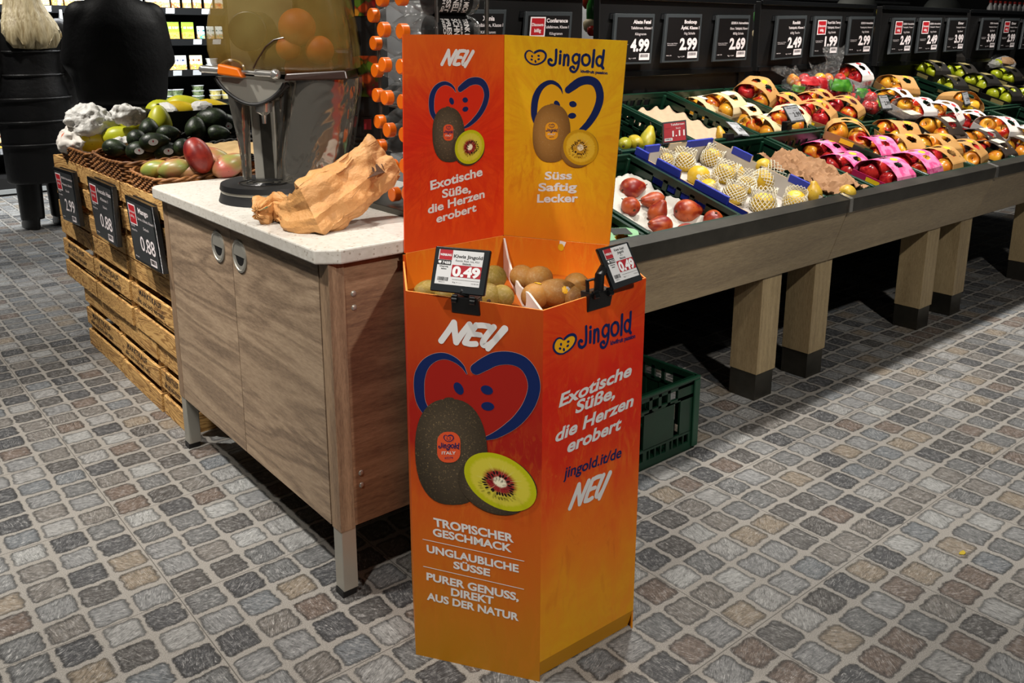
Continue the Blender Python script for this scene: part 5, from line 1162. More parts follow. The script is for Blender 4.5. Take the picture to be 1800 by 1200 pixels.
# ------------------------------------------------------------------ pear packs, clear bags and small tags on the stand
PK['mint'] = (pack_mat('mint_green_card', '#86b88a', '#93c296', .4, .6, 8, ('#c9a23a', 16, .68)), mat('dark_green_tray', '#16251a', .6), mat('dark_print_strip', '#151d17', .6))
for lab, px, dz, yaw, wh in (('mint green pear pack with a dark printed side, right of the yellow header', to_px((1.93, 2.02, rimz(2.02)-.02)), -.02, .1, 'nearer mint pack'), ('mint green pear pack with a printed top, at the rail by the red pears', to_px((2.005, 1.88, rimz(1.88)-.05)), -.05, -.25, 'mint pack at the rail')):
    t = apple_pack(lab, 'mint', px, dz, yaw, s=.95, fruits=(M_APYEL, M_PEARY, M_PEARY, M_APYEL), word='yellow', where=wh)
    t['group'] = 'mint green pear packs'
    m = MB(); m.bb((-.062, -PYW/2-.0022, .008), (.068, -PYW/2-.0012, .046), 0); put_text(m, 'Bio Birnen', (-.05, -PYW/2-.0028, .02), (.1, 0, 0), (0, 0, .016), 1, .02)
    m.build('printed_side', [PK['mint'][2], M_PR_WHITE], t)
def film_mat(name, tint, a):
    t = NT(name); t.col(tint); t.set(.12, spec=.8, alpha=a); n = t.noise(t.coord(), 38, 4, .7, 1.0); t.bump(n, .9, .02)
    t.lk(t.ramp(n, [(.52, a), (.66, min(1, a+.3))]), t.b.inputs['Alpha']); return t.mat
M_FILM = film_mat('clear_crinkled_film', '#b5b5b3', .05); M_FILMW = film_mat('milky_crinkled_film', '#d8d6d2', .5)
M_PGREEN = mat('green_printed_film', '#1d5a18', .35, nz=(22, '#4f8a22')); M_PRED = mat('red_printed_film', '#8f0f18', .35, nz=(18, '#b5282c'))
def blob(m, c, r, seed, amp=.25, n=26, k=18, R=None, mi=0):
    m0 = MB(); m0.ball((0, 0, 0), r, n, k, 0, R); off = Vector((seed*2.3, seed, -seed))
    vs = []
    for p in m0.v:
        q = Vector(p); h = mnoise.noise(q*14+off); h2 = abs(mnoise.noise(q*32+off)); vs.append(q*(1+amp*(h*.8-h2*.7+.2))+Vector(c))
    m.add(vs, m0.f, mi)
def apple_bag(label, px, dz, r, seed, tip, patch, fruits, where, word='red', yaw=0, tint=None):
    p = at_s(*px, dz); t = thing('apple_bag', label, 'fruit bag', group='clear bags of apples', M=TR(p, (TILT, 0, yaw)))
    m = MB(); blob(m, (0, 0, 0), r, seed)
    if tip:
        T = Vector(tip); b0 = T*.35; rings = []
        for i in range(9):
            u = i/8; c = b0.lerp(T, u); wd = .035+.05*u; ring = []
            for j in range(18):
                a = 2*PI*j/18; q = Vector((math.cos(a)*wd*1.4, math.sin(a)*(.03*(1-u)+.006), 0)); q += Vector((0, 0, .012*math.sin(3*a+seed)))
                ring.append(c+q+Vector(( .012*math.sin(5*u+a*2), 0, 0)))
            rings.append(ring)
        m.loft(rings, 0, caps=False)
    m.build('film', tint or M_FILM, t, smooth=True, ang=25)
    for k, (a0, a1, e0, e1, mt) in enumerate(patch):
        m = MB(); n = 10; g = []
        for i in range(n+1):
            for j in range(n+1):
                a, e = a0+(a1-a0)*i/n, e0+(e1-e0)*j/n; d = Vector((math.cos(a)*math.cos(e), math.sin(a)*math.cos(e), math.sin(e)))
                h = 1.07+.07*mnoise.noise(d*4+Vector((seed, k, 0))); g.append((d.x*r[0]*h, d.y*r[1]*h, d.z*r[2]*h))
        m.add(g, [(i*(n+1)+j, i*(n+1)+j+1, (i+1)*(n+1)+j+1, (i+1)*(n+1)+j) for i in range(n) for j in range(n)]); m.build('printed_patch', mt, t, smooth=True, ang=60)
    rr = .034; M = TR(p, (TILT, 0, yaw))
    for i, (x, y, z, mt) in enumerate(fruits):
        q = M @ Vector((x, y, z)); nm = ['at the left', 'in the middle', 'at the right', 'at the top', 'at the back', 'low in front', 'at the lower right'][i]
        apple(f'{({M_APRED.name: "red", M_APMIX.name: "blushed", M_APYEL.name: "orange", M_APGRN.name: "green"})[mt.name]} apple {nm} inside the {where}', mt, q, rr, (random.uniform(-1, 1), random.uniform(-1, 1), random.uniform(0, 6)), 'apples in clear bags')
A, B_ = M_APRED, M_APMIX
apple_bag('clear bag of apples with a red printed patch, left of the green one', (1410, 152), .03, (.14, .10, .075), 1.0, (-.16, .05, .10), [(-2.6, -1.2, .5, 1.15, M_PRED), (-2.9, -2.3, -.1, .35, M_PGREEN)], [(-.075, -.03, .005, B_), (0, -.045, .0, A), (.07, -.03, 0, A), (-.01, .0, .04, A), (-.07, .03, .03, M_APYEL), (.04, -.06, -.035, A)], 'left clear bag')
apple_bag('clear bag of apples with a large green patch and tall open top', (1462, 152), .035, (.15, .11, .08), 2.0, (.13, .14, .20), [(-2.5, -1.3, .1, .9, M_PGREEN), (-1.2, -.4, .0, .5, M_PRED)], [(-.08, -.05, -.02, A), (0.02, -.07, -.03, A), (.085, -.05, -.03, M_APYEL), (.06, .0, .04, A), (0, .04, .03, B_), (.05, -.075, -.04, M_APYEL)], 'tall clear bag')
apple_bag('clear bag of pink apples with a small green patch, behind a price tag', (1522, 182), .02, (.12, .10, .065), 3.0, (.14, -.04, .05), [(-1.9, -1.0, .3, .9, M_PGREEN)], [(-.06, -.04, 0, A), (0, -.05, -.01, A), (.06, -.03, -.01, M_APYEL), (.03, .0, .03, A)], 'low clear bag')
apple_bag('milky crinkled bag of fruit at the far end, above the green apples', (1752, 112), .05, (.19, .12, .075), 4.0, None, [(-2.4, -.8, .45, 1.1, mat('brown_printed_film', '#8a6a4c', .5, nz=(20, '#b58f6a')))], [(-.12, -.05, .02, M_APGRN), (.02, -.05, .0, M_APYEL)], 'milky bag', 'green', tint=M_FILMW)
apple_bag('clear bag of apples with red and green print behind the kraft packs', (1432, 148), .04, (.12, .09, .07), 5.0, (.02, .02, .12), [(-2.7, -1.7, .05, .9, M_PRED), (-1.5, -.7, -.1, .7, M_PGREEN)], [(-.05, -.05, -.01, B_), (.03, -.06, -.02, A), (.0, -.02, .035, M_APYEL)], 'middle clear bag')
apple_bag('clear bag of apples with green print below the white pack', (1500, 165), .02, (.12, .09, .065), 6.0, (.1, .02, .06), [(-2.4, -1.5, .1, .9, M_PGREEN), (-1.4, -.6, .2, .8, M_PRED)], [(-.06, -.05, -.01, A), (.02, -.06, -.01, A), (.07, -.03, -.01, B_)], 'clear bag below the white pack')
# dark lidded tray
p = at_s(1590, 208, -.005); t = thing('fruit_tray', 'black plastic fruit tray with clear lid and cream label, beside the white packs', 'tray', M=TR(p, (TILT, 0, -.2)))
m = MB(); m.hexa([(-.09, -.06, -.02), (.09, -.06, -.02), (.09, .06, -.02), (-.09, .06, -.02), (-.1, -.068, .02), (.1, -.068, .02), (.1, .068, .02), (-.1, .068, .02)]); m.build('tray_body', M_GLOSSB, t, bevel=.006)
m = MB(); m.hexa([(-.095, -.062, .02), (.095, -.062, .02), (.095, .062, .02), (-.095, .062, .02), (-.08, -.05, .038), (.08, -.05, .038), (.08, .05, .038), (-.08, .05, .038)]); m.build('lid', film_mat('smoked_clear_lid', '#8a8078', .35), t, bevel=.006)
m = MB(); m.bb((-.02, -.045, .0385), (.07, .02, .0395)); m.build('printed_label', PK['dark'][2], t)

def small_tag(label, corners, org, tiltv, bg, price, name, foot_px, mt=None, red=False):
    n = Vector(tiltv).normalized(); x = Vector((-n.y, n.x, 0)).normalized()
    if x.dot(ROT @ Vector((1, 0, 0))) < 0: x = -x
    pl = Plane(org, x, n.cross(x)*(1 if n.cross(x).z > 0 else -1)); f = quad_frame(pl, corners)
    t = thing('price_tag', label, 'price tag', group='small price tags on the produce stand', M=pl.M.copy())
    m = MB(); m.hexa([f(0, 1, -.008), f(1, 1, -.008), f(1, 0, -.008), f(0, 0, -.008), f(0, 1, 0), f(1, 1, 0), f(1, 0, 0), f(0, 0, 0)]); m.build('casing', M_DGREYPL, t, bevel=.0015)
    m = MB(); rect(m, f, .06, .07, .94, .9, .001, 0); s_ = m.build('screen', bg, t)
    m = MB(); ink = 1 if red else 0
    ftext(m, f, name, .34 if red else .2, .9, .2, .11, .0018, ink, .01); ftext(m, f, price, .4, .9, .68, .44, .0018, ink, .03); ftext(m, f, 'Stück', .55, .75, .36, .29, .0018, ink)
    if red: rect(m, f, .09, .1, .32, .3, .0018, 2); rect(m, f, .08, .74, .4, .86, .0018, 1); barcode(m, f(.1, .82, .0024), f(.36, .82, 0)-f(.1, .82, 0), f(.1, .76, 0)-f(.1, .82, 0), 0)
    else: ftext(m, f, '1kg = '+price, .4, .7, .84, .79, .0018, ink); ftext(m, f, 'Klasse I', .14, .34, .5, .45, .0018, ink)
    m.build('screen_lettering', [M_BLACKINK, M_WHITE, M_TAGRED], s_)
    m = MB(); a = f(.12, 1.0, -.006); q = pl.I @ Vector(foot_px); m.tube([a+Vector((.01, 0, .004)), a.lerp(q, .5), q], .007, 8)
    m.build('stem', M_BLACK, t, smooth=True); m = MB(); m.M = pl.I @ TR(foot_px); m.box((0, 0, 0), (.05, .03, .05)); m.build('clip', M_BLACK, t, bevel=.004); return t
k4 = crop(1060, 150, 4.446); k5 = crop(1280, 80, 6); k9 = crop(1540, 60, 6)
M_SCRG = mat('grey_tag_screen', '#8d8f92', .4)  # plain mid grey for the small tag screens
o1 = at_s(1186, 246, .0)
small_tag('red price tag 1.11 standing on the crate corner beside the green pears', [k4(463, 290), k4(650, 268), k4(660, 440), k4(466, 465)], (at_y(1186, 232, 2.375)), (-.55, -.85, .18), M_TAGRED, '1.11', 'Tafelbirnen', at_s(1164, 262, -.02), red=True)
small_tag('grey price tag lying almost flat at the crate rim by the yellow pear', [k4(958, 280), k4(1045, 288), k4(1152, 398), k4(1062, 390)], (at_s(1296, 225, .03)), (-.3, -.55, .78), M_SCRG, '2.99', 'Rote Birne', at_s(1280, 244, -.005))
small_tag('grey price tag 2.99 in front of the large cream apple pack', [k5(572, 640), k5(722, 620), k5(820, 795), k5(668, 815)], (at_y(1397, 200, 2.36)), (-.55, -.75, .4), M_SCRG, '2.99', 'Pink Lady', at_s(1383, 222, .0))
small_tag('grey price tag 2.99 among the clear bags', [k9(18, 640), k9(115, 640), k9(178, 795), k9(70, 800)], (at_y(1556, 180, 2.37)), (-.55, -.75, .35), M_SCRG, '2.99', 'Elstar', at_s(1560, 196, .0))
small_tag('grey price tag in front of the tipped kraft pack', [k9(902, 615), k9(965, 602), k9(1002, 742), k9(940, 755)], (at_y(1698, 172, 2.37)), (-.6, -.75, .3), M_SCRG, '2.99', 'Boskoop', at_s(1706, 188, .0))

# ------------------------------------------------------------------ table and wicker baskets over the crates
M_WICK = mat('brown_wicker', '#55300f', .6, nz=(30, '#94602c')); M_WICKB = mat('black_wicker', '#141312', .45, nz=(30, '#24221f'))
t = thing('display_table', 'dark low table behind the wooden crates, carrying the black box and basket', 'table', (1.6, 3.8, 0))
b = wmb(t); b.bb((1.39, 2.99, .84), (1.85, 4.62, .868)); b.build('tabletop', M_DARK, t)
for x in (1.4, 1.8):
    for y in (3.02, 4.56): b = wmb(t); b.bb((x, y, 0), (x+.04, y+.04, .84)); b.build('leg', M_DARK, t)
def rrect(x0, x1, y0, y1, r, n=8):
    pts = []
    for cx, cy, a0 in ((x1-r, y1-r, 0), (x0+r, y1-r, PI/2), (x0+r, y0+r, PI), (x1-r, y0+r, 1.5*PI)):
        pts += [(cx+r*math.cos(a0+PI/2*j/n), cy+r*math.sin(a0+PI/2*j/n)) for j in range(n+1)]
    return pts
def resample(pts, n):
    P = [Vector(p) for p in pts]; P.append(P[0]); L = [0]
    for a, b2 in zip(P, P[1:]): L.append(L[-1]+(b2-a).length)
    out = []; i = 0
    for k in range(n):
        s = L[-1]*k/n
        while L[i+1] < s: i += 1
        out.append(P[i].lerp(P[i+1], (s-L[i])/max(1e-9, L[i+1]-L[i])))
    return out
def basket(label, x0, x1, y0, y1, z0, h, mt, dip=.0, flare=.015, rows=None, cat='basket'):
    t = thing('wicker_basket', label, cat, ((x0+x1)/2, (y0+y1)/2, z0), 0, 'wicker baskets of fruit')
    cx, cy = (x0+x1)/2, (y0+y1)/2; ST = 56; N = ST*4; base = resample(rrect(x0, x1, y0, y1, .06), N)
    nrm = []
    for i in range(N):
        tg = base[(i+1) % N]-base[i-1]; nrm.append(Vector((tg.y, -tg.x)).normalized())
    rows = rows or int(h/.0098); m = MB()
    def hz(i): return h*(1-dip*(.5+.5*math.cos(2*(math.atan2(base[i].y-cy, base[i].x-cx)))))
    for k in range(rows):
        pts = []
        for i in range(N):
            u = (k+.5)/rows; z = u*hz(i); w = .0042*math.sin(2*PI*i/8+PI*(k % 2)); q = base[i]+nrm[i]*(w+flare*u)
            pts.append((q.x-cx, q.y-cy, z))
        m.tube(pts, .0047, 5, 0, closed=True)
    m.build('woven_side', mt, t, smooth=True, ang=180)
    m = MB()
    for s in range(0, N, 4):
        q0, q1 = base[s], base[s]+nrm[s]*flare; m.tube([(q0.x-cx, q0.y-cy, 0), (q1.x-cx, q1.y-cy, hz(s)+.004)], .0035, 5)
    m.build('stake', mt, t, smooth=True)['kind'] = 'stuff'
    m = MB()
    for r_, ph in ((0, 0), (1, PI)):
        m.tube([((base[i]+nrm[i]*(flare+.004*math.cos(i*.55+ph))).x-cx, (base[i]+nrm[i]*(flare+.004*math.cos(i*.55+ph))).y-cy, hz(i)+.005+.004*math.sin(i*.55+ph)) for i in range(N)], .0055, 5, 0, closed=True)
    m.build('braided_rim', mt, t, smooth=True, ang=180)
    m = MB(); m.prism([(p.x-cx, p.y-cy) for p in base[::4]], lambda p: (p[0], p[1], .0), lambda p: (p[0], p[1], .006)); m.build('base', mt, t); return t
basket('brown wicker basket holding the yellow papayas, farthest of the three on the crates', .972, 1.36, 3.86, 4.34, .80, .118, M_WICK)
basket('brown wicker basket holding the avocados, middle one on the crates', .972, 1.36, 3.375, 3.84, .80, .142, M_WICK, .12)
basket('brown wicker basket holding the mangoes, behind the counter corner', .972, 1.38, 3.0, 3.355, .80, .125, M_WICK, .1)
basket('black wicker basket of avocados behind the brown ones', 1.20, 1.60, 3.43, 3.80, .869, .12, M_WICKB, .25)
# ------------------------------------------------------------------ fruit in the baskets
M_AVO = fruit_mat('dark_green_avocado_skin', '#131a10', '#2c3a1e', .4, .66, 26, (90, '#44562a', .66), .42, bump=.5)
M_MANGO = fruit_mat('green_and_yellow_mango_skin', '#76803a', '#b58a2e', .4, .6, 9, (150, '#8a5a34', .7), .35); M_MANGOP = fruit_mat('pink_blushed_mango_skin', '#7d8040', '#a8574a', .38, .6, 9, (150, '#5a2a22', .7), .35); M_MANGOR = fruit_mat('deep_red_mango_skin', '#560b12', '#8f2a1c', .36, .66, 14, (140, '#b5704a', .68), .4)
M_PAPA = fruit_mat('yellow_green_papaya_skin', '#a9ae1c', '#c2bd2a', .4, .62, 8, None, .4); M_PAPAY = fruit_mat('golden_papaya_skin', '#c2a316', '#d2b71e', .4, .62, 8, (90, '#8a6a14', .7), .4)
def oval(name, label, cat, mt, p, L, r, dirv, group, taper=.25, flat=1.0, tip=True, sticker=False):
    d = Vector(dirv).normalized(); R = d.to_track_quat('Z', 'Y').to_matrix().to_4x4(); t = thing(name, label, cat, group=group, M=Matrix.Translation(p) @ R)
    m = MB(); pr = []
    for i in range(15):
        a = PI*i/14; z = -math.cos(a); pr.append((r*math.sin(a)**.92*(1-taper*max(z, -.3)), z*L/2))
    m.lathe(pr, 22, sy=flat); m.build('skin', mt, t, smooth=True, ang=180)
    if tip: m = MB(); m.cyl((0, 0, L*.49), (.001, 0, L*.53), .006, 8); m.build('stem_end', M_STEM, t)
    if sticker:
        Rv = R.to_3x3().inverted(); c0 = (Rv @ (CAM-Vector(p))).normalized(); c0 = Vector((c0.x, c0.y, c0.z*.4)).normalized(); x = c0.cross(Vector((0, 0, 1))).normalized(); y = c0.cross(x)
        g = [c0*r*1.03+(x*math.cos(2*PI*j/14)*.013+y*math.sin(2*PI*j/14)*.018) for j in range(14)]
        m = MB(); m.poly(g); m.poly([p_+c0*.0006 for p_ in [c0*r*1.03+x*.003+(x*math.cos(2*PI*j/10)*.0045+y*math.sin(2*PI*j/10)*.003) for j in range(10)]], 1); m.build('sticker', [M_STW, M_TAGRED], t)
    return t
kb = crop(80, 150, 4)
AV = [((490, 440), .955, .105, .036, (.7, -.7, -.1), 'avocado lying at the left wall of the brown basket', 0), ((640, 372), 1.0, .10, .037, (.3, .9, .2), 'avocado leaning by the pale papaya, second row', 0), ((670, 462), .96, .115, .038, (.8, -.5, 0), 'avocado with a white oval sticker near the basket front', 1),
      ((728, 305), 1.03, .095, .040, (.2, .5, .8), 'topmost round avocado of the brown basket', 0), ((765, 398), 1.0, .115, .037, (.8, -.4, .1), 'avocado with a white sticker in the middle of the pile', 1), ((862, 338), 1.02, .095, .034, (.7, -.6, .1), 'avocado behind the middle one, under the black rim', 0),
      ((865, 465), .96, .11, .038, (.9, -.3, 0), 'avocado with a torn white label at the right of the pile', 1), ((965, 435), .975, .09, .036, (.4, .6, .3), 'avocado between the brown pile and the big red mango', 0)]
for c, z, L, r, d, lab, st_ in AV: oval('avocado', lab, 'avocado', M_AVO, at_z(*kb(*c), z), L, r, d, 'avocados', sticker=bool(st_))
for c, z, L, r, d, lab in (((942, 282), 1.02, .1, .042, (.3, -.6, .5), 'avocado at the left end of the black basket'), ((1055, 300), 1.02, .1, .044, (.2, .2, 1), 'round avocado in the middle of the black basket'), ((1170, 235), 1.05, .14, .048, (-.8, .6, .1), 'large rough avocado with its stem end to the left, black basket'),
                        ((1268, 262), 1.03, .105, .041, (-.6, -.5, .5), 'avocado with a white tag in the black basket'), ((1215, 338), .995, .1, .036, (.7, -.5, 0), 'avocado low at the front rim of the black basket'), ((1295, 185), 1.06, .12, .044, (.8, .2, .1), 'avocado at the back of the black basket, beside the juicer')):
    oval('avocado', lab, 'avocado', M_AVO, at_z(*kb(*c), z), L, r, d, 'avocados', sticker='white tag' in lab)
for c, z, L, r, d, mt, lab in (((790, 588), .945, .12, .038, (.8, -.6, .1), M_MANGO, 'yellow blushed mango at the left end of its basket'), ((905, 582), .955, .115, .039, (.8, -.5, .2), M_MANGOP, 'green and pink mango behind the yellow ones'), ((890, 626), .925, .11, .033, (.9, -.4, 0), M_MANGO, 'green mango low at the front rim'),
                            ((1045, 604), .94, .13, .038, (.9, -.3, 0), M_MANGOP, 'pale pink mango in front of the red one'), ((1075, 492), 1.0, .13, .052, (-.35, .25, 1), M_MANGOR, 'big deep red mango standing upright'), ((1195, 520), .97, .13, .046, (-.5, .5, .4), M_MANGOP, 'blushed mango just right of the red one'),
                            ((1295, 562), .96, .14, .046, (.8, .3, .25), M_MANGOP, 'large purple green mango beside the juicer guard'), ((1150, 616), .925, .1, .03, (.8, -.6, 0), M_MANGOR, 'mango peeping over the rim below the red one')):
    oval('mango', lab, 'mango', mt, at_z(*kb(*c), z), L, r, d, 'mangoes', .02 if 'big deep' in lab else .12, .85)
p = at_z(*kb(1310, 480), .96); m = MB(); o = crumple('brown_liner', [p+Vector(v) for v in ((-.1, -.06, 0), (.14, -.1, 0), (.16, .08, .03), (-.08, .1, .03))], 20, .015, 14, 4, mat('tan_liner_paper', '#b99a68', .8)); tag(o, 'tan liner paper behind the mangoes', 'paper')
for c, z, L, r, d, mt, lab in (((512, 232), 1.03, .15, .046, (-.5, -.6, .05), M_PAPA, 'yellow papaya with a dark stalk, behind the large one'), ((555, 287), 1.0, .2, .052, (.75, -.6, .08), M_PAPA, 'large yellow green papaya pointing right'), ((525, 352), .97, .16, .042, (.8, -.4, .15), M_PAPA, 'papaya wrapped below in white paper'),
                            ((800, 255), 1.02, .14, .05, (.05, .1, 1), M_PAPA, 'pale papaya standing before the black box'), ((322, 395), .945, .16, .048, (.9, -.35, .05), M_PAPAY, 'lumpy golden papaya at the basket front')):
    oval('papaya', lab, 'papaya', mt, at_z(*kb(*c), z) if 'standing' not in lab else at_y(*kb(*c), 3.77), L, r, d, 'papayas', .28)
M_WRAP = mat('white_wrapping_film', '#d2d0ca', .45, bp=(60, .5, .01)); M_WRAPO = mat('white_paper_with_orange_print', '#d5cfc6', .7, nz=(30, '#c4592a', .62, .66))
def wad(name, label, px, z, r, seed, mt, amp=.35, cat='wrapping paper'):
    m = MB(); blob(m, (0, 0, 0), r, seed, amp, 64, 40); o = m.build(name, mt, None, smooth=True, ang=180, loc=at_z(*px, z)); tx = bpy.data.textures.new('wad_creases', 'CLOUDS'); tx.noise_scale = .035; tx.noise_depth = 3; dm = o.modifiers.new('crease', 'DISPLACE'); dm.texture = tx; dm.strength = .03; dm.texture_coords = 'GLOBAL'; return tag(o, label, cat, 'wrappings between the papayas')
wad('plastic_wrapping', 'crumpled white plastic wrapping on top of the papaya basket', kb(315, 255), 1.03, (.10, .085, .075), 2, M_WRAP, cat='plastic wrapping'); wad('printed_wrapping', 'white wrapping with orange print at the basket corner', kb(215, 385), .95, (.07, .10, .06), 5, M_WRAPO)
wad('printed_wrapping', 'white wrapping with orange print between golden and green papayas', kb(430, 355), .96, (.07, .07, .05), 6, M_WRAPO); wad('paper_wrapping', 'white paper corner standing behind the papayas', kb(590, 212), 1.06, (.075, .03, .05), 7, M_WRAP)
wad('paper_wrapping', 'white paper below the papayas by the left avocado', kb(540, 402), .945, (.06, .05, .028), 8, M_WRAP)
# black cardboard box of wrapped papayas
bo = at_z(*kb(850, 285), .97); t = thing('cardboard_box', 'black cardboard box of yellow papayas in white paper, at the back of the fruit table', 'box', (1.42, 4.02, .869), 0)
b = wmb(t); X0, X1, Y0, Y1, Z0, Z1 = 1.27, 1.62, 3.83, 4.21, .869, 1.085
for q0, q1 in (((X0, Y0, Z0), (X0+.006, Y1, Z1)), ((X1-.006, Y0, Z0), (X1, Y1, Z1)), ((X0, Y0, Z0), (X1, Y0+.006, Z1)), ((X0, Y1-.006, Z0), (X1, Y1, Z1))): bb2 = wmb(t); bb2.bb(q0, q1); bb2.build('side', M_DARK, t)
b = wmb(t); b.bb((X0, Y0, Z0), (X1, Y1, Z0+.006)); b.build('base', M_DARK, t); b = wmb(t); b.bb((X1-.14, Y0-.008, Z1-.05), (X1-.01, Y0-.0005, Z1+.02)); b.build('handle_flap', M_GLOSSB, t)
for x, y, z, L, r, d, mt, lab in ((1.38, 3.96, 1.072, .17, .05, (.8, -.5, .1), M_PAPAY, 'golden papaya in the black box, front left'), (1.45, 4.1, 1.085, .18, .052, (.8, -.5, .1), M_PAPA, 'yellow papaya in the black box, back'), (1.53, 3.96, 1.07, .19, .052, (.8, -.6, 0), M_PAPAY, 'long orange yellow papaya in the black box, right end'), (1.36, 4.12, 1.07, .15, .05, (.8, -.3, .1), M_PAPA, 'yellow papaya in the black box, left end')):
    oval('papaya', lab, 'papaya', mt, Vector((x, y, z)), L, r, d, 'papayas', .28)
for x, y, r, s, lab in ((1.335, 4.0, (.035, .1, .04), 11, 'white paper sheet over the left papayas of the black box'), (1.47, 3.93, (.06, .045, .04), 12, 'white paper tuft between the papayas of the black box')):
    m = MB(); blob(m, (0, 0, 0), r, s, .3, 26, 16); tag(m.build('paper_wrapping', M_WRAP, None, smooth=True, ang=22, loc=(x, y, 1.075)), lab, 'wrapping paper', 'wrappings between the papayas')
# ------------------------------------------------------------------ black price signs on the crates
k3 = crop(80, 250, 4.8)
def crate_sign(label, q, lines, price):
    Xs = .928; a = at_x(*k3(*q[0]), Xs); pl = Plane(a, (0, -1, 0), (.10, 0, 1)); f = quad_frame(pl, [k3(*c) for c in q])
    t = thing('price_sign', label, 'price sign', group='black price signs on the crates', M=pl.M.copy())
    m = MB(); m.hexa([f(0, 1, -.02), f(1, 1, -.02), f(1, 0, -.02), f(0, 0, -.02), f(0, 1, 0), f(1, 1, 0), f(1, 0, 0), f(0, 0, 0)]); m.build('frame', M_GLOSSB, t, bevel=.002)
    m = MB(); rect(m, f, .05, .06, .95, .96, .001, 0); s_ = m.build('screen', mat('dark_sign_face', '#2a2c2d', .4), t)
    m = MB(); y = .0018
    rect(m, f, .09, .1, .36, .42, y, 1); rect(m, f, .11, .12, .34, .4, y+.0006, 2); ftext(m, f, 'Discount', .12, .33, .24, .2, y+.0012, 1); ftext(m, f, 'billig', .16, .29, .31, .27, y+.0012, 1); m.build('discount_box', [M_DSCREEN, M_DWHITE, M_DRED], s_); m = MB()
    for s, u0, u1, vb, vt, bo in lines: ftext(m, f, s, u0, u1, vb, vt, y, 1, bo)
    ftext(m, f, price, .36, .88, .78, .57, y, 1, .01); m.build('sign_lettering', [M_DSCREEN, M_DWHITE], s_); m = MB(); rect(m, f, .64, .85, .86, .95, y, 1); barcode(m, f(.66, .92, y+.0006), f(.84, .92, 0)-f(.66, .92, 0), f(.66, .86, 0)-f(.66, .92, 0), 0); m.build('barcode_box', [M_DSCREEN, M_DWHITE], s_); m = MB()
    ftext(m, f, 'Ursprung: Peru', .1, .3, .52, .49, y, 1); ftext(m, f, '7719', .1, .24, .46, .43, y, 1); ftext(m, f, '0491000', .08, .22, .93, .91, y, 1)
    m.build('small_print', [M_DSCREEN, M_DWHITE, M_DRED], s_)
    m = MB(); m.hexa([f(.1, .2, -.034), f(.9, .2, -.034), f(.9, -.01, -.034), f(.1, -.01, -.034), f(.1, .2, -.021), f(.9, .2, -.021), f(.9, -.01, -.021), f(.1, -.01, -.021)]); m.build('hanger', M_BLACK, t); return t
crate_sign('black price sign 2.99 hooked on the farthest top crate', [(60, 205), (222, 255), (292, 712), (150, 648)], [('EDEKA Herzstücke', .4, .95, .18, .14, .0), ('Papaya, Stück', .4, .9, .3, .26, 0), ('Stück', .52, .72, .42, .38, 0)], '2.99')
crate_sign('black price sign 0.88 Avocado on the middle top crate', [(345, 285), (555, 375), (608, 888), (432, 775)], [('Avocado Hass', .4, .95, .2, .13, .01), ('Klasse I', .5, .8, .32, .27, 0), ('Stück', .56, .74, .44, .4, 0)], '0.88')
crate_sign('black price sign 0.88 Mango on the top crate beside the counter', [(665, 440), (895, 545), (990, 1115), (758, 985)], [('Mango', .46, .82, .2, .12, .02), ('Sorte s. Etikett, Klasse I', .4, .97, .31, .27, 0), ('Stück', .56, .76, .44, .4, 0)], '0.88')

# ------------------------------------------------------------------ orange juicer on the counter
jc = at_z(488, 344, WT); JYAW = -.69
jt = thing('orange_juicer', 'steel orange juicer with an amber plastic hood standing on the white worktop', 'juicer', M=TR((jc.x, jc.y, WT), (0, 0, JYAW)))
JM = TR((jc.x, jc.y, WT), (0, 0, JYAW)); JP = Plane((jc.x, jc.y, WT), JM.to_3x3() @ Vector((1, 0, 0)))
def J(x, y, d=0.0):      # picture point on the machine's own front plane, pushed back by d
    q = JP.I @ at_plane(x, y, JP.o+JP.n*d, JP.n); return Vector((q.x, d, q.z))
M_AMBER = NT('amber_hood_plastic'); M_AMBER.col(M_AMBER.ramp(M_AMBER.noise(M_AMBER.coord(), 5, 3), [(.35, '#8f7c45'), (.65, '#735722')])); M_AMBER.set(.16, spec=.6, alpha=.56, coat=.4); M_AMBER.bump(M_AMBER.noise(M_AMBER.coord(), 9, 3), .15, .02); M_AMBER = M_AMBER.mat
def wavy_steel(name, c, r):
    t = NT(name); t.col(c); t.set(r, .85); t.bump(t.noise(t.coord('Object', (6, 6, 3)), 1.0, 3, .6, 1.0), .6, .03); return t.mat
M_WSTEEL = wavy_steel('wavy_polished_steel', '#a39d92', .13); M_JBLK = mat('black_rubber', '#0d0d0e', .55); M_JORG = mat('orange_plastic', '#d8690e', .35); M_ORANGE = mat('orange_peel', '#c8660a', .6, nz=(6, '#b85606')); M_RIMD = mat('dark_hood_rim', '#2a1810', .3)
def oval_prism(m, cx, cy, rx, ry, z0, z1, s=1.0, n=40, mi=0):
    m.loft([[(cx+rx*q*math.cos(2*PI*j/n), cy+ry*q*math.sin(2*PI*j/n), z) for j in range(n)] for z, q in ((z0, 1.0), (z1, s))], mi)
m = MB(); oval_prism(m, 0.005, -.035, .168, .165, 0.001, .028, .95); m.build('rubber_foot', M_JBLK, jt, smooth=True)
m = MB(); oval_prism(m, 0.005, -.035, .16, .158, .028, .036); m.build('base_band', M_STEEL, jt, smooth=True)
m = MB(); oval_prism(m, 0.005, -.035, .163, .161, .036, .052, .98); m.build('base', M_BLACK, jt, smooth=True)
m = MB(); oval_prism(m, -.02, -.075, .075, .065, .052, .0535); m.build('drip_grate', M_DSTEEL, jt)
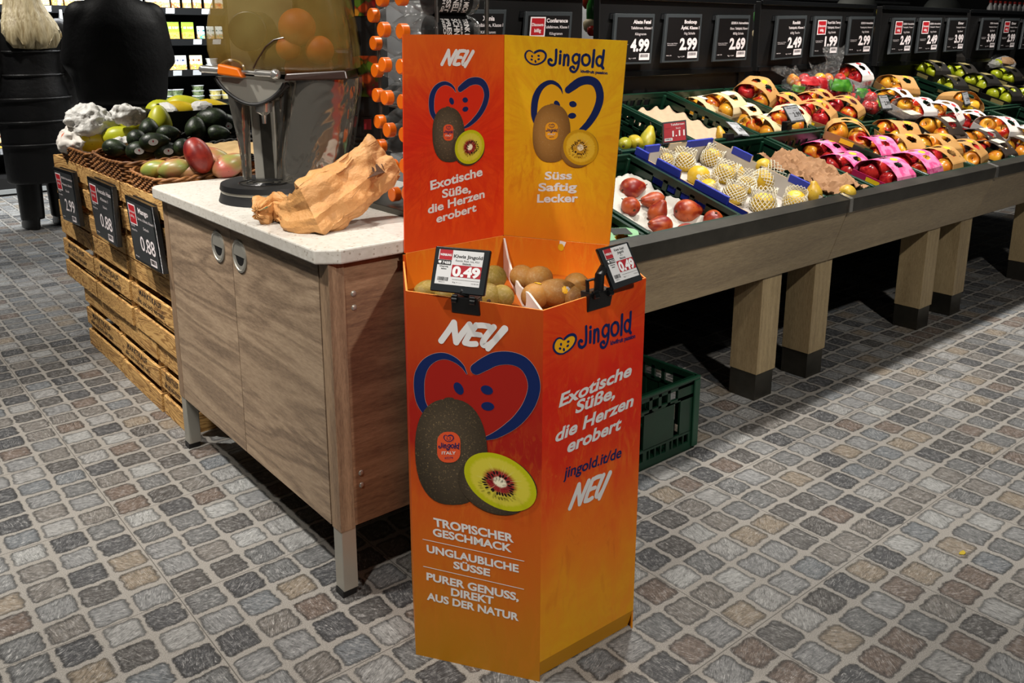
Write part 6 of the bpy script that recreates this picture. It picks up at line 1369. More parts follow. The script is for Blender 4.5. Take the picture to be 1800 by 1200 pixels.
for k in range(3):
    a = MB(); rr = .07-.02*k; a.tube([(-.02+rr*math.cos(2*PI*j/30), -.075+rr*.86*math.sin(2*PI*j/30), .0545) for j in range(30)], .0018, 5, closed=True); a.build('grate_ring', M_GLOSSB, jt)
# column
a0, a1 = J(437, 175).x, J(482, 175).x; m = MB(); m.hexa([(a0+.004, -.0, .05), (a1, -.0, .05), (a1, .09, .05), (a0+.004, .09, .05), (a0, -.0, J(437, 168).z), (a1, -.0, J(437, 168).z), (a1, .09, J(437, 168).z), (a0, .09, J(437, 168).z)]); m.build('column', M_STEEL, jt, bevel=.006)
m = MB(); m.hexa([(a0+.035, -.006, .05), (a1-.012, -.006, .05), (a1-.012, 0, .05), (a0+.035, 0, .05), (a0+.03, -.006, .26), (a1-.014, -.006, .26), (a1-.014, 0, .26), (a0+.03, 0, .26)]); m.build('column_inset', M_DSTEEL, jt)
def sheet(name, rows, mt, th=.002, depth=.05):
    """curved upright sheet: rows of (left px, right px) points from top to bottom, bowed towards the viewer"""
    g = []; n = 14; m = MB()
    for l, r in rows:
        A, B2 = J(*l), J(*r)
        for i in range(n+1):
            u = i/n; p = A.lerp(B2, u); p.y -= depth*math.sin(PI*u); g.append(p)
    m.add(g, [(k*(n+1)+i, (k+1)*(n+1)+i, (k+1)*(n+1)+i+1, k*(n+1)+i+1) for k in range(len(rows)-1) for i in range(n)]); o = m.build(name, mt, jt, smooth=True, ang=180); sd = o.modifiers.new('solid', 'SOLIDIFY'); sd.thickness = th; sb = o.modifiers.new('sub', 'SUBSURF'); sb.levels = 1; sb.render_levels = 2; return o
sheet('splash_guard', [((396, 142), (440, 165)), ((403, 190), (439, 195)), ((414, 230), (440, 232)), ((423, 275), (442, 277)), ((427, 322), (444, 328))], M_WSTEEL, depth=.02)
sheet('splash_guard', [((482, 165), (516, 150)), ((484, 200), (512, 200)), ((486, 250), (508, 250)), ((486, 290), (504, 290)), ((486, 325), (504, 335))], M_WSTEEL, depth=.012)
# juice tray, rod and tap
m = MB(); L0, R0_ = J(396, 132), J(513, 142); pts = []
for i in range(25):
    u = i/24; p = L0.lerp(R0_, u); p.z -= .068*math.sin(PI*u)**.75; pts.append(p)
ring = pts+[R0_, L0]; f0 = [(p.x, -.09, p.z) for p in pts]; f1 = [(p.x, .05, p.z) for p in pts]
m.add(f0+f1, [tuple(reversed(range(25))), tuple(range(25, 50))]+[(i, i+1, 25+i+1, 25+i) for i in range(24)]+[(24, 0, 25, 49)]); m.build('juice_tray', M_STEEL, jt, smooth=True, ang=50)
m = MB(); m.tube([(p.x, -.092, p.z-.003) for p in pts], .0055, 8); m.build('tray_trim', M_BLACK, jt, smooth=True)
c1, c2 = J(356, 121, -.1), J(484, 131, -.1); m = MB(); m.cyl(c1, c2, .006, 12); m.cyl(c1, c1.lerp(c2, .22), .0105, 12); m.cyl(c1.lerp(c2, .72), c2, .0105, 12); m.ball(c2, .016, 16, 10); m.ball(c1, .011, 12, 8); m.build('tray_rod', M_CHROME, jt, smooth=True)
m = MB(); c1, c2 = J(384, 119, -.105), J(430, 126, -.105); m.hexa([(c1.x, -.125, c1.z-.018), (c2.x, -.125, c2.z-.018), (c2.x, -.085, c2.z-.018), (c1.x, -.085, c1.z-.018), (c1.x+.004, -.125, c1.z+.012), (c2.x-.012, -.125, c2.z+.010), (c2.x-.012, -.085, c2.z+.010), (c1.x+.004, -.085, c1.z+.012)]); m.build('orange_latch', M_JORG, jt, bevel=.005)
c = J(462, 172, -.06); m = MB(); m.lathe([(.006, -.075), (.007, -.06), (.009, -.05), (.024, -.04), (.026, -.012), (.019, -.008), (.019, .0), (.025, .002), (.025, .018), (.012, .022), (.012, .03)], 24, c=c); m.build('tap', M_CHROME, jt, smooth=True, ang=40)
c1, c2 = J(424, 172, -.05), J(484, 172, -.05); m = MB(); m.bb((c1.x, -.07, c1.z-.004), (c2.x, -.03, c1.z+.004)); m.build('tap_bracket', M_BLACK, jt, bevel=.002)
m = MB(); q = [J(484, 172), J(500, 162), J(517, 146)]; m.tube([(p.x, -.07, p.z) for p in q], .008, 8); m.build('support_arm', M_BLACK, jt, smooth=True)
# peel bin at the right
rows = [((515, 138), (629, 137)), ((514, 165), (629, 160)), ((512, 200), (625, 195)), ((507, 240), (619, 240)), ((503, 275), (613, 280)), ((504, 310), (611, 312)), ((512, 345), (612, 345))]
m = MB(); rings = []
for l, r in rows:
    A, B2 = J(*l), J(*r); n = 12; front = []
    for i in range(n+1):
        u = i/n; p = A.lerp(B2, u); p.y = -.05-.05*math.sin(PI*u)**.6; front.append(p)
    rings.append(front+[Vector((B2.x, .09, B2.z)), Vector((A.x, .09, A.z))])
m.loft(list(reversed(rings)), 0); o = m.build('peel_bin', M_WSTEEL, jt, smooth=True, ang=60)
m = MB(); A, B2 = J(514, 139), J(622, 137); C2, D2 = J(516, 127), J(618, 121)
m.hexa([(A.x, -.105, A.z), (B2.x, -.105, B2.z), (B2.x, .09, B2.z), (A.x, .09, A.z), (C2.x, -.10, C2.z), (D2.x, -.10, D2.z), (D2.x, .09, D2.z), (C2.x, .09, C2.z)]); m.build('bin_rim', M_RIMD, jt, bevel=.004)
# hood
out = [(392, 126), (383, 110), (377, 88), (375, 60), (378, 30), (386, 0), (398, -40), (420, -85), (455, -120), (505, -132), (550, -120), (580, -85), (597, -40), (608, 0), (617, 40), (623, 80), (626, 120), (612, 128), (560, 132), (516, 130), (470, 130), (430, 129)]
P = [J(*q) for q in out]; cen = sum(P, Vector())/len(P); rings = []
for s, y in ((1, .10), (1.0, -.05), (.985, -.075), (.94, -.092), (.84, -.104), (.6, -.11)):
    rings.append([Vector((cen.x+(p.x-cen.x)*s, y, cen.z+(p.z-cen.z)*s)) for p in P])
m = MB(); m.loft(rings, 0); o = m.build('hood', M_AMBER, jt, smooth=True, ang=50)
m = MB(); m.loft([[Vector((cen.x+(p.x-cen.x)*.99, y, cen.z+(p.z-cen.z)*.99)) for p in P] for y in (.101, .30)], 0); m.build('housing', M_DGREYPL, jt, bevel=.004)
c = J(418, 122, -.06); m = MB(); m.tube([(c.x+.036*math.cos(PI*j/12), -.115, c.z+.028*math.sin(PI*j/12)) for j in range(13)], .004, 6); m.build('hood_notch', M_AMBER, jt, smooth=True)
m = MB(); q = [J(464, 118), J(470, 105), J(484, 82), J(498, 70), J(515, 66)]; m.tube([(p.x, -.112, p.z) for p in q], .0022, 6); m.build('hood_seam', M_RIMD, jt, smooth=True)
a, b2 = J(506, 128), J(614, 86); m = MB(); m.bb((a.x, .0, a.z), (b2.x, .1, b2.z)); m.build('press_block', mat('dark_press_block', '#2a1206', .4), jt, bevel=.012)
a, b2 = J(392, 128), J(500, -30); m = MB(); m.bb((a.x, .085, a.z), (b2.x, .1, b2.z)); m.build('back_plate', mat('khaki_back_plate', '#8f8468', .35, .3), jt, bevel=.004)
for px, r, d, sy in (((440, 55), .058, -.02, 1), ((545, 120), .07, .0, 1)):
    c = J(*px); m = MB(); m.cyl((c.x, -.03, c.z), (c.x, .1, c.z), r, 28); m.build('pressing_drum', M_DSTEEL if px[0] < 500 else mat('orange_stained_drum', '#7a3a08', .4), jt, smooth=True, bevel=.004)
for px, lab, r in (((527, 48), 'orange seen through the amber hood, uppermost', .054), ((512, 84), 'orange half behind the amber hood, lower left', .036), ((566, 88), 'orange behind the amber hood, lower right', .042)):
    c = J(*px); m = MB(); m.ball((0, 0, 0), r, 24, 14); o = m.build('orange', M_ORANGE, None, smooth=True, ang=180); o.matrix_basis = JM @ Matrix.Translation((c.x, -.035, c.z)); tag(o, lab, 'orange', 'oranges in the juicer')
# cabinet of the machine at its right
c0, c1 = J(620, 60, .12), J(664, 60, .12); m = MB(); m.bb((c0.x-.02, .10, .0), (c1.x, .34, .62)); m.build('machine_cabinet', M_BLACK, jt, bevel=.006)
m = MB(); c = J(647, 218, .1); m.bb((c.x-.016, .092, c.z-.022), (c.x+.016, .1, c.z+.022), 0); m.bb((c.x-.011, .088, c.z-.016), (c.x+.011, .092, c.z+.016), 1); m.build('switch', [M_BLACK, M_TAGRED], jt)['label'] = 'red rocker switch'
for k in range(4):
    a, b2 = J(626, 243+9*k, .1), J(652, 243+9*k, .1); m = MB(); m.bb((a.x, .09, a.z-.004), (b2.x, .0995, a.z+.003)); m.build('vent_slot', M_DGREYPL, jt)
tp = NT('printed_fruit_picture'); v = tp.coord('Object', (34, 34, 34)); vo = tp.n.new('ShaderNodeTexVoronoi'); tp.lk(v, vo.inputs['Vector']); vo.inputs['Scale'].default_value = 1.0; sc_ = tp.n.new('ShaderNodeSeparateColor'); tp.lk(vo.outputs['Color'], sc_.inputs[0]); tp.col(tp.mix(tp.ramp(vo.outputs['Distance'], [(.4, 0.0), (.6, .8)]), tp.ramp(sc_.outputs[0], [(0, '#c24a12'), (.3, '#d08a1c'), (.5, '#a81a14'), (.7, '#5a7a1c'), (1, '#c9a24a')], 'CONSTANT'), '#2a1208')); tp.set(.35)
for (l, t_, r, b_) in ((626, 98, 664, 170), (624, -10, 662, 28)):
    a, b2 = J(l, b_, .098), J(r, t_, .098); m = MB(); m.bb((a.x, .096, a.z), (b2.x, .0985, b2.z)); m.build('fruit_picture', tp.mat, jt)

# ------------------------------------------------------------------ paper bag leaning on the juicer
M_BAG = mat('brown_paper_bag', '#c08a50', .6, nz=(7, '#cc9960'), bp=(45, .5, .01))
bg = thing('paper_bag', 'crumpled brown paper bag lying on the white worktop, leaning on the juicer', 'bag', M=TR(at_z(545, 400, WT)))
bm = wmb(bg); BI = bg.matrix_basis.inverted()
sec = [  # centre px, height of centre, half width along the picture, half thickness
 ((449, 374), .955, .016, .014), ((463, 373), .952, .034, .024), ((482, 368), .950, .044, .027), ((502, 372), .952, .040, .024), ((524, 380), .957, .062, .030), ((548, 372), .972, .085, .045), ((580, 352), .994, .082, .050), ((612, 328), 1.02, .078, .045), ((640, 305), 1.05, .074, .040), ((662, 288), 1.075, .072, .034), ((678, 276), 1.09, .066, .028)]
C_ = [at_z(*p, z) for p, z, _, _ in sec]; rings = []; NB = 30
for i, (p, z, w, h) in enumerate(sec):
    t = (C_[min(i+1, len(C_)-1)]-C_[max(i-1, 0)]).normalized(); vdir = (CAM-C_[i]).normalized(); s = t.cross(vdir).normalized(); n = s.cross(t).normalized(); ring = []
    for j in range(NB):
        a = 2*PI*j/NB; q = C_[i]+s*w*math.copysign(abs(math.cos(a))**.75, math.cos(a))+n*h*math.copysign(abs(math.sin(a))**.9, math.sin(a))
        k1 = mnoise.noise(Vector((i*.55, 2.2*math.cos(a), 2.2*math.sin(a)+4))); k2 = abs(mnoise.noise(Vector((i*.9+7, 3*math.cos(a), 3*math.sin(a)))))
        q += (q-C_[i]).normalized()*(k1*.016-k2*.018)
        if q.z < WT+.002: q.z = WT+.002
        ring.append(q)
    rings.append(ring)
bm.loft(rings, 0, caps=False); bm.poly(list(reversed(rings[0])), 0)
o = bm.build('bag_paper', M_BAG, bg, smooth=True, ang=24); sd = o.modifiers.new('sub', 'SUBSURF'); sd.subdivision_type = 'SIMPLE'; sd.levels = 3; sd.render_levels = 3
tx = bpy.data.textures.new('paper_creases', 'CLOUDS'); tx.noise_scale = .045; tx.noise_depth = 3; tx2 = bpy.data.textures.new('paper_folds', 'VORONOI'); tx2.noise_scale = .06; d2 = o.modifiers.new('fold', 'DISPLACE'); d2.texture = tx2; d2.strength = .022; d2.mid_level = .45; d2.texture_coords = 'LOCAL'; dm = o.modifiers.new('crease', 'DISPLACE'); dm.texture = tx; dm.strength = .012; dm.mid_level = .5; dm.texture_coords = 'LOCAL'
so = o.modifiers.new('solid', 'SOLIDIFY'); so.thickness = .0008
M_BPRINT = mat('dark_bag_print', '#4a2c14', .8); M_GPRINT = mat('green_bag_print', '#2f5a3a', .8)
def bag_print(lines, mt):
    m = MB(); m.M = BI
    for l in lines:
        P = [CAM+ray(*q)*((at_z(q[0], q[1], z_)-CAM).length-.06) for q, z_ in l]
        for a, b2 in zip(P, P[1:]):
            sdir = (b2-a).cross(CAM-a).normalized()*.0011; N_ = 6
            for i in range(N_): p0, p1 = a.lerp(b2, i/N_), a.lerp(b2, (i+1)/N_); m.add([p0-sdir, p1-sdir, p1+sdir, p0+sdir], [(0, 1, 2, 3)])
    ob = m.build('bag_print', mt, bg); sw_ = ob.modifiers.new('wrap', 'SHRINKWRAP'); sw_.target = o; sw_.offset = .0012; sw_.wrap_method = 'NEAREST_SURFACEPOINT'
bag_print([[((x_, y_), 1.07) for x_, y_ in l] for l in (((655, 282), (668, 296), (664, 312)), ((662, 279), (676, 294), (672, 308)), ((668, 276), (680, 290)), ((658, 290), (670, 302)), ((652, 290), (660, 303)))], M_BPRINT)
bag_print([[((x_, y_), .96) for x_, y_ in l] for l in (((452, 364), (474, 356)), ((456, 360), (470, 353)), ((450, 369), (478, 360)), ((462, 366), (476, 362)))], M_GPRINT)
# ------------------------------------------------------------------ bottle rack
M_PET = NT('clear_bottle_plastic'); M_PET.col('#7d7e7c'); M_PET.set(.08, spec=.8, alpha=.22); M_PET.bump(M_PET.noise(M_PET.coord('Object', (40, 40, 60)), 1.0, 2), .5, .01); M_PET.lk(M_PET.ramp(M_PET.n.new('ShaderNodeLayerWeight').outputs['Facing'], [(.1, .10), (.85, .55)]), M_PET.b.inputs['Alpha']); M_PET = M_PET.mat
M_CAP = mat('orange_bottle_cap', '#d9640a', .35); M_RACK = mat('grey_wire', '#6a6763', .35, .8)
rk = thing('bottle_rack', 'steel bottle rack on the counter, behind the kiwi header', 'rack', (1.45, 2.1, WT))
b = wmb(rk); b.bb((1.27, 1.96, WT), (1.59, 2.30, WT+.018)); b.build('rack_tray', M_DSTEEL, rk, bevel=.002)
for x, y in ((1.40, 1.985), (1.40, 2.285), (1.57, 1.985), (1.57, 2.285)): b = wmb(rk); b.cyl((x, y, WT+.016), (x, y, 1.62), .006, 10); b.build('post', M_RACK, rk, smooth=True)
for z in (1.2, 1.5, 1.61):
    b = wmb(rk); b.tube([(1.40, 1.985, z), (1.57, 1.985, z), (1.57, 2.285, z), (1.40, 2.285, z)], .004, 8, closed=True); b.build('rail', M_RACK, rk, smooth=True)
def bottle(label, p, R0=.043, L=.245, black=False, dirv=(1, 0, .0)):
    d = Vector(dirv).normalized(); M = Matrix.Translation(p) @ d.to_track_quat('Z', 'Y').to_matrix().to_4x4(); t = thing('juice_bottle', label, 'bottle', group='juice bottles in the rack', M=M)
    m = MB(); m.lathe([(.0, .028), (.016, .028), (.016, .018), (.0175, .04), (.03, .06), (R0, .088), (R0, .12), (R0*.93, .128), (R0, .136), (R0, .165), (R0*.97, .17), (R0, .176), (R0, L-.02), (R0*.9, L-.004), (R0*.6, L), (0, L-.01)], 24); m.build('body', M_PET, t, smooth=True, ang=60)
    m = MB(); m.lathe([(0, 0), (.0185, 0), (.0205, .002), (.0205, .021), (.0, .021)], 28); m.build('cap', M_CAP, t, smooth=True, ang=40)
    if black:
        m = MB(); n = 28; m.loft([[(R0*1.02*math.cos(2*PI*j/n), R0*1.02*math.sin(2*PI*j/n), z) for j in range(n)] for z in (.098, .215)], 0, caps=False); lb = m.build('label_sleeve', M_BLACK, t, smooth=True)
    return t
ROWN = ['fifth', 'fourth', 'third', 'second', 'lowest', 'bottom']
BLK = []
colsB = {'near the juicer': ([(651, 27), (655, 76), (657.5, 124), (659, 167.5), (662.5, 214), (664, 257)], 1.365), 'in the middle column': ([(666, -2), (669, 52), (671, 114), (675, 172), (679, 229), (684, 293), (688, 342)], 1.30), 'beside the kiwi header': ([(700, -4), (702, 55), (702, 117), (704, 179), (707, 237), (708, 292), (712, 341)], 1.30)}
for nm, (lst, X) in colsB.items():
    for i, c in enumerate(lst):
        blk = 'header' in nm and i < 2
        bt = bottle(f'juice bottle with orange cap and black label, number {i+1} beside the kiwi header' if blk else f'clear juice bottle with orange cap {nm}, number {i+1} from the top', at_x(*c, X), black=blk)
        if blk: BLK.append(bt)
R0 = .0443
def wraptext(s, z, u0, u1, h):
    vs, fs = text_mesh2d(s, .03); xa = min(p[0] for p in vs); xb = max(p[0] for p in vs); out_ = []
    for x, y in vs:
        a = wraptext.a0+(u0+(u1-u0)*(x-xa)/(xb-xa)); out_.append((R0*1.0*math.cos(a), R0*math.sin(a), z+h*y/CAPH))
    lm.add(out_, fs, 0)
for bt in BLK:
    dcam = (bt.matrix_basis.inverted() @ CAM); wraptext.a0 = math.atan2(dcam.y, dcam.x)
    for txt, h, z in (('FRISCH GE', .009, .112), ('PRESST', .014, .125), ('SCHNELL', .018, .148), ('GETRUNKEN', .006, .17), ('TRINK MICH', .016, .184)):
        lm = MB(); wraptext(txt, z, -.85, .85, h); lm.build('label_lettering', M_PR_WHITE, bt)

# ------------------------------------------------------------------ shoppers
M_COATW = mat('black_quilted_coat', '#08080a', .5, bp=(30, .3, .01)); M_COATM = mat('black_jacket', '#070709', .6, bp=(18, .4, .01)); M_JEANS = mat('dark_blue_jeans', '#0b0f1a', .8); M_SHOE = mat('black_boot_leather', '#060606', .4); M_SKIN = mat('skin', '#b58468', .5)
def hair_mat(name, a, b2):
    t = NT(name); v = t.coord('Object', (60, 60, 4)); t.col(t.ramp(t.noise(v, 1.0, 4, .6), [(.3, a), (.7, b2)])); t.set(.45); t.bump(t.noise(v, 1.0, 3), .6, .01); return t.mat
M_BLOND = hair_mat('blond_hair', '#98835a', '#e2d3aa'); M_DHAIR = hair_mat('dark_hair', '#14100c', '#2a2018')
def rings_z(sec, n=28):
    return [[(cx+rx*math.cos(2*PI*j/n), cy+ry*math.sin(2*PI*j/n), z) for j in range(n)] for z, rx, ry, cx, cy in sec]
def remesh(o, v=.012, sm=4):
    r = o.modifiers.new('join', 'REMESH'); r.mode = 'VOXEL'; r.voxel_size = v; r.use_smooth_shade = True
    s = o.modifiers.new('smooth', 'SMOOTH'); s.factor = .6; s.iterations = sm; return o
def hand(m, w, d, n):        # w wrist, d direction of the fingers, n palm normal; five separate bent fingers
    d, n = Vector(d).normalized(), Vector(n).normalized(); s = d.cross(n); w = Vector(w)
    m.loft([[w+d*u+s*a*math.cos(2*PI*j/12)+n*b2*math.sin(2*PI*j/12) for j in range(12)] for u, a, b2 in ((-.02, .024, .02), (.02, .036, .016), (.06, .042, .015), (.092, .038, .013))])
    for k, (o, L) in enumerate(((-.03, .068), (-.010, .078), (.010, .074), (.029, .058))):
        b0 = w+d*.085+s*o; m.tube([b0, b0+d*L*.4+n*.008, b0+d*L*.72+n*.024, b0+d*L*.9+n*.045], [.0095, .009, .0085, .007], 8)
    b0 = w+d*.025-s*.035; m.tube([b0, b0-s*.025+d*.028, b0-s*.03+d*.058+n*.012], [.012, .0105, .008], 8)
def person(label, px, Y, H, yaw, coat, coat_len, female, shoulder, arm):
    p = at_y(px, 200, Y); k = H/1.75; t = thing('person', label, 'person', M=TR((p.x, Y, 0), (0, 0, yaw), k))
    m = MB()
    m.loft(rings_z([(.92, .15, .11, 0, 0), (1.0, .16, .115, 0, 0), (1.15, .14, .10, 0, .0), (1.3, .17, .115, 0, 0), (1.42, .165, .10, 0, -.01), (1.48, .08, .07, 0, -.01), (1.53, .055, .058, 0, 0), (1.58, .052, .06, 0, .01)]))
    m.loft(rings_z([(1.53, .03, .04, 0, .02), (1.55, .055, .075, 0, .025), (1.60, .068, .09, 0, .02), (1.66, .076, .098, 0, .01), (1.71, .07, .09, 0, .005), (1.745, .04, .05, 0, .0)]))
    m.ball((0, .118, 1.635), (.014, .022, .02), 10, 8); m.ball((0, .108, 1.585), (.024, .01, .008), 10, 6)
    for s in (-1, 1):
        m.ball((s*.028, .098, 1.655), (.012, .01, .01), 10, 6); m.ball((s*.078, .0, 1.64), (.01, .02, .032), 10, 8)
        m.tube([(s*.09, 0, .95), (s*.095, .01, .52), (s*.1, -.01, .1)], [.085, .058, .04], 14); m.tube([(s*.1, -.03, .05), (s*.11, .08, .03), (s*.115, .16, .025)], [.04, .038, .025], 12)
        A = [Vector((s*a[0], a[1], a[2])) for a in arm]; m.tube(A, [.052, .046, .036, .028], 12); hand(m, A[-1], A[-1]-A[-2], (-s, 0, 0) if abs((A[-1]-A[-2]).normalized().x) < .8 else (0, 0, 1))
    remesh(m.build('body', M_SKIN, t), .009)
    m = MB(); sh = shoulder
    if female: sec = [(coat_len, .235, .185, 0, 0), (.7, .24, .19, 0, 0), (.95, .235, .19, 0, 0), (1.12, .205, .165, 0, 0), (1.3, .215, .165, 0, 0), (1.40, sh*.92, .15, 0, -.01), (1.465, sh*.66, .12, 0, -.01), (1.53, .085, .09, 0, 0), (1.55, .075, .08, 0, 0)]
    else: sec = [(coat_len, .235, .165, 0, 0), (coat_len+.03, .25, .17, 0, 0), (1.04, .262, .175, 0, 0), (1.14, .275, .185, 0, 0), (1.25, .28, .185, 0, 0), (1.36, .265, .17, 0, -.01), (1.43, .235, .145, 0, -.01), (1.475, .18, .12, 0, -.01), (1.51, .115, .1, 0, 0), (1.56, .08, .085, 0, 0)]
    m.loft(rings_z(sec))
    for s in (-1, 1):
        A = [Vector((s*(a[0]+.012), a[1], a[2])) for a in arm]; e = A[-1]-A[-2]; A[-1] = A[-1]-e.normalized()*.01; m.tube(A, [.088, .082, .07, .055], 16); m.ball(A[0], .09, 14, 10)
    remesh(m.build('coat', coat, t), .014, 4 if female else 14)
    if female:
        for z in (.62, .78, .94, 1.1, 1.26):
            q = [(.24 if z < 1 else .212)*math.cos(2*PI*j/40) for j in range(40)]; m = MB(); m.tube([((.252 if z < 1 else .222)*math.cos(2*PI*j/40), (.20 if z < 1 else .178)*math.sin(2*PI*j/40), z) for j in range(40)], .006, 6, closed=True); m.build('quilt_seam', coat, t, smooth=True)
    m = MB()
    m.loft(rings_z([(.86, .17, .13, 0, 0), (1.04, .175, .13, 0, 0)]))
    for s in (-1, 1): m.tube([(s*.09, 0, .95), (s*.098, .012, .52), (s*.103, -.005, .07)], [.115, .09, .08], 16)
    remesh(m.build('trousers', M_SHOE if female else M_JEANS, t), .012, 3)
    for s in (-1, 1):
        m = MB(); m.loft([[(s*.107+a*math.cos(2*PI*j/16), cy+b2*math.sin(2*PI*j/16), z) for j in range(16)] for z, a, b2, cy in ((0, .048, .135, .05), (.02, .05, .138, .05), (.05, .048, .12, .035), (.09, .05, .07, -.015), (.16 if not female else .3, .056, .06, -.01))]); m.build('boot', M_SHOE, t, smooth=True, ang=50)
    m = MB()
    if female:
        n = 40; rr = []
        for z, rx, ry, cy in ((1.30, .02, .01, -.17), (1.31, .15, .04, -.165), (1.36, .185, .06, -.15), (1.45, .17, .085, -.11), (1.53, .135, .10, -.06), (1.62, .108, .115, -.02), (1.70, .098, .11, -.005), (1.755, .06, .07, 0), (1.77, .01, .01, 0)):
            rr.append([((rx+.012*math.sin(9*a+z*5)*min(1, rx*8))*math.cos(a), cy+(ry+.008*math.sin(13*a))*math.sin(a), z+(.03*math.sin(7*a) if z < 1.4 else 0)) for a in [2*PI*j/n for j in range(n)]])
        m.loft(rr); m.build('hair', M_BLOND, t, smooth=True, ang=180)
    else:
        m.loft(rings_z([(1.57, .06, .05, 0, -.05), (1.62, .083, .08, 0, -.025), (1.69, .085, .10, 0, -.01), (1.745, .06, .075, 0, 0), (1.765, .01, .01, 0, 0)])); m.build('hair', M_DHAIR, t, smooth=True, ang=180)
    return t
person('person with long blond hair in a long black quilted coat, seen from behind', 62, 7.2, 1.80, .1, M_COATW, .34, True, .235, [(.205, -.01, 1.40), (.25, -.02, 1.12), (.24, .05, .9), (.23, .07, .84)])
person('person in a wide black jacket and dark jeans, back turned, at the chilled shelves', 220, 5.95, 1.90, -.1, M_COATM, .90, False, .225, [(.175, -.02, 1.40), (.225, .0, 1.15), (.17, .2, 1.08), (.11, .26, 1.09)])

# ------------------------------------------------------------------ chilled shelf wall behind the shoppers
FY = 9.05
fs = thing('chilled_shelf', 'black chilled wall shelf with packaged food, behind the two shoppers', 'shelf', (2.3, FY+.4, 0))
M_SHELF = mat('dark_shelf_metal', '#161718', .4); M_LAB = mat('white_shelf_label', '#c9cccf', .5); M_UPR = mat('grey_upright', '#8b8d8c', .4)
b = wmb(fs); b.bb((-1.5, FY+.62, 0), (5.5, FY+.7, 2.4)); b.build('back_panel', M_DARK, fs)
b = wmb(fs); b.bb((-1.5, FY-.2, 0), (5.5, FY+.62, .16)); b.build('base', M_DARK, fs)
b = wmb(fs); b.bb((-1.5, FY-.215, .02), (5.5, FY-.2, .06)); b.build('kick_strip', M_UPR, fs)
SHZ = [.40, .75, 1.06, 1.365, 1.665, 1.98]
for i, z in enumerate(SHZ):
    b = wmb(fs); b.bb((-1.5, FY, z-.03), (5.5, FY+.6, z)); sh = b.build('shelf_board', M_SHELF, fs)
    b = wmb(fs); b.hexa([(-1.5, FY-.012, z-.055), (5.5, FY-.012, z-.055), (5.5, FY, z-.055), (-1.5, FY, z-.055), (-1.5, FY-.03, z+.012), (5.5, FY-.03, z+.012), (5.5, FY-.015, z+.012), (-1.5, FY-.015, z+.012)]); b.build('price_rail', M_SHELF, fs)
    x = 1.5+.07*i
    while x < 3.75:
        b = wmb(fs); b.hexa([(x, FY-.018, z-.045), (x+.085, FY-.018, z-.045), (x+.085, FY-.014, z-.045), (x, FY-.014, z-.045), (x, FY-.034, z+.006), (x+.085, FY-.034, z+.006), (x+.085, FY-.03, z+.006), (x, FY-.03, z+.006)]); b.build('price_label', M_LAB, sh); x += .2+.08*((i*7+int(x*10)) % 3)
for x in (2.13, 2.86):
    b = wmb(fs); b.bb((x, FY-.02, .16), (x+.025, FY+.03, 2.4)); b.build('upright', M_UPR, fs)
def food_mat(name, base, pic, band):
    t = NT(name); sep = t.n.new('ShaderNodeSeparateXYZ'); g = t.n.new('ShaderNodeTexCoord').outputs['Generated']; t.lk(g, sep.inputs[0])
    n = t.noise(t.jitter(t.coord('Object', (40, 40, 40))), 1.0, 3, .6); c = t.ramp(n, [(.4, pic), (.5, '#c9a35a'), (.58, '#9a5a34'), (.62, base)])
    m1 = t.ramp(t.math('ADD', sep.outputs[2], t.math('MULTIPLY', t.math('SUBTRACT', n, .5), .25)), [(.38, 1.0), (.46, 0.0)]); m2 = t.math('MULTIPLY', t.math('GREATER_THAN', sep.outputs[2], .62), t.math('LESS_THAN', sep.outputs[2], .74))
    c = t.mix(m1, base, c); c = t.mix(t.math('MULTIPLY', m2, t.math('GREATER_THAN', t.noise(t.coord('Object', (90, 1, 6)), 1.0, 1), .5)), c, band); t.col(c); t.set(.35); return t.mat
FM = {'green': food_mat('green_pouch_print', '#7fa02a', '#d2a53a', '#e0e6c8'), 'white': food_mat('white_pouch_print', '#d3d0c6', '#c9a05a', '#2a3a5a'), 'cream': food_mat('cream_pouch_print', '#d8cba0', '#d2a53a', '#7a3a1a'), 'teal': food_mat('white_teal_print', '#cfd6d2', '#3a8a84', '#2a6a6a'), 'red': food_mat('red_pouch_print', '#c9c2b0', '#b0341c', '#a01a1c')}
fcount = {}
def food(kind, px, z, w, h, label, d=.05, Y=None):
    Y = Y or FY+.07; p = at_y(*px, Y); m = MB()
    m.hexa([(-w*.46, -d/2, 0), (w*.46, -d/2, 0), (w*.46, d/2, 0), (-w*.46, d/2, 0), (-w*.5, -d*.12, h), (w*.5, -d*.12, h), (w*.5, d*.12, h), (-w*.5, d*.12, h)])
    o = m.build('food_pouch', FM[kind], None, bevel=.004, loc=(p.x, Y, z+.0005)); return tag(o, label, 'food pack', 'food packs on the chilled shelf')
pos = ['first', 'second', 'third', 'fourth', 'fifth', 'sixth', 'seventh', 'eighth', 'ninth', 'tenth']
for kind, rows in (('green', [((284, 50), .12, .17), ((303, 45), .125, .175), ((329, 45), .125, .175)]),):
    for i, (c, w, h) in enumerate(rows): food(kind, c, SHZ[3], w, h, f'{pos[i]} green and yellow food pouch from the jacket, upper middle shelf')
for i, c in enumerate(((352, 48), (369, 50), (384, 50))): food('teal', c, SHZ[3], .075, .135, f'{pos[i]} small white and teal carton beside the green pouches')
for i, c in enumerate(((297, 105), (316, 105), (344, 105))): food('white' if i < 2 else 'cream', c, SHZ[2], .13, .15, f'{pos[i]} pale food pouch from the jacket on the lower middle shelf')
for i, c in enumerate(((263, 5), (275, 5), (290, 5), (308, 5), (328, 5), (346, 5), (366, 5), (384, 5))): food('red' if i % 2 else 'white', c, SHZ[4], .085, .16, f'{pos[i]} food pack from the left on the top shelf, right of the jacket')
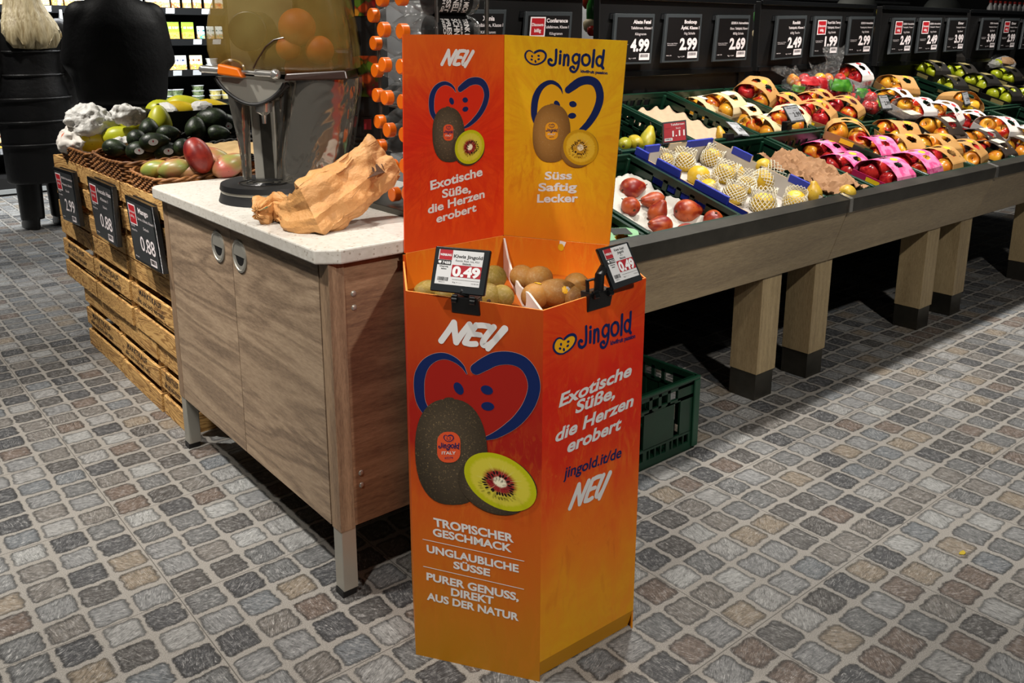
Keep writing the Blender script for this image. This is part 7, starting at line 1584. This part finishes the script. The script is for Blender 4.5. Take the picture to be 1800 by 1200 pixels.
for i, c in enumerate(((8, 2), (30, 2), (52, 2), (76, 2), (100, 2), (122, 2), (140, 2), (156, 2))): food('cream' if i % 3 else 'white', c, SHZ[4], .10, .15, f'{pos[i]} food pack from the left on the top shelf, above the blond hair')
food('red', (134, 33), SHZ[3], .09, .16, 'food pack on the shelf between the two shoppers')
food('cream', (2, 262), SHZ[0], .12, .16, 'yellow food pack low at the left picture edge, beside the long coat')
def tub(px, z, r, h, mt, label, lid=None):
    p = at_y(*px, FY+.09); t = thing('food_tub', label, 'food tub', loc=(p.x, FY+.09, z+.0005), group='tubs on the chilled shelf'); m = MB(); m.lathe([(r*.8, 0), (r*.82, .002), (r, h), (0, h)], 20); m.build('tub', mt, t, smooth=True, ang=40)
    m = MB(); m.lathe([(r*1.04, h), (r*1.04, h+.006), (0, h+.006)], 20); m.build('lid', lid or M_LAB, t, smooth=True, ang=40)
M_TUBY = mat('yellow_salad', '#b9a32a', .4, nz=(40, '#d8cf9a')); M_TUBG = mat('pale_salad', '#9aa37a', .4, nz=(50, '#3a5a2a')); M_TUBW = mat('white_tub', '#cfcdc6', .4)
for i, (c, mt, r) in enumerate((((291, 160), M_TUBG, .075), ((309, 160), M_TUBG, .075))): 
    for k in range(2): tub(c, SHZ[1]+k*.063, r, .055, mt, f'{"upper" if k else "lower"} clear salad tub of the {pos[i]} stack by the jeans')
for i, (c, mt) in enumerate((((348, 160), M_TUBG), ((378, 160), M_TUBY), ((398, 160), M_TUBY))):
    for k in range(3 if i == 0 else 2): tub(c, SHZ[1]+k*.053, .06, .045, mt, f'{["lowest", "middle", "top"][k]} yellow salad tub of the {pos[i]} stack above the papayas')
for i, c in enumerate(((372, 105),)):
    for k in range(2): tub(c, SHZ[2]+k*.06, .06, .05, M_TUBW, f'{"upper" if k else "lower"} white tub beside the pale pouches')
food('green', (176, 172), SHZ[1], .09, .16, 'yellow and green pack standing between the two shoppers, low shelf', Y=FY+.05)
# ------------------------------------------------------------------ goods beyond the black header panels
gs = thing('vegetable_stand', 'dark stand of vegetables beyond the black header panels', 'produce stand', (5.2, 4.1, 0))
b = wmb(gs); b.bb((2.4, 3.9, 0), (9, 4.7, 1.05)); b.build('body', M_DARK, gs)
b = wmb(gs); b.hexa([(2.4, 3.9, 1.05), (9, 3.9, 1.05), (9, 4.7, 1.05), (2.4, 4.7, 1.05), (2.4, 3.95, 1.15), (9, 3.95, 1.15), (9, 4.6, 1.66), (2.4, 4.6, 1.66)]); b.build('sloped_top', M_BLACK, gs)
M_VG, M_VR, M_VP, M_VY = fruit_mat('green_pepper_skin', '#1c5a1c', '#2f7a2a', rough=.25), fruit_mat('red_pepper_skin', '#9a1a0e', '#c2401a', rough=.25), mat('pale_mushroom', '#c2b08a', .6), fruit_mat('yellow_pepper_skin', '#b59a1a', '#d2c02a', rough=.25)
for px, Yv, r, mt, lab, st_ in (((1036, 3), 4.2, .05, M_VR, 'red pepper in the gap left of the Abate Fetel panel', (1, 1)), ((1040, 26), 4.15, .06, M_VG, 'green pepper in the gap left of the Abate Fetel panel', (.6, 1.7)), ((1037, 45), 4.15, .045, M_VP, 'pale mushroom below the green pepper in the panel gap', (1, 1)), ((1041, 54), 4.12, .035, M_VR, 'small orange pepper lowest in the panel gap', (1, 1)),
                            ((1333, 30), 4.3, .05, M_VG, 'green pepper in the second panel gap, uppermost', (.8, 1.2)), ((1333, 62), 4.25, .05, M_VP, 'pale mushroom in the second panel gap', (1, 1.2)), ((1333, 92), 4.2, .045, M_VG, 'green pepper low in the second panel gap', (1, 1)), ((1331, 122), 4.1, .05, M_VP, 'pale round vegetable at the foot of the second panel gap', (1, .9)),
                            ((1548, 22), 4.4, .05, M_VY, 'yellow pepper in the third panel gap, uppermost', (.8, 1)), ((1545, 52), 4.35, .05, mat('tan_root', '#a5855a', .7), 'tan root in the third panel gap', (.7, 1.6)), ((1542, 92), 4.25, .05, M_VY, 'yellow pepper low in the third panel gap', (1, 1.2)), ((1540, 112), 4.2, .05, M_VR, 'red pepper at the foot of the third panel gap', (1, 1))):
    m = MB(); n = 20; m.lathe([(r*q*st_[0], z*r*st_[1]) for q, z in ((0, -.95), (.6, -.9), (.9, -.5), (1, .1), (.95, .55), (.6, .9), (.2, .8), (0, .7))], n); m.tube([(0, 0, .7*r*st_[1]), (0, 0, 1.05*r*st_[1])], r*.1, 6, 0); o = m.build('vegetable', mt, None, smooth=True, ang=60, loc=at_y(*px, Yv)); tag(o, lab, 'vegetable', 'vegetables beyond the header panels')
bs = thing('grocery_shelf', 'tall grey grocery shelf with bottles and packs beyond the header panels', 'shelf', (7.5, 6.9, 0))
for z in (.5, 1.0, 1.5, 1.9): b = wmb(bs); b.bb((4.6, 6.7, z-.03), (13.5, 7.1, z)); b.build('shelf_board', M_UPR, bs)
b = wmb(bs); b.bb((4.6, 7.1, 0), (13.5, 7.15, 2.4)); b.build('back_panel', mat('grey_shelf_back', '#3a3c3c', .6), bs)
for i, (x0, x1, kind) in enumerate(((1372, 1384, 'green'), (1386, 1398, 'green'), (1400, 1412, 'cream'), (1428, 1442, 'white'), (1446, 1456, 'white'), (1458, 1470, 'teal'), (1472, 1480, 'white'))):
    a, c = at_y(x0, 0, 6.78), at_y(x1, 0, 6.78); m = MB(); m.bb((-(c.x-a.x)/2, -.05, 0), ((c.x-a.x)/2, .05, .3), 0); o = m.build('carton', FM[kind], None, bevel=.004, loc=((a.x+c.x)/2, 6.78, 1.5005)); tag(o, f'{pos[i]} carton from the left on the shelf above the 2.49 and 1.99 displays', 'carton', 'cartons beyond the header panels')
M_GREYR = mat('grey_moulded_seat', '#6e706a', .6)
for cx, lab in ((1655, 'large grey rounded cover seen above the fourth header panel'), (1505, 'grey slanted cover seen above the third header panel')):
    c = at_y(cx, 22, 5.4); t = MB(); t.ball((0, 0, 0), (.33, .2, .22), 28, 14); o = t.build('grey_cover', M_GREYR, None, smooth=True, ang=180, loc=c); tag(o, lab, 'cover', 'grey covers beyond the header panels')
M_JUG = mat('white_red_bottle', '#c9c6c2', .35); M_JCAP = mat('red_bottle_label', '#a8241c', .4)
for i in range(9):
    c = at_y(1741+i*8.5, 12, 4.3); t = thing('bottle', f'{pos[i]} small white bottle with red cap from the left, above the far panel', 'bottle', loc=(c.x, 4.3, 1.60), group='white bottles beyond the far panel'); m = MB(); m.lathe([(0, 0), (.03, 0), (.033, .01), (.033, .11), (.014, .15), (.014, .16), (0, .16)], 16); m.build('body', M_JUG, t, smooth=True, ang=50); m = MB(); m.lathe([(0, .16), (.017, .16), (.017, .185), (0, .185)], 16); m.build('cap', M_JCAP, t, smooth=True, ang=50)
t = thing('bottle_shelf', 'narrow grey shelf carrying small white bottles beyond the far panel', 'shelf', (11.0, 4.3, 0)); b = wmb(t); b.bb((10.3, 4.2, 1.57), (12.2, 4.4, 1.5995)); b.build('shelf_board', M_UPR, t)
for x in (10.35, 12.1): b = wmb(t); b.bb((x, 4.28, 0), (x+.05, 4.33, 1.57)); b.build('post', M_UPR, t)

m = MB(); p = at_z(1692, 972, 0); g = [(.012*math.cos(a)*(1+.3*math.sin(3*a)), .008*math.sin(a)*(1+.2*math.cos(2*a))) for a in [2*PI*j/14 for j in range(14)]]
m.prism(g, lambda q: (q[0], q[1], .0005), lambda q: (q[0], q[1], .002)); tag(m.build('leaf_scrap', mat('yellow_leaf', '#a8920c', .6), None, loc=(p.x, p.y, 0)), 'small yellow leaf scrap lying alone on the stone floor', 'leaf')
